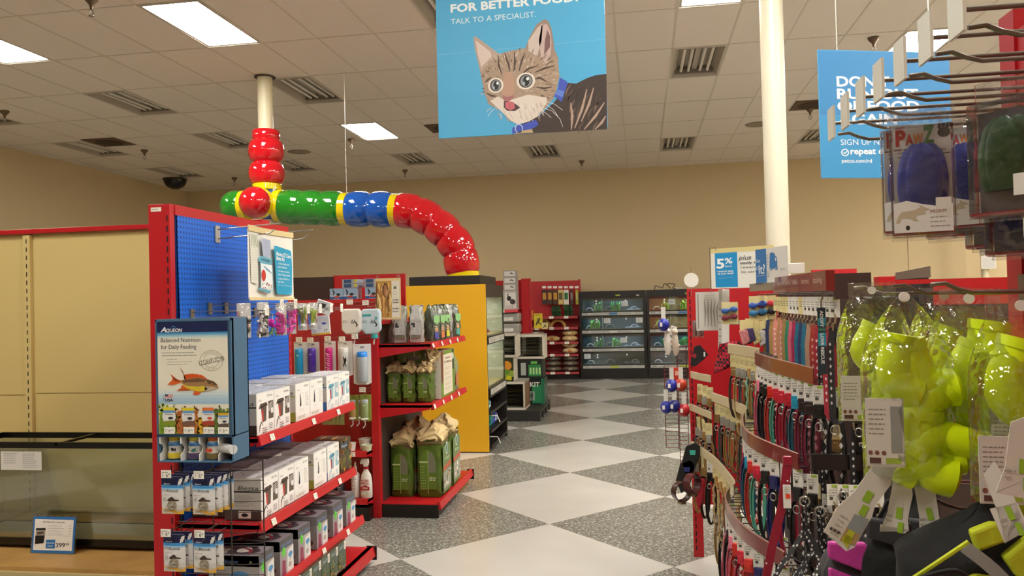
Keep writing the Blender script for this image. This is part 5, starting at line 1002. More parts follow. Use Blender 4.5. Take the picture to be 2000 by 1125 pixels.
# ---- red bay at the back
RX0, RX1, RY = -2.3, -1.24, 16.35; o = V((-1.77, RY, 0))
t = thing('wall_shelving_bay', 'red shelving bay against the back wall left of the aquariums', 'shelving', o)
def TR_(b): b.T = Matrix.Translation(-o); return b
b = TR_(B()); b.box(RX0, RX1, RY, RY+.04, 0, 2.0, RED); b.build('back_panel', t); b = TR_(B()); b.box(RX1, RX1+.04, RY-.04, RY+.05, 0, 2.02, RED); b.build('upright', t)
RS = [1.26, 1.04, .745, .50, .14]
for z in RS:
    s = shelf(t, RX0+1.77, RX1+1.77, -.42, 0, z, .03, 'y-', mat=M('#98131d', .42)); [price_tag(s, (x, -.44, z-.006), (1, 0, 0), w=.09, h=.05) for x in (-.3, .0, .3)]
b = TR_(B()); b.box(RX0, RX1, RY-.36, RY-.34, 0, .1, BLACK); b.build('kick_base', t)
pk = [('#2a2018', '#b8862a'), ('#3a2414', '#b8862a'), ('#43290f', '#c08a2a'), ('#c9b26a', '#5a4a2a'), ('#dcd8cc', '#1f6a2a'), ('#3a2a24', '#8a8074'), ('#a8a030', '#c9c070')]
for k, (c1, c2) in enumerate(pk):
    px = 1063+10.6*k; p = at(px, 566, Y=16.1); o_ = thing('reptile_pack', '%s hanging pack in the top row of the back red bay' % ['black', 'dark brown and gold', 'brown and gold', 'cream and tan', 'white topped green', 'thin dark', 'yellow green'][k], 'package', p, group='hanging packs in the back red bay'); w_ = .1 if k < 5 else .06
    b = B(); b.box(-w_/2, w_/2, 0, .03, -.3, 0, M(c1, .45)); b.build('pack_body', o_, bevel=.004); b = B(); b.box(-w_*.35, w_*.35, -.003, 0, -.2, -.06, M(c2, .45)); b.build('label_panel', o_)
    g = G(); g.rect(-.04, .03, .04, .075, '#e6dcd6'); g.build('price_tag', o_, (0, -.004, 0), (1, 0, 0), (0, 0, 1))
for k, (px, py) in enumerate(((1085, 597), (1108, 595))):
    o_ = thing('hanging_vine', 'dark green plastic vine hanging in the back red bay, %s' % ['left', 'right'][k], 'plant', at(px, py, Y=16.1)); r = random.Random(k); b = B()
    for j in range(20): x = r.uniform(-.08, .08); b.strip([(x, 0, 0), (x+r.uniform(-.04, .04), -.02, -.12), (x+r.uniform(-.06, .06), 0, -.26)], V((.03, 0, 0)), M(r.choice(['#1f4a1c', '#2a5a22', '#173a18']), .6))
    b.build('leaf', o_)
for k, (px, py, w_, h_, c1, c2, l) in enumerate([(1051, 612, .17, .3, '#c9b51f', '#3a3a14', 'yellow pack with dark lizard print'), (1036, 606, .1, .2, '#c98a1f', '#b03a1c', 'orange pack'), (1064, 630, .12, .13, '#cfc48a', '#6a5a2a', 'small cream yellow pack')]):
    o_ = thing('reptile_pack', '%s hanging at the left of the back red bay' % l, 'package', at(px, py, Y=15.6), .2); b = B(); b.tube([(0, .8, .02), (0, -.02, .01)], .005, STEEL, 5); b.build('hang_wire', o_); b = B(); b.box(-w_/2, w_/2, 0, .02, -h_, 0, M(c1, .4)); b.build('pack_body', o_, bevel=.003); g = G(); g.taper([(-w_*.3, -h_*.8), (0, -h_*.5), (w_*.2, -h_*.3)], w_*.3, c2); g.taper([(-w_*.1, -h_*.3), (0, -h_*.6), (w_*.35, -h_*.75)], w_*.18, c2, 2); g.lines(-w_*.4, -h_*.1, w_*.7, 2, h_*.06, h_*.035, c2, 2); g.build('label_print', o_, (0, -.001, 0), (1, 0, 0), (0, 0, 1))
for k, (x, w_, c) in enumerate(((-1.98, .3, '#b08a50'), (-1.66, .28, '#b58a48'))):
    b = B(); b.tube([(w_/2*math.cos(a*math.pi/10), 0, (.17-.03*k)*math.sin(a*math.pi/10)) for a in range(11)], .035, M(c, .8, 0, .6, 30), 9); tag(b.build('bark_hide', smooth=True, loc=(x, RY-.25, 1.05)), 'arched tan bark hide on the back bay shelf, %s' % ['left', 'right'][k], 'hide', 'bark hides')
def lying(name, label, p, w_, d_, h_, c, c2, grp, seed):
    o_ = thing(name, label, 'bag', p, 0, grp); vs = []; b = B(); b.ball((0, 0, h_/2), w_/2, d_/2, h_/2, M(c, .5, 0, .6, 18), 16, 9); b.build('bag_body', o_, smooth=True); b = B(); b.ball((0, -d_*.22, h_*.5), w_*.25, d_*.3, h_*.36, M(c2, .45), 12, 7); b.build('label_panel', o_, smooth=True); return o_
for k, (x, z, c, c2) in enumerate([(-2.08, .755, '#b09a86', '#8a6a54'), (-2.1, .88, '#a89484', '#cfc3b0'), (-1.78, .755, '#cfae74', '#a86a34'), (-1.42, .755, '#c9a878', '#d9c49c'), (-1.42, .87, '#bf9c68', '#d9c49c'), (-1.42, .51, '#d0b586', '#b87a3c'), (-1.42, .635, '#d3ba8e', '#a86a34'), (-2.05, .51, '#a8a04a', '#c9c48a')]):
    lying('sand_bag', 'tan substrate bag on the back red bay, %s' % ['lower left on the middle shelf', 'on top of the lower left one', 'flat with orange label in the middle', 'lower right of the middle shelf', 'upper right of the middle shelf', 'lower right on the fourth shelf', 'upper right on the fourth shelf', 'yellow green, left'][k], (x, RY-.26, z), .32, .24, .125, c, c2, 'substrate bags in the back red bay', k)
for k in range(7):
    r_, c_ = (k//2), k % 2
    if k == 6: r_, c_ = 0, -1
    lying('bark_bag', 'grey brown bark bag on the bottom shelf, %s' % ['bottom right of the pile', 'bottom middle of the pile', 'second layer right', 'second layer middle', 'top layer right', 'top layer middle', 'bottom left beside the pile'][k], (-1.42-.34*(c_ if c_ >= 0 else 2), RY-.26, .15+.11*r_), .33, .26, .11, '#5f5346', '#8f8474', 'bark bags on the bottom shelf', k)
# ---- end of the aisle shelf at px 970..1035
QY = 12.1; o = V((-2.3, QY, 0)); t = thing('shelving_gondola', 'red shelf unit with grey litter packs behind the yellow cabinet', 'shelving', o)
def TQ(b): b.T = Matrix.Translation(-o); return b
b = TQ(B()); b.box(-2.9, -1.79, QY+.05, QY+.09, 0, 1.93, RED); b.build('back_panel', t); b = TQ(B()); b.box(-1.80, -1.69, QY-.02, QY+.1, 0, 1.95, RED); upright(b, -1.688, -1.66, QY-.02, QY+.1, 0, 1.95, RED); b.build('upright', t)
for z in (1.47, .95): s = shelf(t, -.6, .49, -.35, .05, z, .03, 'y-'); price_tag(s, (.25, -.37, z-.008), (1, 0, 0), w=.08, h=.05)
b = TQ(B()); b.box(-2.9, -1.8, QY-.3, QY+.05, 0, .1, BLACK); b.build('kick_base', t)
def petp(g, w, h): g.rect(0, 0, w, h, '#a8a49c'); g.rect(w*.12, h*.08, w*.9, h*.9, '#cfccc4', 2); g.ell(w*.42, h*.6, w*.16, h*.13, '#2a2624', 3); g.ell(w*.68, h*.42, w*.2, h*.14, '#3a322c', 3); g.taper([(w*.3, h*.75), (w*.36, h*.85), (w*.34, h*.62)], w*.08, '#2a2624', 3); g.lines(w*.2, h*.2, w*.6, 2, h*.07, h*.045, '#57524c', 3)
pb = carton('litter_box', 'x', 'box', None, .21, .2, .29, '#8f8a82', petp)
for k, x in enumerate((-2.2, -1.93)): put(pb, (x, QY-.3, 1.475), 0, 'grey box with rabbit pictures on the upper shelf, %s' % ['left', 'right below the small boxes'][k], 'grey rabbit boxes')
pb2 = carton('litter_box', 'x', 'box', None, .2, .2, .1, '#96928a', lambda g, w, h: (g.rect(w*.1, h*.15, w*.9, h*.85, '#c6c3bb'), g.taper([(w*.5, h*.5), (w*.65, h*.6), (w*.8, h*.4)], w*.1, '#3a322c', 2)))
for k in range(3): put(pb2, (-1.93, QY-.3, 1.767+.102*k), 0, 'flat grey box stacked on the right rabbit box, %s' % ['lowest', 'middle', 'topmost'][k], 'flat grey boxes in a stack')
for k in range(3):
    z = .955+.165*k; o_ = thing('litter_roll', 'clear pack of grey litter, %s' % ['lowest of three', 'middle of three', 'topmost of three'][k], 'package', (-2.06, QY-.18, z), 0, 'clear grey litter packs'); b = B(); b.box(-.26, .26, -.14, .14, 0, .15, M('#8f8d84', .35, 0, 1, 45)); b.build('pack_body', o_, bevel=.03, smooth=True); g = G(); g.rect(-.12, .03, .17, .085, '#d3d0c8'); g.lines(-.1, .07, .24, 2, .02, .01, '#7a766e'); g.build('label_print', o_, (0, -.142, 0), (1, 0, 0), (0, 0, 1))
# ---- pallet with terrariums and kits
PX0, PX1, PY0, PY1 = -2.35, -1.35, 10.5, 12.1-.36; PB = M('#221e1a', .6)
t = thing('plastic_pallet', 'low black pallet holding terrarium boxes beside the yellow cabinet', 'pallet', (PX0, PY0, 0)); b = B(); b.box(0, PX1-PX0, 0, PY1-PY0, .1, .14, PB); b.build('deck', t, bevel=.004)
for k in range(4): y = (PY1-PY0-.14)*k/3; b = B(); b.box(0, PX1-PX0, y, y+.14, 0, .1, PB); b.build('runner', t, bevel=.004)
def terr(label, loc, w_, d_, h_, white, inside, sidec='#bdb5a4'):
    o_ = thing('terrarium', label, 'terrarium', loc); fr = M('#c9c2b2' if white else '#1d1916', .5); e = .02; b = B()
    for (x0, x1, z0, z1) in ((0, w_, 0, e*1.6), (0, w_, h_-e*1.6, h_), (0, e, e, h_-e), (w_-e, w_, e, h_-e)): b.box(x0, x1, 0, .02, z0, z1, fr)
    b.box(0, w_, .02, d_, 0, .02, fr); b.box(0, w_, .02, d_, h_-.02, h_, M('#8a8478', .6)); b.box(0, .012, .02, d_, .02, h_-.02, fr); b.box(w_-.012, w_, .02, d_, .02, h_-.02, M(sidec, .5)); b.box(0, w_, d_-.012, d_, 0.02, h_-.02, M(inside[0], .7)); b.build('frame', o_)
    b = B(); b.box(e, w_-e, .004, .008, e, h_-e, GLASS); b.build('glass_front', o_); b = B(); r = random.Random(int(w_*1000+h_*77))
    for k in range(6): b.tube([(e+.02, d_*.5, .06+k*h_*.13), (w_*.5, d_*.45, .08+k*h_*.12+r.uniform(-.02, .02)), (w_-e-.02, d_*.5, .06+k*h_*.13)], .02, M(r.choice(inside), .7), 7)
    b.build('foam_insert', o_, smooth=True); return o_
terr('terrarium with white frame, lowest of the left pallet stack', (-1.94, 10.56, .142), .38, .5, .38, True, ['#5a4630', '#43341f'], '#6a4a30')
g = G(); g.text('TERRARIUM', .02, .3, .03, '#8a8070', w=.2); g.rect(.25, .03, .3, .3, '#cfc9bb'); 
def yel(g, w, h): g.rect(0, 0, w, h, '#2b3016'); g.ell(w*.3, h*.62, w*.26, h*.2, '#c9a02a', 2); g.ell(w*.68, h*.66, w*.24, h*.2, '#cf8a2a', 2); g.poly([(0, h*.1), (w, h*.2), (w, h*.45), (0, h*.5)], '#8fa03a', 3); g.rect(w*.1, h*.05, w*.9, h*.22, '#c9bf2a', 4); g.ell(w*.62, h*.4, w*.2, h*.12, '#5f8a2a', 4); g.rect(w*.35, h*.82, w*.6, h*.94, '#e3dfd6', 4); g.lines(w*.15, h*.16, w*.7, 1, 1, h*.08, '#2b3016', 5)
c = carton('terrarium_box', 'box with yellow gecko picture in the left pallet stack', 'box', None, .3, .36, .32, '#b9b2a2', yel); c.location = (-1.86, 10.6, .525)
terr('terrarium with cream frame and paper, top of the left pallet stack', (-2.03, 10.62, .848), .36, .4, .32, True, ['#a8a296', '#8f897c'])
def kit(g, w, h): g.rect(0, 0, w, h, '#0f1a14'); g.rect(w*.5, h*.05, w, h*.75, '#1f7a4a', 2); g.text('KIT', w*.42, h*.68, h*.17, '#e6e4da', w=w*.4, bold=.02, L=5); g.rect(w*.3, h*.15, w*.6, h*.5, '#9aa59a', 3); [g.taper([(w*(.33+.06*k), h*.15), (w*(.36+.05*k), h*.35), (w*(.34+.06*k), h*.5)], w*.05, '#2a3a2c', 4) for k in range(4)]; g.rect(w*.88, 0, w, h, '#1d6a4a', 3)
c = carton('terrarium_kit_box', 'black and green KIT box, lowest of the right pallet stack', 'box', None, .34, .4, .37, '#12201a', kit, other=lambda g, d, h: (g.rect(0, 0, d, h, '#1d3a2c'), g.lines(d*.2, h*.7, d*.6, 6, h*.08, h*.03, '#9fc4ac', 2))); c.location = (-1.535, 11.12, .142)
def kit2(g, w, h): g.rect(0, 0, w, h, '#171d18'); g.rect(w*.45, h*.1, w*.95, h*.7, '#2c7a3f', 2); g.rect(w*.15, h*.15, w*.35, h*.8, '#a8ada4', 2); g.rect(w*.55, h*.75, w*.8, h*.88, '#5fae4a', 3); [g.rect(w*(.5+.12*k), h*.2, w*(.57+.12*k), h*.55, '#a8d08f', 3) for k in range(4)]
c = carton('terrarium_kit_box', 'black box with small green pictures in the middle of the right stack', 'box', None, .36, .4, .27, '#1a201b', kit2); c.location = (-1.56, 11.1, .515)
terr('terrarium with cream frame and pink hose, top of the right pallet stack', (-1.75, 11.08, .788), .4, .42, .34, True, ['#6a5f50', '#5a5044'])
# ================================================================ HANGING SIGNS
def board(name, label, tl, tr, zb, th=.012, mat=None):
    """upright board: top-left and top-right world points, bottom height; local u along the width, v up"""
    tl, tr = V(tl), V(tr); d = tr-tl; d.z = 0; W_ = d.length; zt = (tl.z+tr.z)/2; H_ = zt-zb
    t = thing(name, label, 'sign', (tl.x, tl.y, zb), math.atan2(d.y, d.x)); b = B(); b.box(0, W_, 0, th, 0, H_, mat or M('#3f9bcc', .35)); b.build('sign_board', t); return t, W_, H_
a, c = at(857, 265, Y=4.4), at(1187, 257, Y=4.4)
t, W_, H_ = board('hanging_sign', 'large blue hanging sign with a tabby kitten licking its nose', (a.x, a.y, a.z+1.22), (c.x, c.y, a.z+1.22), (a.z+c.z)/2)
P = lambda X, Y: (X-(42+.027*Y), 1062-.052*(X-70)-Y); g = G(.00012)
def pp(l, c, L=None): g.poly([P(*q) for q in l], c, L)
for k in range(10): y = H_*1285/W_; g.rect(0, y*k/10, 1285, y*(k+1)/10+1, ['#4cabd8', '#4cabd8', '#4daddb', '#4fafdc', '#4fafdc', '#50afdc', '#50aedb', '#52b0dc', '#55b2dd', '#57b3de'][k])
g.line([P(50, 422), P(1335, 330)], 3, '#7cc4e6', 2)
g.text('FOR BETTER FOOD?', *P(160, 97), 60, '#eef4f4', w=985, bold=.035, ang=.008); g.text('TALK TO A SPECIALIST.', *P(163, 188), 42, '#e6f1f4', w=655, ang=.008)
fur = ['#a48c74', '#b5a08a', '#8a705a', '#c4b29e', '#6d5646', '#d6c8b8', '#59463a']
pp([(1040, 670), (1060, 650), (1120, 658), (1200, 618), (1260, 598), (1345, 588), (1350, 1000), (1000, 1018), (660, 1030), (700, 960), (840, 900), (960, 790)], '#3b2d26', 3)
r = random.Random(21)
for k in range(26): x = r.uniform(1080, 1320); y = r.uniform(640, 940); g.taper([P(x, y), P(x-30, y+45), P(x-38, y+90)], r.uniform(6, 16), r.choice(['#5d4a3e', '#7a6252', '#2a201b', '#4a3a30']), 4)
for x0, y0, x1, y1 in ((1200, 700, 1110, 990), (1250, 690, 1160, 940), (1330, 800, 1180, 1000), (1340, 900, 1260, 1000), (1080, 800, 1085, 1000)): g.taper([P(x0, y0), P((x0+x1)/2+10, (y0+y1)/2), P(x1, y1)], 20, '#b09584', 5)
pp([(338, 290), (360, 288), (430, 340), (500, 395), (540, 425), (520, 560), (400, 585), (375, 480), (350, 380)], '#b89f8e', 5); pp([(356, 315), (400, 350), (470, 405), (480, 440), (400, 520), (372, 420)], '#d9c6bc', 6)
pp([(735, 390), (770, 300), (820, 210), (880, 168), (910, 182), (935, 240), (950, 330), (958, 400), (990, 470), (960, 560), (800, 560)], '#9d8676', 5); pp([(860, 215), (900, 205), (925, 260), (935, 340), (930, 430), (900, 520), (855, 440), (840, 330)], '#c9aea8', 6); pp([(905, 250), (925, 300), (925, 380), (880, 440), (885, 330)], '#7d5b58', 7); pp([(760, 330), (830, 230), (870, 200), (860, 330), (830, 440), (760, 460)], '#d0bfb4', 6)
pp([(385, 520), (400, 560), (470, 470), (540, 425), (620, 402), (735, 385), (800, 430), (900, 500), (960, 440), (985, 480), (995, 600), (975, 700), (950, 760), (900, 830), (830, 905), (760, 940), (680, 958), (620, 930), (545, 850), (460, 805), (425, 720), (405, 620)], '#a99079', 8)
for k in range(420):
    x = r.uniform(400, 985); y = r.uniform(400, 800)
    if (x-690)**2/290**2+(y-640)**2/245**2 > 1: continue
    dx, dy = (x-620)/300, (y-700)/300; l = 16; g.taper([P(x, y), P(x+dx*l, y+dy*l), P(x+dx*2*l, y+dy*2*l)], r.uniform(3, 8), r.choice(fur), 9+k % 3)
for l in ([(620, 560), (610, 500), (580, 420)], [(650, 560), (660, 490), (655, 410)], [(690, 560), (710, 480), (735, 420)], [(560, 580), (535, 510), (530, 440)], [(800, 620), (850, 610), (900, 640)], [(820, 680), (880, 690), (940, 680)], [(810, 570), (880, 540), (960, 520)], [(430, 640), (450, 620), (480, 600)], [(440, 720), (480, 740), (520, 745)], [(700, 590), (760, 540), (830, 520)]): g.taper([P(*q) for q in l], 16, '#4d3b30', 13)
pp([(585, 560), (640, 560), (655, 640), (660, 700), (640, 745), (565, 740), (555, 690), (570, 630)], '#b9937a', 13)
pp([(470, 780), (530, 745), (570, 770), (640, 770), (760, 735), (900, 760), (900, 800), (830, 900), (760, 940), (680, 958), (630, 930), (545, 850)], '#ddd0c4', 13)
for k in range(60): x = r.uniform(500, 880); y = r.uniform(780, 920); (g.taper([P(x, y), P(x+8, y+20), P(x+14, y+40)], 5, r.choice(['#c9b8aa', '#efe7df', '#b9a697']), 14) if y < 1000-.25*abs(x-690) and (x-690)**2/200**2+(y-830)**2/110**2 < 1 else 0)
for cx, cy, rx, ry in ((512, 662, 60, 58), (742, 632, 72, 64)): g.ell(*P(cx, cy), rx, ry, '#e4d9cc', 15); g.ell(*P(cx, cy), rx*.72, ry*.8, '#26201e', 16, 26); g.ell(*P(cx+2, cy), rx*.6, ry*.68, '#8f8e90', 17, 26); g.ell(*P(cx+3, cy), rx*.34, ry*.6, '#1a1718', 18, 22); g.ell(*P(cx+14, cy-16), rx*.16, ry*.2, '#e9edf0', 19, 10); g.ell(*P(cx-14, cy+18), rx*.12, ry*.2, '#aab6bd', 19, 10)
pp([(563, 735), (600, 752), (652, 738), (645, 765), (612, 785), (575, 778)], '#a8686a', 16); pp([(575, 780), (640, 788), (700, 832), (660, 858), (600, 855), (575, 830)], '#4a3230', 15); pp([(585, 792), (620, 784), (655, 800), (660, 838), (625, 852), (588, 835)], '#c8646e', 17); g.line([P(618, 790), P(622, 846)], 3, '#a84a58', 18)
pp([(998, 610), (1052, 640), (1056, 660), (1032, 730), (1012, 795), (955, 748), (985, 690)], '#3f55b8', 16); pp([(985, 700), (1035, 715), (1022, 760), (965, 735)], '#5f7fd0', 17); pp([(640, 985), (720, 960), (820, 925), (840, 962), (800, 990), (690, 1025), (640, 1028)], '#3a4fb4', 16); g.ell(*P(690, 990), 30, 34, '#c9d4e4', 17); g.ell(*P(690, 990), 24, 28, '#3a4fb4', 18)
pp([(655, 1030), (700, 1008), (790, 995), (800, 1022)], '#b9a27a', 17)
for l in ([(900, 790), (960, 810), (1020, 855)], [(860, 830), (940, 860), (1000, 920), (1022, 980)], [(840, 840), (900, 880), (935, 912)], [(880, 800), (950, 850), (985, 900)], [(500, 840), (470, 870), (452, 900)], [(480, 835), (450, 850), (440, 865)]): g.line([P(*q) for q in l], 3, '#e9e6e0', 19)
g.build('kitten_print', t, (0, -.0005, 0), (W_/1285, 0, 0), (0, 0, W_/1285))
b = B(); [b.tube([(x, .006, H_), (x, .006, 4.4-a.z)], .0025, M('#c9c4b8', .4, .5), 5) for x in (.12, W_-.12)]; b.build('hanging_wire', t)
# blue repeat delivery sign
a = at(1598, 103, Y=4.75); c = at(1853, 97, Y=5.0); zb = at(1602, 348, Y=4.75).z
t, W_, H_ = board('hanging_sign', 'blue hanging sign reading DON\'T RUN OUT OF FOOD AGAIN at the right', a, c, zb, mat=M('#4d9fd0', .35))
P = lambda X, Y: (X-1162, 965-Y); g = G(.0005)
g.rect(0, 0, 710, 700, '#3f93c6'); g.rect(0, 340, 710, 700, '#3c86bd', 2); g.line([(0, 340), (710, 355)], 2, '#79b9dd', 3)
for s_, y, w_ in (("DON'T", 460, 285), ('RUN OUT', 528, 440), ('OF FOOD', 596, 445), ('AGAIN', 668, 320)): g.text(s_, *P(1254, y), 54, '#e9eef0', w=w_, bold=.03, ang=.012)
g.text('SIGN UP NOW.', *P(1266, 784), 32, '#dfeaf0', w=300, ang=.012); g.text('repeat delivery', *P(1316, 834), 34, '#eef2f3', w=320, bold=.03, ang=.012); g.text('petco.com/rd', *P(1268, 880), 20, '#e6eef2', w=162, bold=.02)
cx_, cy_ = P(1287, 825); g.ell(cx_, cy_, 21, 21, '#eef2f3', 4); g.ell(cx_, cy_, 15, 15, '#3f93c6', 5); g.line([(cx_-8, cy_+1), (cx_-2, cy_-7), (cx_+10, cy_+8)], 5, '#eef2f3', 6)
g.build('sign_print', t, (0, -.001, 0), (W_/710, 0, 0), (0, 0, H_/705))
b = B(); [b.tube([(x, .006, H_), (x, .006, 4.4-zb)], .003, M('#d9d4c8', .4, .5), 5) for x in (.12, W_-.12)]; b.build('hanging_wire', t)
# signs on top of the leash rack
a = at(1388, 484, Y=4.28); c = at(1512, 481, Y=4.1); zb = at(1393, 564, Y=4.28).z
t, W_, H_ = board('reward_sign', 'white and blue 5% back sign clipped on top of the leash rack', a, c, zb, .004, M('#e2e0d6', .4)); P = lambda X, Y: (X-540, 505-Y); g = G(.0006)
g.rect(0, 0, 560, 360, '#e2e0d6'); g.rect(0, 350, 560, 395, '#d9c98c', 2); g.rect(38, 12, 240, 350, '#1f8fca', 2); g.text('5', *P(592, 305), 92, '#eef2f2', w=72, bold=.03, L=4); g.text('%', *P(668, 262), 54, '#eef2f2', w=70, bold=.02, L=4); g.text('back', *P(672, 298), 22, '#eef2f2', w=62, L=4); g.text('rewards sent', *P(600, 345), 20, '#e6eef0', w=142, bold=.02, L=4); g.text('to your email', *P(600, 368), 20, '#e6eef0', w=142, bold=.02, L=4)
g.text('plus', *P(795, 235), 46, '#2c3a44', w=104, shear=.3, L=4); g.text('easily redeem', *P(806, 275), 26, '#2e3336', w=270, bold=.012, L=4); g.text('rewards', *P(808, 318), 26, '#6a6d6c', w=160, L=4); g.text('to card', *P(810, 362), 26, '#6a6d6c', w=146, L=4); g.line([P(608, 404), P(740, 402)], 3, '#8fc4e0', 4)
g.build('sign_print', t, (0, -.0006, 0), (W_/560, 0, 0), (0, 0, H_/395))
b = B(); b.tube([(-.006, .0, -.02), (-.006, 0, H_+.008), (.03, 0, H_+.008), (.03, -.004, H_-.01)], .002, STEEL, 5); b.build('sign_clip', t, smooth=True)
a = at(1476, 493, Y=3.45); c = at(1537, 474, Y=3.2); zb = at(1480, 553, Y=3.45).z
t, W_, H_ = board('delivery_sign', 'tilted white sign with blue strip and blue truck beside the 5% sign', a, c, zb, .004, M('#e4e2da', .4)); g = G(.0006)
g.rect(0, 0, 330, 330, '#e4e2da'); g.rect(0, 0, 118, 330, '#2f78b8', 2); g.text('it?', 35, 90, 90, '#e2ecf2', w=70, L=4, bold=.02); g.text('does', 8, 200, 40, '#e2ecf2', w=46, L=4); g.text('it fit', 8, 130, 40, '#e2ecf2', w=40, L=4); g.line([(10, 70), (105, 74)], 4, '#cfe0ea', 4)
g.poly([(150, 130), (210, 130), (210, 270), (185, 285), (160, 280)], '#2f78b8', 3); g.poly([(210, 140), (232, 150), (232, 225), (215, 250), (210, 250)], '#2f78b8', 3); g.poly([(214, 195), (226, 200), (226, 225), (214, 235)], '#e4e2da', 4); [g.ell(x, 130, 14, 16, '#2f78b8', 4) for x in (165, 222)]; [g.ell(x, 130, 6, 8, '#e4e2da', 5) for x in (165, 222)]; g.lines(118, 260, 30, 5, 22, 10, '#7aa6c4', 3); g.lines(128, 100, 26, 4, 16, 8, '#4a6a84', 3); g.lines(262, 120, 50, 2, 14, 8, '#7a7e80', 3)
g.build('sign_print', t, (0, -.0006, 0), (W_/330, 0, 0), (0, 0, H_/330))
t = thing('price_disc', 'blank white round disc on a thin wire at the red rack post', 'sign', at(1350, 547, Y=4.62)); b = B(); b.tube([(0, -.002, 0), (0, .002, 0)], .041, M('#ded9ce', .5), 28); b.build('disc', t, smooth=True); b = B(); b.tube([(.0, .004, -.09), (0, .004, .08), (-.004, .0, .075)], .0015, STEEL, 5); b.build('wire', t)
# ================================================================ LEASH RACK
CRM, RBR = M('#c4b68f', .45), M('#6e1f1c', .3, coat=.4); RKW = M('#3a302a', .45, .6)
LX, LY0, LY1 = .84, 2.55, 5.08; o = V((.55, 3.6, 0))
rack = thing('leash_rack', 'red and brown leash rack with wavy cream and maroon rails', 'shelving', o)
def TL(b): b.T = Matrix.Translation(-o); return b
b = TL(B()); upright(b, .292, .352, LY1-.02, LY1+.03, 0, 1.665, RED, off=-.014, step=.045); b.build('upright', rack)
b = TL(B()); b.box(.352, .88, LY1, LY1+.02, .32, 1.665, RED); b.build('end_panel', rack)
b = TL(B()); b.box(LX, LX+.03, LY0, LY1, 0, 1.64, M('#2a1a17', .6)); b.build('spine_panel', rack)
b = TL(B()); b.box(.70, LX, LY0, LY0+.02, 0, 1.6, M('#1c1412', .6)); b.build('near_end_panel', rack)
b = TL(B()); b.box(.55, LX, LY0+.05, LY1-.05, 0, .1, DARK); b.build('base', rack)
b = TL(B()); b.box(.495, .67, LY0-.055, LY0-.03, 1.09, 1.135, BLACK); b.build('cross_bar', rack)
def rail(pts, z, h, mat, txt=None):
    sp = spline([(x, y, z) for x, y in pts], 6); b = TL(B()); b.strip(sp, V((0, 0, h)), mat, .004); q = b.build('rail', rack, smooth=True); b = TL(B())
    for dz in (h/2, -h/2): b.tube([p+V((0, 0, dz)) for p in sp], .003, M('#a5967a', .4, .3) if mat is CRM else M('#8a6a5a', .4, .3), 5)
    q2 = b.build('rail_edge', q); q2.location = (0, 0, 0); return sp
def grid(sp, z):
    b = TL(B()); L = len(sp)
    for k in range(0, L, 2): p = sp[k]; b.tube([(p.x+.002, p.y, z-.015), (p.x+.12, p.y+.01, z-.015)], .0022, RKW, 5); b.tube([(p.x+.12, p.y+.01, z-.015), (p.x+.12, p.y+.01, z-.03)], .0022, RKW, 5)
    b.tube([p+V((.12, .01, -.015)) for p in sp], .0025, RKW, 5); b.tube([p+V((.06, .01, -.015)) for p in sp], .0022, RKW, 5); b.build('wire_grid', rack)
tiers = {2: (1.36, [(.42, 3.98), (.47, 3.8), (.51, 3.63), (.50, 3.54)], [(.475, 3.42), (.46, 3.34), (.468, 3.09), (.50, 2.83), (.53, 2.59)]),
         3: (1.09, [(.36, 4.27), (.41, 4.06), (.46, 3.75), (.45, 3.62)], [(.43, 3.5), (.405, 3.38), (.38, 3.1), (.405, 2.88), (.48, 2.61)]),
         4: (.80, [(.26, 4.46), (.30, 4.29), (.35, 3.99), (.38, 3.56), (.37, 3.45)], [(.345, 3.38), (.315, 3.25), (.31, 3.08), (.335, 2.82), (.42, 2.55)])}
for k, (z, cp, rp) in tiers.items():
    s1 = rail(cp, z, .045, CRM); grid(s1, z); s2 = rail(rp, z, .05, RBR); grid(s2, z)
b = TL(B()); b.box(.545, .56, 3.34, 4.12, 1.635, 1.672, M('#8f8468', .5)); b.build('header_strip', rack)
b = TL(B()); b.box(.535, .56, 2.42, 3.34, 1.625, 1.685, RBR); b.box(.56, .66, 2.42, 2.44, 1.6, 1.675, M('#3a2420', .5)); b.build('header_strip', rack)
g = G(.0004); g.text('comfort leashes, collars', .1, .016, .018, '#cfae9c', w=.4); g.text('harness', .56, .016, .018, '#cfae9c', w=.12); g.text('training', .74, .016, .018, '#cfae9c', w=.12); q = g.build('header_print', rack, V((.534, 3.32, 1.635))-o, (0, -1, 0), (0, 0, 1))
g = G(.0004); g.lines(.0, .02, .3, 1, 1, .014, '#4a3f30'); g.build('header_print', rack, V((.544, 3.9, 1.645))-o, (0, -1, 0), (0, 0, 1))
grid(spline([(.56, y, 1.63) for y in (4.1, 3.6, 3.0, 2.45)], 8), 1.635)
for pts, z in (([(.272, 4.55), (.31, 4.42), (.36, 4.3)], 1.18), ([(.262, 4.55), (.30, 4.40), (.35, 4.2)], 1.0)): rail(pts, z, .035, CRM)
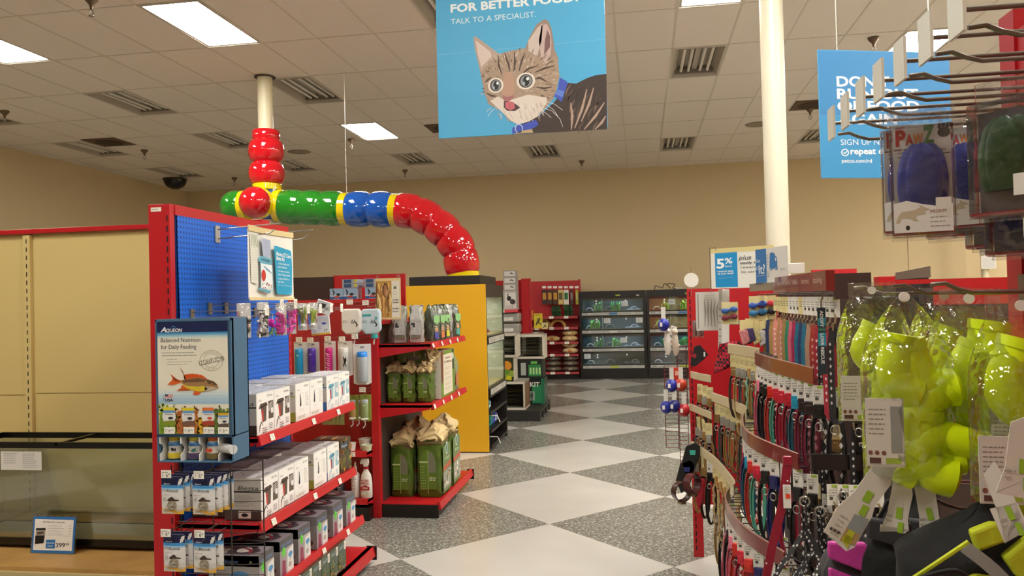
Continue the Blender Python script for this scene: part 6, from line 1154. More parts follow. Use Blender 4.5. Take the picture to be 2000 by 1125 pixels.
# hanging goods
CARDW, CARDC = M('#dedacf', .5), M('#d6c78f', .55)
def collar(name, label, strap, buckle, card='w', L=.24, style='collar', pat=None):
    t = thing(name, label, 'collar' if style == 'collar' else ('leash' if style == 'leash' else 'collar'), (0, 0, 0)); sm = M(strap, .6, 0, .3, 200, .15)
    b = B(); cw, ch = .034, .062; b.box(-cw/2, cw/2, 0, .0012, -ch, 0, CARDW if card == 'w' else CARDC); b.build('header_card', t)
    g = G(); g.lines(-cw*.38, -ch*.3, cw*.7, 3, ch*.13, ch*.06, '#77736a'); 
    if card == 'w': g.rect(-cw*.1, -ch*.16, cw*.4, -ch*.03, '#9ab83a', 1); g.rect(-cw*.3, -ch*.75, cw*.0, -ch*.6, '#4a4640', 1)
    else: g.ell(0, -ch*.5, cw*.22, cw*.22, '#b3a46c', 1); g.ell(0, -ch*.5, cw*.17, cw*.17, '#d6c78f', 2)
    g.build('card_print', t, (0, -.0005, 0), (1, 0, 0), (0, 0, 1)); z0 = -ch
    if style == 'collar':
        b = B(); b.box(-.014, .014, -.012, .006, z0-.04, z0+.004, M(buckle, .35)); b.box(-.009, .009, -.014, -.011, z0-.03, z0-.008, M(buckle, .2)); b.build('buckle', t, bevel=.003)
        b = B(); pts = []
        for k in range(15): a = math.pi*2*k/14; pts.append((.026*math.sin(a)*(1 if 1 else 0), .004*math.cos(a), z0-.02-(L-.02)*(1-math.cos(a))/2))
        b.strip(pts, V((0, .02, 0)), sm, .003); b.strip([(p[0]*.9+.0, p[1], p[2]) for p in pts], V((.014, .0, 0)), sm); b.build('strap_loop', t, smooth=True)
        b = B(); b.tube([(.011*math.cos(a*.63), -.014, z0-.065+.013*math.sin(a*.63)) for a in range(10)], .0022, STEEL, 6, closed=True); b.build('ring', t, smooth=True)
        if pat:
            g = G(); [g.poly([(-.006, z0-.08-.03*k), (0, z0-.07-.03*k), (.006, z0-.08-.03*k), (0, z0-.09-.03*k)], pat) for k in range(5)]; g.build('strap_print', t, (.018, -.0115, 0), (1, 0, 0), (0, 0, 1))
    elif style == 'rope':
        for s_ in (-1, 1):
            b = B(); n = 26; pts = [(s_*.011+.0035*math.cos(k*1.1), -.006+.0035*math.sin(k*1.1), z0-.03-(L-.03)*k/n) for k in range(n+1)]; b.tube(pts, .0055, sm, 6); b.build('rope', t, smooth=True)
        b = B(); b.tube([(0, -.006, z0+.01), (0, -.008, z0-.02), (.01, -.008, z0-.045)], .008, M(buckle, .4), 8); b.build('buckle', t, smooth=True)
        b = B(); b.tube([(-.011, -.006, z0-L), (0, -.006, z0-L-.02), (.011, -.006, z0-L)], .006, sm, 7); b.build('rope_end', t, smooth=True)
    else:
        b = B(); b.tube([(0, -.004, z0+.012), (.006, -.006, z0), (.004, -.006, z0-.016), (-.004, -.006, z0-.02), (-.002, -.006, z0-.04)], .003, M('#b8a888', .3, .9), 6); b.build('snap_hook', t, smooth=True)
        b = B(); b.strip([(-.004, -.004, z0-.03), (-.012, -.008, z0-.1), (-.01, -.008, z0-L)], V((.02, .004, 0)), sm, .002); b.strip([(.002, -.004, z0-.03), (.013, .004, z0-.1), (.012, .002, z0-L)], V((.02, -.004, 0)), sm, .002); b.strip([(-.01, -.008, z0-L), (0, -.008, z0-L-.02), (.012, .002, z0-L)], V((.02, 0, 0)), sm); b.build('strap', t, smooth=True)
        if pat:
            g = G(); [g.poly([(-.004, z0-.08-.022*k), (0, z0-.074-.022*k), (.004, z0-.08-.022*k), (0, z0-.086-.022*k)], pat) for k in range(int((L-.1)/.022))]; g.build('strap_print', t, (-.011, -.0115, 0), (1, 0, 0), (0, 0, 1))
    return t
goods = {}
def good(key, *a, **k): goods[key] = (a, k)
defs = {'pink': ('collar', '#d86a80', '#e07a92', 'w'), 'black': ('collar', '#1f1b1b', '#15110f', 'w'), 'blackdia': ('collar', '#1f1b1b', '#15110f', 'w', '#b9b5ad'), 'red': ('collar', '#c23a2c', '#c8281e', 'w', '#e6cfc4'),
        'crimson': ('collar', '#a52340', '#c41f36', 'w'), 'maroon': ('collar', '#7d2438', '#2a1d1e', 'w', '#a86a78'), 'teal': ('collar', '#2a5f70', '#1f8fb0', 'w'), 'mint': ('collar', '#5fae94', '#c41f36', 'w'), 'skull': ('collar', '#26201f', '#1a1513', 'w', '#c9c6c0'),
        'navy': ('collar', '#242a66', '#20205a', 'w'), 'brown': ('collar', '#4a3022', '#8a6a3a', 'c'), 'tan': ('collar', '#a8854c', '#8f8a7c', 'c'), 'grey': ('collar', '#57534e', '#8f8a80', 'c'),
        'ropegreen': ('rope', '#7fae8a', '#b9905a', 'c'), 'ropebrown': ('rope', '#8f6038', '#a8804a', 'c'), 'ropetan': ('rope', '#b59a6a', '#a8804a', 'c'),
        'Lcoral': ('leash', '#d98a7c', 0, 'c', '#e9ddd0'), 'Lgreen': ('leash', '#2f8a68', 0, 'c'), 'Lpink': ('leash', '#d8687c', 0, 'w'), 'Lmag': ('leash', '#a82a50', 0, 'w'), 'Lteal': ('leash', '#1f6f8a', 0, 'w'), 'Lsand': ('leash', '#b08c72', 0, 'w'), 'Lredpat': ('leash', '#a8382c', 0, 'w', '#cf9a88'),
        'Lpaw': ('leash', '#a82434', 0, 'w', '#e0c0c0'), 'Lblack': ('leash', '#1f1a1a', 0, 'w', '#bdb9b4'), 'Ltan': ('leash', '#a8844a', 0, 'c'), 'Lnavy': ('leash', '#2a3a66', 0, 'c')}
cname = {'pink': 'pink', 'black': 'plain black', 'blackdia': 'black diamond patterned', 'red': 'orange red patterned', 'crimson': 'crimson', 'maroon': 'maroon', 'teal': 'teal', 'mint': 'mint green', 'skull': 'black and white printed', 'navy': 'navy', 'brown': 'brown leather', 'tan': 'tan leather', 'grey': 'grey',
         'ropegreen': 'green rope', 'ropebrown': 'brown rope', 'ropetan': 'tan rope', 'Lcoral': 'coral chevron', 'Lgreen': 'green', 'Lpink': 'pink', 'Lmag': 'magenta', 'Lteal': 'teal blue', 'Lsand': 'sand coloured', 'Lredpat': 'red patterned', 'Lpaw': 'red paw print', 'Lblack': 'black printed', 'Ltan': 'tan', 'Lnavy': 'navy'}
protos = {}
def hang(key, p, rz, where, group, L=None, sc=1):
    d = defs[key]; st = d[0]; L = L or (.24 if st == 'collar' else .26); kk = (key, L)
    nm = {'collar': 'dog_collar', 'rope': 'rope_leash', 'leash': 'dog_leash'}[st]; lab = '%s %s %s' % (cname[key], 'leash' if st != 'collar' else 'collar', where)
    if kk not in protos:
        t = collar(nm, lab, d[1], d[2], d[3], L, st, d[4] if len(d) > 4 else None); t['category'] = 'leash' if st != 'collar' else 'collar'; protos[kk] = t; t.location = p; t.rotation_euler = (0, 0, rz); t['group'] = group; return t
    return dup(protos[kk], p, rz, lab, group)
ordw = ['first', 'second', 'third', 'fourth', 'fifth', 'sixth', 'seventh', 'eighth', 'ninth', 'tenth', 'eleventh', 'twelfth', 'thirteenth', 'fourteenth', 'fifteenth', 'sixteenth', 'seventeenth', 'eighteenth']
rr = random.Random(77)
def run(pts, z, keys, tname, grp, dx=.012, L=None, rz0=-.45):
    sp = spline([(x, y, z) for x, y in pts], 8); cum = [0]
    for a, c in zip(sp, sp[1:]): cum.append(cum[-1]+(c-a).length)
    n = len(keys)
    for i, k in enumerate(keys):
        s = cum[-1]*(i+.5)/n; j = max(q for q in range(len(cum)-1) if cum[q] <= s); f = (s-cum[j])/(cum[j+1]-cum[j]); p = sp[j].lerp(sp[j+1], f)
        hang(k, (p.x+dx, p.y, z-.028), rz0+rr.uniform(-.25, .25), '%s from far end, %s' % (ordw[i], tname), grp, L)
z, cp, rp = tiers[2]
run(cp[:3], z, ['brown', 'tan', 'grey', 'ropegreen', 'tan', 'ropetan'], 'second cream rail', 'collars on the second cream rail')
run(rp+[(.60, 2.5), (.66, 2.49)], z, ['ropegreen', 'pink', 'black', 'blackdia', 'red', 'mint', 'crimson', 'crimson', 'teal', 'maroon', 'maroon', 'skull', 'skull', 'black'], 'second maroon rail', 'collars on the second maroon rail')
z, cp, rp = tiers[3]
run(cp, z, ['brown', 'grey', 'tan', 'tan', 'ropebrown', 'grey', 'tan', 'brown'], 'third cream rail', 'collars on the third cream rail')
run(rp+[(.52, 2.53)], z, ['ropegreen', 'ropebrown', 'crimson', 'navy', 'teal', 'red', 'mint', 'black', 'navy', 'crimson', 'skull', 'black'], 'third maroon rail', 'collars on the third maroon rail')
z, cp, rp = tiers[4]
run(cp, z, ['tan', 'brown', 'blackdia', 'ropetan', 'ropetan', 'ropebrown', 'brown', 'skull', 'ropegreen'], 'lowest cream rail', 'collars on the lowest cream rail', L=.26)
run(rp+[(.5, 2.5)], z, ['pink', 'pink', 'black', 'pink', 'red', 'crimson', 'red', 'navy', 'teal', 'black', 'skull'], 'lowest maroon rail', 'collars on the lowest maroon rail')
run([(.37, 4.35), (.36, 3.9), (.38, 3.4), (.36, 3.0), (.42, 2.6)], .56, ['tan', 'ropetan', 'skull', 'pink', 'pink', 'red', 'crimson', 'pink', 'crimson', 'red', 'navy', 'red'], 'bottom row near the floor', 'collars in the bottom row', L=.26)
run([(.575, 3.38), (.575, 2.9), (.575, 2.47)], 1.635, ['Lcoral', 'Ltan', 'Lgreen', 'Lpink', 'Lmag', 'Lteal', 'Lnavy', 'Lteal', 'Lsand', 'Lredpat', 'Lpaw', 'Lblack', 'Lpaw', 'Lblack'], 'top header rail', 'leashes under the header rail', L=.30, dx=0)
run([(.6, 4.0), (.6, 3.5)], 1.635, ['Ltan', 'Lnavy', 'Ltan', 'Lcoral', 'Ltan'], 'cream header strip', 'leashes under the cream header strip', dx=0, L=.26)
run([(.29, 4.5), (.35, 4.25)], 1.165, ['brown', 'tan', 'brown'], 'small upper end rail', 'collars on the small end rails')
run([(.28, 4.5), (.33, 4.2)], .985, ['grey', 'tan', 'brown', 'tan'], 'small lower end rail', 'collars on the small end rails')
run([(.62, 3.9), (.62, 2.8)], 1.2, ['Lblack', 'brown', 'Lblack', 'brown', 'Lblack', 'brown'], 'dark inner row behind the second tier', 'dark leashes inside the rack', L=.26, dx=.04)
run([(.60, 4.1), (.58, 2.8)], .95, ['Lblack', 'brown', 'Lblack', 'Lpaw', 'Lblack', 'brown', 'Lblack'], 'dark inner row behind the third tier', 'dark leashes inside the rack', L=.26, dx=.04)
run([(.55, 4.2), (.52, 2.8)], .62, ['Lblack', 'Lpaw', 'Lblack', 'Lpaw', 'Lblack', 'Lpaw', 'Lblack'], 'dark inner row behind the lowest tier', 'dark leashes inside the rack', L=.26, dx=.04)
# bow ties on cream cards
for k, (px, py, c1, c2, l) in enumerate([(1480, 578, '#2f4a9c', '#2f6f9c', 'blue bow tie on a cream card under the cream header strip'), (1497, 577, '#b5283a', '#1f1a1c', 'red and black bow tie on a cream card beside the blue one'), (1425, 590, '#2f5a9c', '#7a2a3a', 'blue bow tie hanging beside the white boards')]):
    p = at(px, py, Y=3.75 if k < 2 else 4.1); t = thing('bow_tie', l, 'bow tie', p, -.3, 'bow ties on cream cards'); b = B(); b.box(-.04, .04, 0, .002, -.11, .0, CARDC); b.build('backing_card', t)
    for (zz, c) in ((-.04, c1), (-.075, c2)):
        b = B(); [b.ball((s_*.022, -.012, zz+.004*s_), .02, .009, .014, M(c, .7), 9, 6) for s_ in (-1, 1)]; b.ball((0, -.014, zz), .007, .008, .009, M(c, .6), 8, 5); b.build('bow', t, smooth=True)
for k, (px, py, c) in enumerate([(1452, 625, '#d98a8a'), (1463, 622, '#4a3a6a'), (1474, 624, '#d6c78f'), (1486, 626, '#dcd8d2'), (1497, 622, '#3a3a5a')]):
    p = at(px, py, Y=3.9); t = thing('bandana_pack', 'folded pet bandana on a cream card below the bow ties, %s' % ['leftmost', 'second', 'middle', 'fourth', 'rightmost'][k], 'bandana', p, -.3, 'folded bandanas on cream cards'); b = B(); b.box(-.018, .018, 0, .002, -.06, 0, CARDC); b.build('backing_card', t); b = B(); b.prism([(-.022, -.05), (.018, -.045), (.03, -.1), (-.004, -.125)], -.012, -.002, M(c, .8, 0, .3, 80, .5)); b.build('folded_cloth', t, bevel=.004)
# white boards, cloths and grid at the rack post
def bprint(g, w, h): g.rect(0, 0, w, h, '#c9c5bd'); g.rect(w*.06, h*.05, w*.1, h*.95, '#8a8680', 2); [g.taper([(w*(.3+.12*k), h*.1), (w*(.33+.1*k), h*.5), (w*(.3+.13*k), h*.8)], w*.06, '#8f8a84', 2) for k in range(5)]; g.lines(w*.3, h*.9, w*.5, 3, h*.05, h*.02, '#a5a19a', 2)
c = carton('display_board', 'grey printed board leaning beside the red rack post', 'board', None, .15, .012, .21, '#c9c5bd', bprint); c.location = (.375, 4.42, 1.43)
c = carton('display_board', 'tall white folded board hanging right of the grey printed board', 'board', None, .055, .03, .36, '#d9d6ce', lambda g, w, h: (g.rect(0, 0, w*.3, h, '#b5b0a8'), g.lines(w*.02, h*.7, w*.24, 6, h*.1, h*.03, '#77726a', 2))); c.location = (.435, 4.36, 1.29); c.rotation_euler = (0, .03, 0)
t = thing('literature_holder', 'small clear holder with grey leaflets on the red post', 'holder', at(1352, 625, Y=4.5)); b = B(); b.box(0, .062, .0, .003, -.1, 0, BLISTER); b.box(0, .062, .02, .023, -.1, 0, BLISTER); b.build('clear_holder', t); b = B(); [b.box(.004+.012*k, .013+.012*k, .008, .012, -.09, -.01, M(['#9a9a9a', '#4a4a50', '#b5b5b5', '#5f5f66', '#8a8a8a'][k], .5)) for k in range(5)]; b.build('leaflet', t)
b = B(); b.box(0, .22, 0, .02, -.012, .012, M('#8a7a72', .4, .3)); tag(b.build('shelf_arm', loc=at(1374, 631, Y=4.44)), 'brown metal arm sticking out between the white boards and the bow ties', 'arm')
b = B(); vs = [(0, 0, 0), (.03, -.01, .01), (.055, -.004, -.02), (.075, .0, -.045), (.05, -.008, -.07), (.03, -.01, -.085), (.0, -.004, -.11), (-.025, .0, -.1)]; b.add(vs+[(x, y+.012, z_) for x, y, z_ in vs], [tuple(range(8)), tuple(range(15, 7, -1))]+[(i, i+8, (i+1) % 8+8, (i+1) % 8) for i in range(8)], M('#120e0e', .8)); q = b.build('black_bandana', bevel=.003, loc=at(1356, 677, Y=4.45)); tag(q, 'black bandana with a red spot hanging on the red post', 'bandana')
b = B(); b.tube([(0, -.004, 0), (0, .0, 0)], .012, M('#8f2030', .7), 12); b.build('red_spot', q, loc=(0, -.002, -.05)); b = B(); b.box(.048, .056, -.012, -.009, -.055, -.03, WHITE); b.build('white_label', q)
PL = bpy.data.materials.new('buffalo_plaid'); PL.use_nodes = True; nt = PL.node_tree; ck = nt.nodes.new('ShaderNodeTexChecker'); tc = nt.nodes.new('ShaderNodeTexCoord'); ck.inputs['Scale'].default_value = 70; ck.inputs['Color1'].default_value = lin('#a8182a'); ck.inputs['Color2'].default_value = lin('#2a0d12'); nt.links.new(tc.outputs['Object'], ck.inputs[0]); nt.links.new(ck.outputs[0], nt.nodes['Principled BSDF'].inputs[0]); nt.nodes['Principled BSDF'].inputs['Roughness'].default_value = .9
b = B(); n = 8; vs = []; fs = []
for i in range(n+1):
    for k in range(n+1): u, v = i/n, k/n; vs.append((u*.13-.03*(1-u)*v, .02*math.sin(6*u+3*v), -.15*v*(1-.35*u)+.02*u))
for i in range(n):
    for k in range(n): a = i*(n+1)+k; fs.append((a, a+1, a+n+2, a+n+1))
b.add(vs, fs, PL); q = b.build('plaid_scarf', smooth=True, loc=at(1405, 672, Y=4.15)); tag(q, 'red and black plaid pet scarf draped left of the cream rail', 'scarf'); md = q.modifiers.new('s', 'SOLIDIFY'); md.thickness = .004
for k, (px, py, c, c2, l) in enumerate([(1351, 872, '#14100f', '#3fae9c', 'black bandana with a teal logo above the lowest rail'), (1340, 905, '#14100f', '#232a6a', 'black and navy cloth hanging left of the lowest rail')]):
    t = thing('hanging_cloth', l, 'bandana', at(px, py, Y=4.3)); b = B(); b.prism([(-.03, 0), (.02, .02), (.045, 0), (.04, -.05), (.01, -.13), (-.03, -.16), (-.055, -.09)], 0, .014, M(c, .8)); b.build('cloth', t, bevel=.004); b = B(); b.prism([(-.012, -.02), (.02, -.02), (.016, -.045), (-.01, -.045)], -.003, 0, M(c2, .6)); b.build('patch', t)
for k, (px, py, rad, l) in enumerate([(1352, 945, .052, 'brown leather collar ring with red lining low at the rack post'), (1331, 960, .05, 'dark brown leather collar loop sticking out lowest to the left')]):
    p = at(px, py, Y=4.1); b = B(); b.strip([(rad*math.cos(a*.42), .0, rad*math.sin(a*.42)) for a in range(16)], V((0, .04, 0)), M('#3a1d17' if k else '#4a1f1c', .25), .005); q = b.build('leather_collar', smooth=True, loc=p, rot=(0, 0, .9 if k == 0 else .5)); tag(q, l, 'collar', 'leather collar rings'); b = B(); b.box(-.012, .012, -.022, .022, -rad-.01, -rad+.004, M('#8a7a5a', .3, .8)); b.build('buckle', q)
b = B(); b.prism([(-.02, 0), (.04, .0), (.035, -.11), (.01, -.16), (-.005, -.12)], 0, .01, M('#a5182a', .7)); tag(b.build('red_cloth', loc=at(1360, 935, Y=4.25), bevel=.003), 'red cloth hanging behind the leather collar ring', 'cloth')
GW = M('#6a2228', .45, .3); t = thing('wire_grid_panel', 'dark red wire grid panels hanging at the far end of the leash rack', 'rack', (.14, 4.66, .72))
b = B(); [b.tube([(x, 0, zt), (x, 0, zb)], .0022, GW, 5) for x, zt, zb in ((-.012, .50, .03), (.06, .62, .02), (.066, .62, -.07), (.115, .62, -.07))]; b.build('upright_wire', t)
b = B(); [b.tube([(-.012, 0, .03+.0235*k), (.06, 0, .03+.0235*k)], .0018, GW, 5) for k in range(21)]; [b.tube([(.066, 0, -.07+.0235*k), (.115, 0, -.07+.0235*k)], .0018, GW, 5) for k in range(30)]; b.build('cross_wire', t)
def ballh(px, py, c, l):
    t = thing('toy_ball', l, 'ball', at(px, py, Y=4.58), 0, 'toy balls on the red wire grid'); b = B(); b.ball((0, 0, 0), .033, .033, .038, M(c, .35), 18, 12); b.build('ball', t, smooth=True); b = B(); b.box(-.012, .012, -.012, -.006, .03, .1, M('#d6d2c8', .5)); b.build('hang_tag', t); b = B(); b.box(-.022, -.008, -.034, -.028, -.01, .012, WHITE); b.build('logo_patch', t)
for a in [(1296, 634, '#1f2a8f', 'dark blue toy ball, topmost on the wire grid'), (1312, 753, '#1f2a8f', 'dark blue toy ball in the middle of the wire grid'), (1301, 795, '#1f2a8f', 'dark blue toy ball, lowest and leftmost'), (1317, 793, '#1a2270', 'dark blue toy ball touching the lowest left one'), (1336, 801, '#b0222c', 'red toy ball right of the lower blue ones'), (1330, 752, '#b03a22', 'orange red toy ball behind the middle blue one')]: ballh(*a)
for k, (px, py) in enumerate(((1303, 650), (1318, 652))):
    t = thing('plush_toy', 'pale plush toy hanging on the wire grid, %s' % ['left, whiter', 'right, beiger'][k], 'toy', at(px, py, Y=4.635), 0, 'pale plush toys'); b = B(); m_ = M('#cfc6ba' if k == 0 else '#bfae9c', .8, 0, .5, 60); b.tube([(0, 0, 0), (.0, 0, -.05), (.004, 0, -.1), (0, 0, -.125)], [.014, .022, .02, .01], m_, 10); b.build('body', t, smooth=True); b = B(); b.tube([(-.022, -.004, -.035), (0, -.01, -.04), (.022, -.004, -.07)], .008, m_, 7); b.build('arm', t, smooth=True); b = B(); b.ball((0, -.004, .01), .018, .016, .02, m_, 10, 7); b.build('head', t, smooth=True)
c = carton('hang_card', 'tilted white price card in the wire grid beside the blue ball', 'card', None, .035, .003, .055, '#dcd8ce', lambda g, w, h: g.lines(w*.2, h*.8, w*.6, 4, h*.16, h*.08, '#77726a')); c.location = at(1311, 655, Y=4.652); c.rotation_euler = (0, .35, 0)
c = carton('hang_card', 'orange red card behind the middle blue ball', 'card', None, .05, .004, .1, '#c23a22', lambda g, w, h: g.rect(w*.4, h*.55, w*.75, h*.8, '#e0b09a')); c.location = at(1321, 752, Y=4.63)
# red studded collar hanging straight
t = thing('dog_collar', 'long red studded leather collar hanging diagonally at the near end of the rack', 'collar', at(1538, 905, Y=2.42)); b = B(); b.strip([(0, 0, 0), (-.02, -.01, -.12), (-.052, -.01, -.24), (-.075, 0, -.36)], V((.026, 0, .004)), M('#86152a', .4), .003); b.build('strap', t, smooth=True)
b = B(); [b.ball((-.003-.075*(k/9)**1.15, -.008, -.05-.03*k), .0032, .003, .0032, M('#d6d0c8', .25, .9), 8, 5) for k in range(9)]; b.build('stud', t, smooth=True); b = B(); b.box(-.013, .013, -.008, .006, -.006, .022, M('#8a1a2c', .3)); b.build('keeper', t, bevel=.004)
c = carton('price_card', 'white tag with an orange square hanging beside the red studded collar', 'card', None, .022, .002, .068, '#d6d2c8', lambda g, w, h: (g.rect(w*.3, h*.42, w*.9, h*.62, '#d8452a'), g.lines(w*.2, h*.9, w*.6, 4, h*.09, h*.04, '#8a857c'))); c.location = at(1538, 993, Y=2.4)
# skull print harnesses
SKM = bpy.data.materials.new('skull_print_webbing'); SKM.use_nodes = True; nt = SKM.node_tree; vo = nt.nodes.new('ShaderNodeTexVoronoi'); vo.inputs['Scale'].default_value = 90; tc = nt.nodes.new('ShaderNodeTexCoord'); cr = nt.nodes.new('ShaderNodeValToRGB'); cr.color_ramp.elements[0].color = lin('#b9b5b0'); cr.color_ramp.elements[0].position = .30; cr.color_ramp.elements[1].color = lin('#0d0a0a'); cr.color_ramp.elements[1].position = .36; nt.links.new(tc.outputs['Object'], vo.inputs['Vector']); nt.links.new(vo.outputs['Distance'], cr.inputs[0]); nt.links.new(cr.outputs[0], nt.nodes['Principled BSDF'].inputs[0]); nt.nodes['Principled BSDF'].inputs['Roughness'].default_value = .7
def harness(label, p, mat, sc=1, rz=0):
    t = thing('dog_harness', label, 'harness', p, rz, 'black harnesses at the near end of the rack'); b = B()
    b.strip(spline([(0, 0, 0), (0, -.004, -.05), (-.01, 0, -.11), (-.05, .0, -.17), (-.09, 0, -.23), (-.085, 0, -.26), (-.05, 0, -.265), (-.005, 0, -.22), (.005, 0, -.15), (-.01, 0, -.11)], 5), V((.0, .018, .012)), mat, .003); b.build('chest_loop', t, smooth=True)
    b = B(); b.strip(spline([(0, -.002, -.1), (.03, 0, -.16), (.06, 0, -.22), (.075, 0, -.3), (.07, 0, -.36)], 5), V((.022, .008, .008)), mat, .003); b.build('back_strap', t, smooth=True); b = B(); b.tube([(.014*math.cos(a*.63), -.006, .014*math.sin(a*.63)-.012) for a in range(10)], .003, STEEL, 6, closed=True); b.build('ring', t, smooth=True)
    b = B(); b.strip([(0, .002, 0), (.004, 0, -.1)], V((.02, .004, 0)), mat, .003); b.build('neck_strap', t); return t
h0 = harness('black and white printed harness with a silver ring below the black bar', at(1570, 970, Y=2.42), SKM, rz=.1)
for k, (px, py, Y, l) in enumerate([(1600, 990, 2.46, 'dark harness hanging behind the printed one'), (1645, 960, 2.3, 'dark printed harness right of the black bar, partly behind the pink vest'), (1625, 1060, 2.5, 'dark harness loop near the bottom edge')]): dup(h0, at(px, py, Y=Y), .3*k, l)
run([(.53, 2.46), (.68, 2.44)], 1.085, ['Lblack', 'Lblack', 'skull', 'Lblack', 'Lblack'], 'black cross bar', 'dark leashes on the black bar', L=.30, dx=0, rz0=0)
run([(.60, 2.5), (.72, 2.5)], 1.34, ['Lblack', 'Lblack', 'Lblack'], 'bar behind the yellow bag', 'dark leashes behind the yellow boot bags', L=.30, dx=0, rz0=0)
# red shelving beyond
t = thing('shelving_gondola', 'red topped brown shelving seen behind the yellow boot bags', 'shelving', (1.5, 4.0, 0)); b = B(); b.box(-.31, .36, 0, .05, 1.55, 1.672, M('#b0161c', .35)); b.build('header_board', t); b = B(); b.box(-.31, .28, .01, .04, 0, 1.55, M('#3f2c22', .6)); b.build('back_panel', t); b = B(); b.box(-.385, -.31, -.03, .05, 1.56, 1.69, M('#b8161c', .35)); b.build('end_cap', t, bevel=.002); b = B(); b.box(-.31, .3, -.3, .0, .1, .12, DRED); b.build('shelf', t)
t = thing('shelving_gondola', 'far red shelving top right of the delivery sign', 'shelving', (2.08, 9.0, 0)); b = B(); b.box(-.23, .23, 0, .05, 0, 1.87, RED); b.build('back_panel', t); b = B(); b.box(-.23, .23, -.3, 0, .6, .62, RED); b.build('shelf', t); b = B(); b.box(-.23, .23, -.3, 0, 0, .1, BLACK); b.build('kick_base', t)
t = thing('shelving_gondola', 'dark brown slanted shelving top above the red headed shelving', 'shelving', (1.91, 6.0, 0)); b = B(); b.box(-.11, .11, 0, .04, 0, 1.73, M('#5a4436', .6)); b.build('back_panel', t); b = B(); b.prism([(-.11, 1.70), (.11, 1.71), (.11, 1.79), (-.11, 1.75)], -.04, 0, M('#5f4c3e', .6)); b.build('header_board', t)
c = carton('wall_sign', 'small white framed sign on the thin cream pole at the back wall', 'sign', None, .26, .02, .24, '#dcd8ce', lambda g, w, h: (g.rect(w*.08, h*.08, w*.92, h*.92, '#c9c8c4'), g.ell(w*.75, h*.75, w*.06, w*.06, '#9a9a96', 2))); c.location = (6.47, 16.08, 1.99)
# ================================================================ NEAR RIGHT GONDOLA
NX = .70; o = V((NX, 1.0, 0)); t = thing('shelving_gondola', 'nearest red shelving upright at the right edge carrying the wire hooks', 'shelving', o)
b = B(); b.T = Matrix.Translation(-o); b.box(NX+.005, NX+.03, .3, 1.6, 0, 2.1, RED); b.build('back_panel', t)
b = B(); b.T = Matrix.Translation(-o); upright(b, NX, NX+.06, 1.6, 1.66, 0, 2.14, RED, off=-.012, step=.045); z_ = .06
while z_ < 2.08: b.box(NX+.041, NX+.048, 1.599, 1.602, z_, z_+.03, SLOT); z_ += .045
b.build('upright', t)
b = B(); b.T = Matrix.Translation(-o); b.box(NX-.3, NX+.03, .3, 1.6, .0, .12, BLACK); b.build('base_deck', t)
PLT = M('#dcd8c8', .35, name='milky_plastic'); HS = M('#7d766c', .3, .85)
def nhook(y, z, L, lab, grp, plate=(.045, .06), dbl=True, drop=.034): return hook(None, (NX, y, z), (-1, 0, 0), L, lab, grp, tagtxt=False, r=.0032, double=dbl, mat=HS, plate=plate, platemat=PLT, drop=drop, up=.014, name='display_hook')
hn = ['nearest, at the top right corner', 'second nearest', 'third nearest', 'fourth from camera', 'fifth', 'sixth', 'farthest']
for k in range(7): nhook(.99+.1017*k, 1.945, .325, 'wire hook with milky tag plate in the top row, %s' % hn[k], 'top row of wire hooks')
for k, (y, L, l) in enumerate([(1.58, .31, 'through the small yellow boot bag'), (1.38, .30, 'behind the large yellow boot bag'), (1.18, .31, 'through the large yellow boot bag'), (.98, .24, 'over the right yellow boot bag')]): nhook(y, 1.615, L, 'plain wire hook in the middle row, %s' % l, 'middle row of wire hooks', dbl=False, drop=.0)
nhook(.76, 1.665, .33, 'wire hook with a large milky tag plate at the right edge', 'middle row of wire hooks', plate=(.045, .04))
for k, (y, z, L) in enumerate([(1.5, 1.335, .33), (1.38, 1.31, .30), (1.25, 1.30, .31), (1.12, 1.285, .28), (1.0, 1.27, .3)]): nhook(y, z, L, 'plain wire hook in the lower row, %s' % ['farthest, with silver tip left of the boot bag', 'second farthest', 'middle', 'second nearest', 'nearest'][k], 'lower row of wire hooks', dbl=False, drop=0)
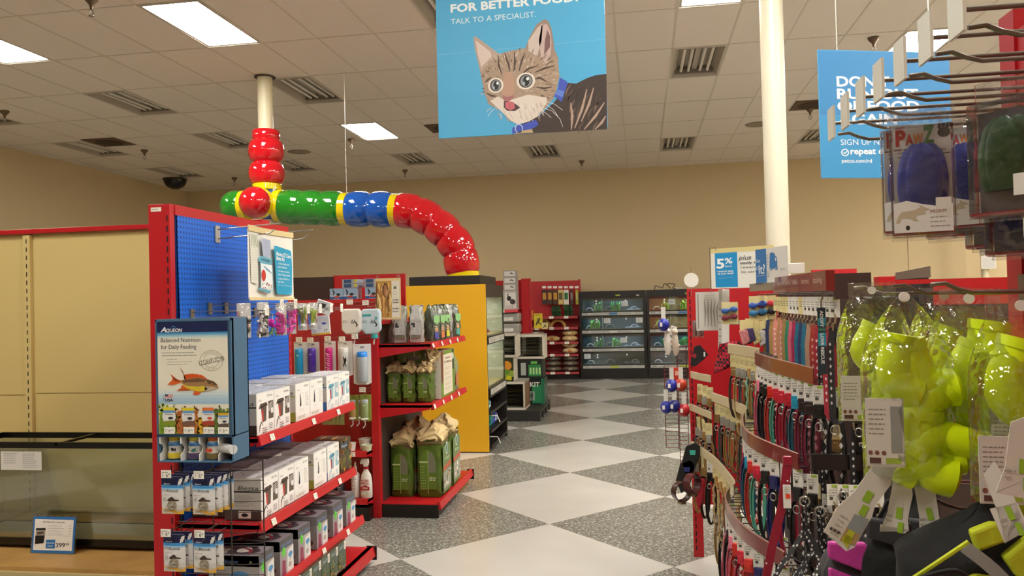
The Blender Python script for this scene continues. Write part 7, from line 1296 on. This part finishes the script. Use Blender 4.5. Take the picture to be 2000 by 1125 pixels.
# dog boot clamshells
def pawz(label, p, rz, col, detailed=True, w=.09, h=.195):
    t = thing('dog_boot_pack', label, 'package', p, rz, 'clear packs of rubber dog boots'); d = .03
    b = B(); b.box(-w/2, w/2, -d, 0, -h, -.02, BLISTER); b.build('clear_shell', t, bevel=.004); b = B(); b.box(-w*.53, w*.53, -.001, .001, -h*1.03, 0.012, BLISTER); b.build('hang_flange', t)
    b = B(); b.box(-w*.46, w*.46, -.006, -.004, -h*.97, -.03, M('#6a6670' if not detailed else '#cfc9c4', .5)); b.build('backing_card', t)
    b = B(); cm_ = M(col, .45, 0, .5, 35, .25)
    for (x, y, rx) in ((-.010, -.014, .028), (.013, -.010, .025), (.001, -.018, .028)): b.lathe([(rx*.95*math.sqrt(max(0.02, 1-((q/10-.42)/.6)**2)) if q < 10 else .004, -h*.80+h*.56*q/10) for q in range(11)], cm_, (x, y, 0), 16, 1, .3)
    b.build('rubber_boot', t, smooth=True)
    if detailed:
        g = G(.0003); g.rect(-w*.46, -h*.36, w*.46, -h*.10, '#d6d2cc')
        for s_, x, c, wd, hh in (('P', -.037, '#b8242c', .015, .024), ('A', -.023, '#b8242c', .012, .016), ('W', -.012, '#d9822a', .015, .016), ('Z', .002, '#3a7a2c', .017, .025)): g.text(s_, x, -h*.235, hh, c, w=wd, bold=.05)
        g.ell(.032, -h*.16, .009, .008, '#26201e', 2); [g.ell(.026+.0055*k, -h*.115+.002*(k % 2), .0028, .0035, '#26201e', 2, 8) for k in range(4)]
        g.lines(-.04, -h*.28, .08, 1, 1, .005, '#8a6a64'); g.lines(-.035, -h*.305, .07, 2, .007, .004, '#a39c96'); g.line([(-.02, -h*.34), (.04, -h*.33)], .0012, '#3a3632', 2); g.build('logo_print', t, (0, -.0062, 0), (1, 0, 0), (0, 0, 1))
        g = G(.0003); g.poly([(-w*.46, -h*.97), (w*.46, -h*.97), (w*.46, -h*.75), (w*.25, -h*.77), (0, -h*.745), (-w*.25, -h*.71), (-w*.46, -h*.73)], '#d6d0cb')
        g.poly([(-.036, -h*.84), (-.03, -h*.80), (-.012, -h*.79), (-.004, -h*.77), (-.006, -h*.745), (.002, -h*.77), (.01, -h*.79), (.002, -h*.80), (.004, -h*.825), (-.01, -h*.835), (-.01, -h*.86), (-.006, -h*.88), (-.012, -h*.88), (-.02, -h*.855), (-.03, -h*.85), (-.034, -h*.89), (-.039, -h*.89)], '#b5a68c', 2); g.text('MEDIUM', .01, -h*.82, .005, '#8a4a44', w=.022); g.lines(.01, -h*.86, .028, 3, .007, .003, '#a09a94', 2); g.ell(-.022, -h*.93, .003, .004, '#26201e', 2, 8); g.build('dog_print', t, (0, -.0306, 0), (1, 0, 0), (0, 0, 1))
    b = B(); b.box(w*.2, w*.44, -d-.001, -d, -h*.86, -h*.7, M('#cfc8bc', .5)); b.build('price_sticker', t)
    b = B(); b.box(-w*.47, w*.47, -d+.002, -.003, -h*.985, -h*.965, M('#b0282c', .5)); b.build('base_flap', t)
    return t
pawz('frontmost clear pack with blue rubber dog boots and a colourful logo', at(1798, 226, Y=1.36), -.35, '#2438a8')
pawz('clear pack of blue dog boots directly behind the frontmost one', at(1778, 232, Y=1.42), -.35, '#2438a8', True)
pawz('second logo pack of blue dog boots, right of the frontmost', at(1890, 228, Y=1.48), -.75, '#2234a0')
pawz('clear pack of blue dog boots behind the second logo pack', at(1905, 240, Y=1.58), -.8, '#2234a0', False)
pawz('large clear pack with dark green dog boots at the right edge', at(1972, 168, Y=1.12), -.9, '#1f5a2c', False, .085, .17)
pawz('dark blue boot pack below the green one, left', at(1945, 270, Y=1.52), -.9, '#141c4c', False)
pawz('dark blue boot pack below the green one, right', at(1990, 265, Y=1.4), -.9, '#141c4c', False)
pawz('dark boot pack low behind the logo packs', at(1865, 250, Y=1.62), -.6, '#1a1c2c', False, .1, .21)
RB = M('#8a1c20', .4); 
t = thing('red_roller', 'small dark red rounded roll fixed to the nearest red upright', 'holder', (.615, 1.58, 1.705)); b = B(); b.tube([(-.0, 0, 0), (.085, 0, .004)], .013, RB, 16); b.build('roll', t, smooth=True, bevel=.004); b = B(); b.box(.01, .085, -.012, .012, -.022, -.014, M('#d9d2c4', .4)); b.build('bracket', t)
# yellow rain boot bags
NEON = M('#d8ee00', .38, name='neon_rubber'); NEON2 = M('#cfe600', .4)
def boot(par, p, rot, s=1, mat=None):
    b = B(); b.tube(spline([(0, 0, .085*s), (0, 0, .05*s), (.002, 0, .02*s), (.02*s, 0, .0), (.05*s, 0, -.006*s)], 4), [.026*s]*5+[.027*s]*4+[.03*s]*4+[.031*s]*3+[.022*s], mat or NEON, 14); q = b.build('rain_boot', par, smooth=True, loc=p, rot=rot)
    b = B(); b.lathe([(.0285*s, 0), (.0285*s, .014*s)], NEON2, n=14); b.build('boot_cuff', q, smooth=True, loc=(0, 0, .072*s)); return q
def bootbag(label, p, w, h, rz, seed, tied=True, boots=None, card=-1):
    up_ = h*.1 if tied else 0
    t = thing('rain_boot_bag', label, 'bag', p, rz, 'clear bags of neon yellow dog rain boots'); b = B(); n = 14; m = 12; vs = []; fs = []
    for s_ in (-1, 1):
        for i in range(n+1):
            for k in range(m+1):
                u, v = i/n, k/m; neck = (.16 if tied else .62); ww = w*(neck+(1-neck)*min(1, (v/.30))**.8) if v < .3 else w; q = math.sin(math.pi*u)**.5*min(1, v*3)*min(1, (1-v)*9+.05); wr = .0035*math.sin(u*34+v*7+seed)*max(0, 1-v*1.2)+.002*math.sin(u*19-v*23+seed); vs.append(((u-.5)*ww, s_*(.038*q)+wr*q, -h*v))
    M_ = (n+1)*(m+1)
    for s_ in (0, 1):
        for i in range(n):
            for k in range(m): a = s_*M_+i*(m+1)+k; fs.append((a, a+1, a+m+2, a+m+1))
    b.add(vs, fs, PLASTIC); b.build('clear_bag', t, smooth=True)
    if not tied:
        b = B(); b.box(-w*.32, w*.32, -.001, .001, 0, .026, BLISTER); b.build('hang_header', t, bevel=.002)
    b = B(); b.tube([(0, -.002, .012 if not tied else 0), (0, .002, .012 if not tied else 0)], .007, M('#e6e3dc', .4), 14); b.build('hang_hole', t)
    for (x, y, z, a, s) in boots: boot(t, (x*w, y, -h*z), (0, a, .2*x), s)
    b = B(); cx_ = card*w*.29; b.box(cx_-w*.2, cx_+w*.2, -.002, 0, -h*.97, -h*.62, M('#cfcabf', .5)); cd_ = b.build('insert_card', t, loc=(0, -.034, up_)) ; g = G(.0003); g.rect(cx_-w*.19, -h*.96, cx_+w*.19, -h*.63, '#d0cbc0'); g.lines(cx_-w*.17, -h*.68, w*.2, 6, h*.025, h*.011, '#8f8a80', 2); g.rect(cx_+w*.06, -h*.9, cx_+w*.18, -h*.66, '#8f908a', 2); [g.ell(cx_-w*.16+w*.07*k, -h*.9, w*.024, w*.026, '#7a4a40', 3, 10) for k in range(3)]; g.rect(cx_-w*.17, -h*.955, cx_-w*.05, -h*.925, '#5a3a34', 2); g.rect(cx_, -h*.955, cx_+w*.16, -h*.925, '#9ab03a', 2); g.build('card_print', t, (0, -.0365, up_), (1, 0, 0), (0, 0, 1))
    return t
bootbag('small clear boot bag hanging behind and left of the largest one', at(1703, 580, Y=1.52), .125, .225, -.1, 3, False, [(-.22, .0, .45, .5, .7), (.2, .01, .55, -.3, .7), (.0, .012, .8, .4, .7), (.2, .0, .82, 2.2, .7)])
bootbag('largest tied clear bag of neon yellow boots, in front', at(1766, 580, Y=1.17), .118, .262, -.15, 5, True, [(-.18, .0, .47, .2, .85), (.2, .006, .5, -.3, .85), (-.05, .0, .64, .9, .85), (.18, -.004, .70, 1.9, .85), (.1, .0, .9, .1, .95), (-.2, .008, .88, .3, .8), (.26, .006, .86, -.3, .8)])
bootbag('clear bag of neon yellow boots right of the largest one', at(1893, 600, Y=1.2), .122, .222, -.1, 8, False, [(.1, -.002, .45, .15, .95), (-.2, .006, .5, .5, .8), (-.05, -.002, .66, .3, .95), (.02, -.002, .88, .5, 1.0), (.27, .006, .72, -.2, .85), (-.25, .004, .85, .2, .8)], 1)
bootbag('clear bag of neon yellow boots cut off by the right edge', at(1995, 615, Y=1.1), .13, .24, -.1, 11, False, [(-.2, 0, .45, .3, .95), (.1, .004, .5, -.3, .95), (-.1, -.0, .74, .8, .9), (.2, .0, .85, .4, .9)], -1)
bootbag('clear boot bag hanging between the large and the right bag, farther back', at(1845, 592, Y=1.42), .12, .2, -.1, 14, False, [(-.15, 0, .5, .4, .75), (.15, .004, .55, -.5, .75), (0, .0, .85, .4, .75)], 1)
# vests and their cards at the lower right
BLK = M('#0b0b0b', .8, 0, .3, 60, name='black_nylon'); YV = M('#b8c41c', .7, 0, .3, 50)
def vcard(label, p, rot, w=.055, h=.15, photo=True):
    t = thing('product_card', label, 'card', p, rot=rot, group='white product cards of the dog vests'); b = B(); b.prism([(-w*.2, 0), (w*.35, .012), (w*.5, -.02), (w*.42, -.055), (w*.5, -.07), (w*.5, -h*.92), (w*.35, -h), (-w*.5, -h*.93), (-w*.5, -.08), (-w*.3, -.05)], 0, .0014, M('#cfc9bd', .5)); b.build('card', t)
    g = G(.0003); g.rect(w*.0, -.056, w*.22, -.04, '#8fb32a'); g.rect(w*.1, -.075, w*.3, -.06, '#8fb32a'); g.lines(-w*.32, -.055 if h < .1 else -.09, w*.26, 2 if h < .1 else 6, .007, .003, '#a39d92')
    if photo and h > .1: g.poly([(w*.02, -.078), (w*.46, -.075), (w*.46, -h*.9), (w*.02, -h*.93)], '#a8885a', 1); g.poly([(w*.02, -.078), (w*.46, -.075), (w*.46, -.1), (w*.02, -.1)], '#8a8f90', 2); g.poly([(w*.1, -.1), (w*.3, -.1), (w*.32, -.125), (w*.1, -.12)], '#b8b82a', 3); g.ell(w*.2, -h*.88, w*.14, .006, '#c9c41c', 3); [g.ell(-w*.36+w*.12*k, -h*.86, w*.045, w*.055, '#4a3a34', 3, 10) for k in range(3)]
    g.build('card_print', t, (0, -.0006, 0), (1, 0, 0), (0, 0, 1)); return t
vcard('white product card with a photo, tilted over the pink vest', at(1722, 908, Y=1.16), (0, .5, -.12), .044, .13)
vcard('white product card hanging straight beside the tilted one', at(1757, 934, Y=1.17), (0, .12, -.4), .036, .075)
vcard('white product card third from the left above the black vests', at(1793, 935, Y=1.17), (0, -.2, -.5), .034, .072)
vcard('white product card right of the boot bags, above the yellow vest', at(1932, 925, Y=1.02), (0, -.35, -.4), .03, .042, False)
vcard('white product card at the right edge of the photo below the boot bag', at(1992, 826, Y=.96), (0, .05, -.1), .045, .085, False)
def vest(label, p, rot, w, d, h, col, panels, seed=0):
    t = thing('dog_vest', label, 'vest', p, rot=rot, group='dog vests on the lower hooks'); softbag('vest_body', t, w, d, h, col, 'knot', seed, .25, loc=(0, 0, -h), jit=.0015, top=.35, m=20)
    for (pts, m_, nm) in panels: b = B(); b.prism(pts, -d*.66-.004, -d*.5, m_); b.build(nm, t, bevel=.004)
    return t
PK = M('#b8308c', .7, 0, .3, 80); GR = M('#2a2729', .7); RFL = M('#8f8f8c', .3, .2)
vest('pink and black dog vest at the bottom, left of the black ones', at(1662, 1022, Y=1.33), (0, 0, -.15), .085, .06, .2, GR,
     [([(-.038, -.02), (.015, -.018), (.032, -.035), (.035, -.07), (-.038, -.045)], PK, 'pink_panel'), ([(-.038, -.06), (.034, -.085), (.034, -.13), (-.038, -.11)], PK, 'pink_panel'), ([(-.038, -.12), (.034, -.14), (.034, -.19), (-.038, -.18)], PK, 'pink_panel')], 3)
vest('plain black dog vest hanging right of the pink one', at(1738, 978, Y=1.3), (0, .05, -.3), .07, .06, .24, BLK, [([(-.03, -.02), (.03, -.02), (.03, -.06), (-.03, -.05)], GR, 'collar_flap')], 4)
vest('plain black dog vest partly behind the cards', at(1795, 965, Y=1.38), (0, -.05, -.6), .075, .07, .24, BLK, [([(-.03, -.03), (.03, -.03), (.03, -.08), (-.03, -.07)], GR, 'collar_flap')], 5)
t = vest('black and yellow dog life vest at the lower right corner', at(1925, 985, Y=1.12), (0, .0, -.1), .2, .09, .2, BLK,
     [([(.0, -.05), (.03, -.022), (.07, -.012), (.075, -.075), (.04, -.095), (.012, -.07)], YV, 'yellow_panel'), ([(-.085, -.1), (-.03, -.072), (.0, -.075), (.028, -.105), (.03, -.16), (-.09, -.17)], YV, 'yellow_panel'), ([(-.035, -.02), (-.01, -.008), (.015, -.012), (.005, -.03), (-.028, -.045)], YV, 'yellow_panel')], 6)
b = B(); b.strip(spline([(-.045, -.075, -.035), (-.015, -.08, -.06), (.018, -.08, -.1)], 4), V((.012, 0, .010)), RFL, .002); b.build('reflective_strap', t, smooth=True); b = B(); b.tube(spline([(-.105, -.06, -.09), (-.09, -.085, -.07), (-.06, -.09, -.06), (-.045, -.08, -.075)], 4), .007, BLK, 8, flat=.5); b.build('carry_handle', t, smooth=True); b = B(); b.tube(spline([(-.115, -.055, -.095), (-.085, -.08, -.06), (-.04, -.07, -.03)], 4), .003, YV, 6); b.build('yellow_piping', t, smooth=True)
vest('yellow and black dog life vest cut off at the right edge', at(2030, 955, Y=1.15), (0, .1, -.2), .09, .08, .22, BLK, [([(-.04, -.0), (.03, .0), (.03, -.03), (-.035, -.03)], YV, 'yellow_panel')], 7)
c = carton('blank_card', 'blank white card standing on the leash rack header', 'card', None, .055, .003, .036, '#e2ddd2'); c.location = at(1556, 548, Y=2.9); c.location.z = 1.69; c.rotation_euler = (0, 0, -.2)
t = thing('dog_leash', 'black and teal leash lettered ADOPT LOVE RESCUE near the yellow boot bags', 'leash', at(1604, 601, Y=2.5)); b = B(); b.box(-.0115, .0115, 0, .002, -.2, 0, M('#15252a', .6)); b.build('strap', t)
g = G(.0003); g.rect(-.0115, -.055, .0115, -.03, '#1f7f92'); g.rect(-.0115, -.115, .0115, -.075, '#1f8496'); [g.rect(-.0115, -.062-.004*k, .0115, -.06-.004*k, '#4f8f7a') for k in range(3)]
for s_, y, w_ in (('ADOPT', -.008, .05), ('LOVE', -.078, .034), ('RESCUE', -.118, .05)): g.text(s_, -.0045, y, .009, '#d9dad6', w=w_, ang=-HP, bold=.03)
g.build('strap_print', t, (0, -.0005, 0), (1, 0, 0), (0, 0, 1)); b = B(); b.tube([(0, 0, .06), (.006, -.003, .04), (0, 0, .02), (0, 0, 0)], .003, STEEL, 6); b.build('snap_hook', t, smooth=True)
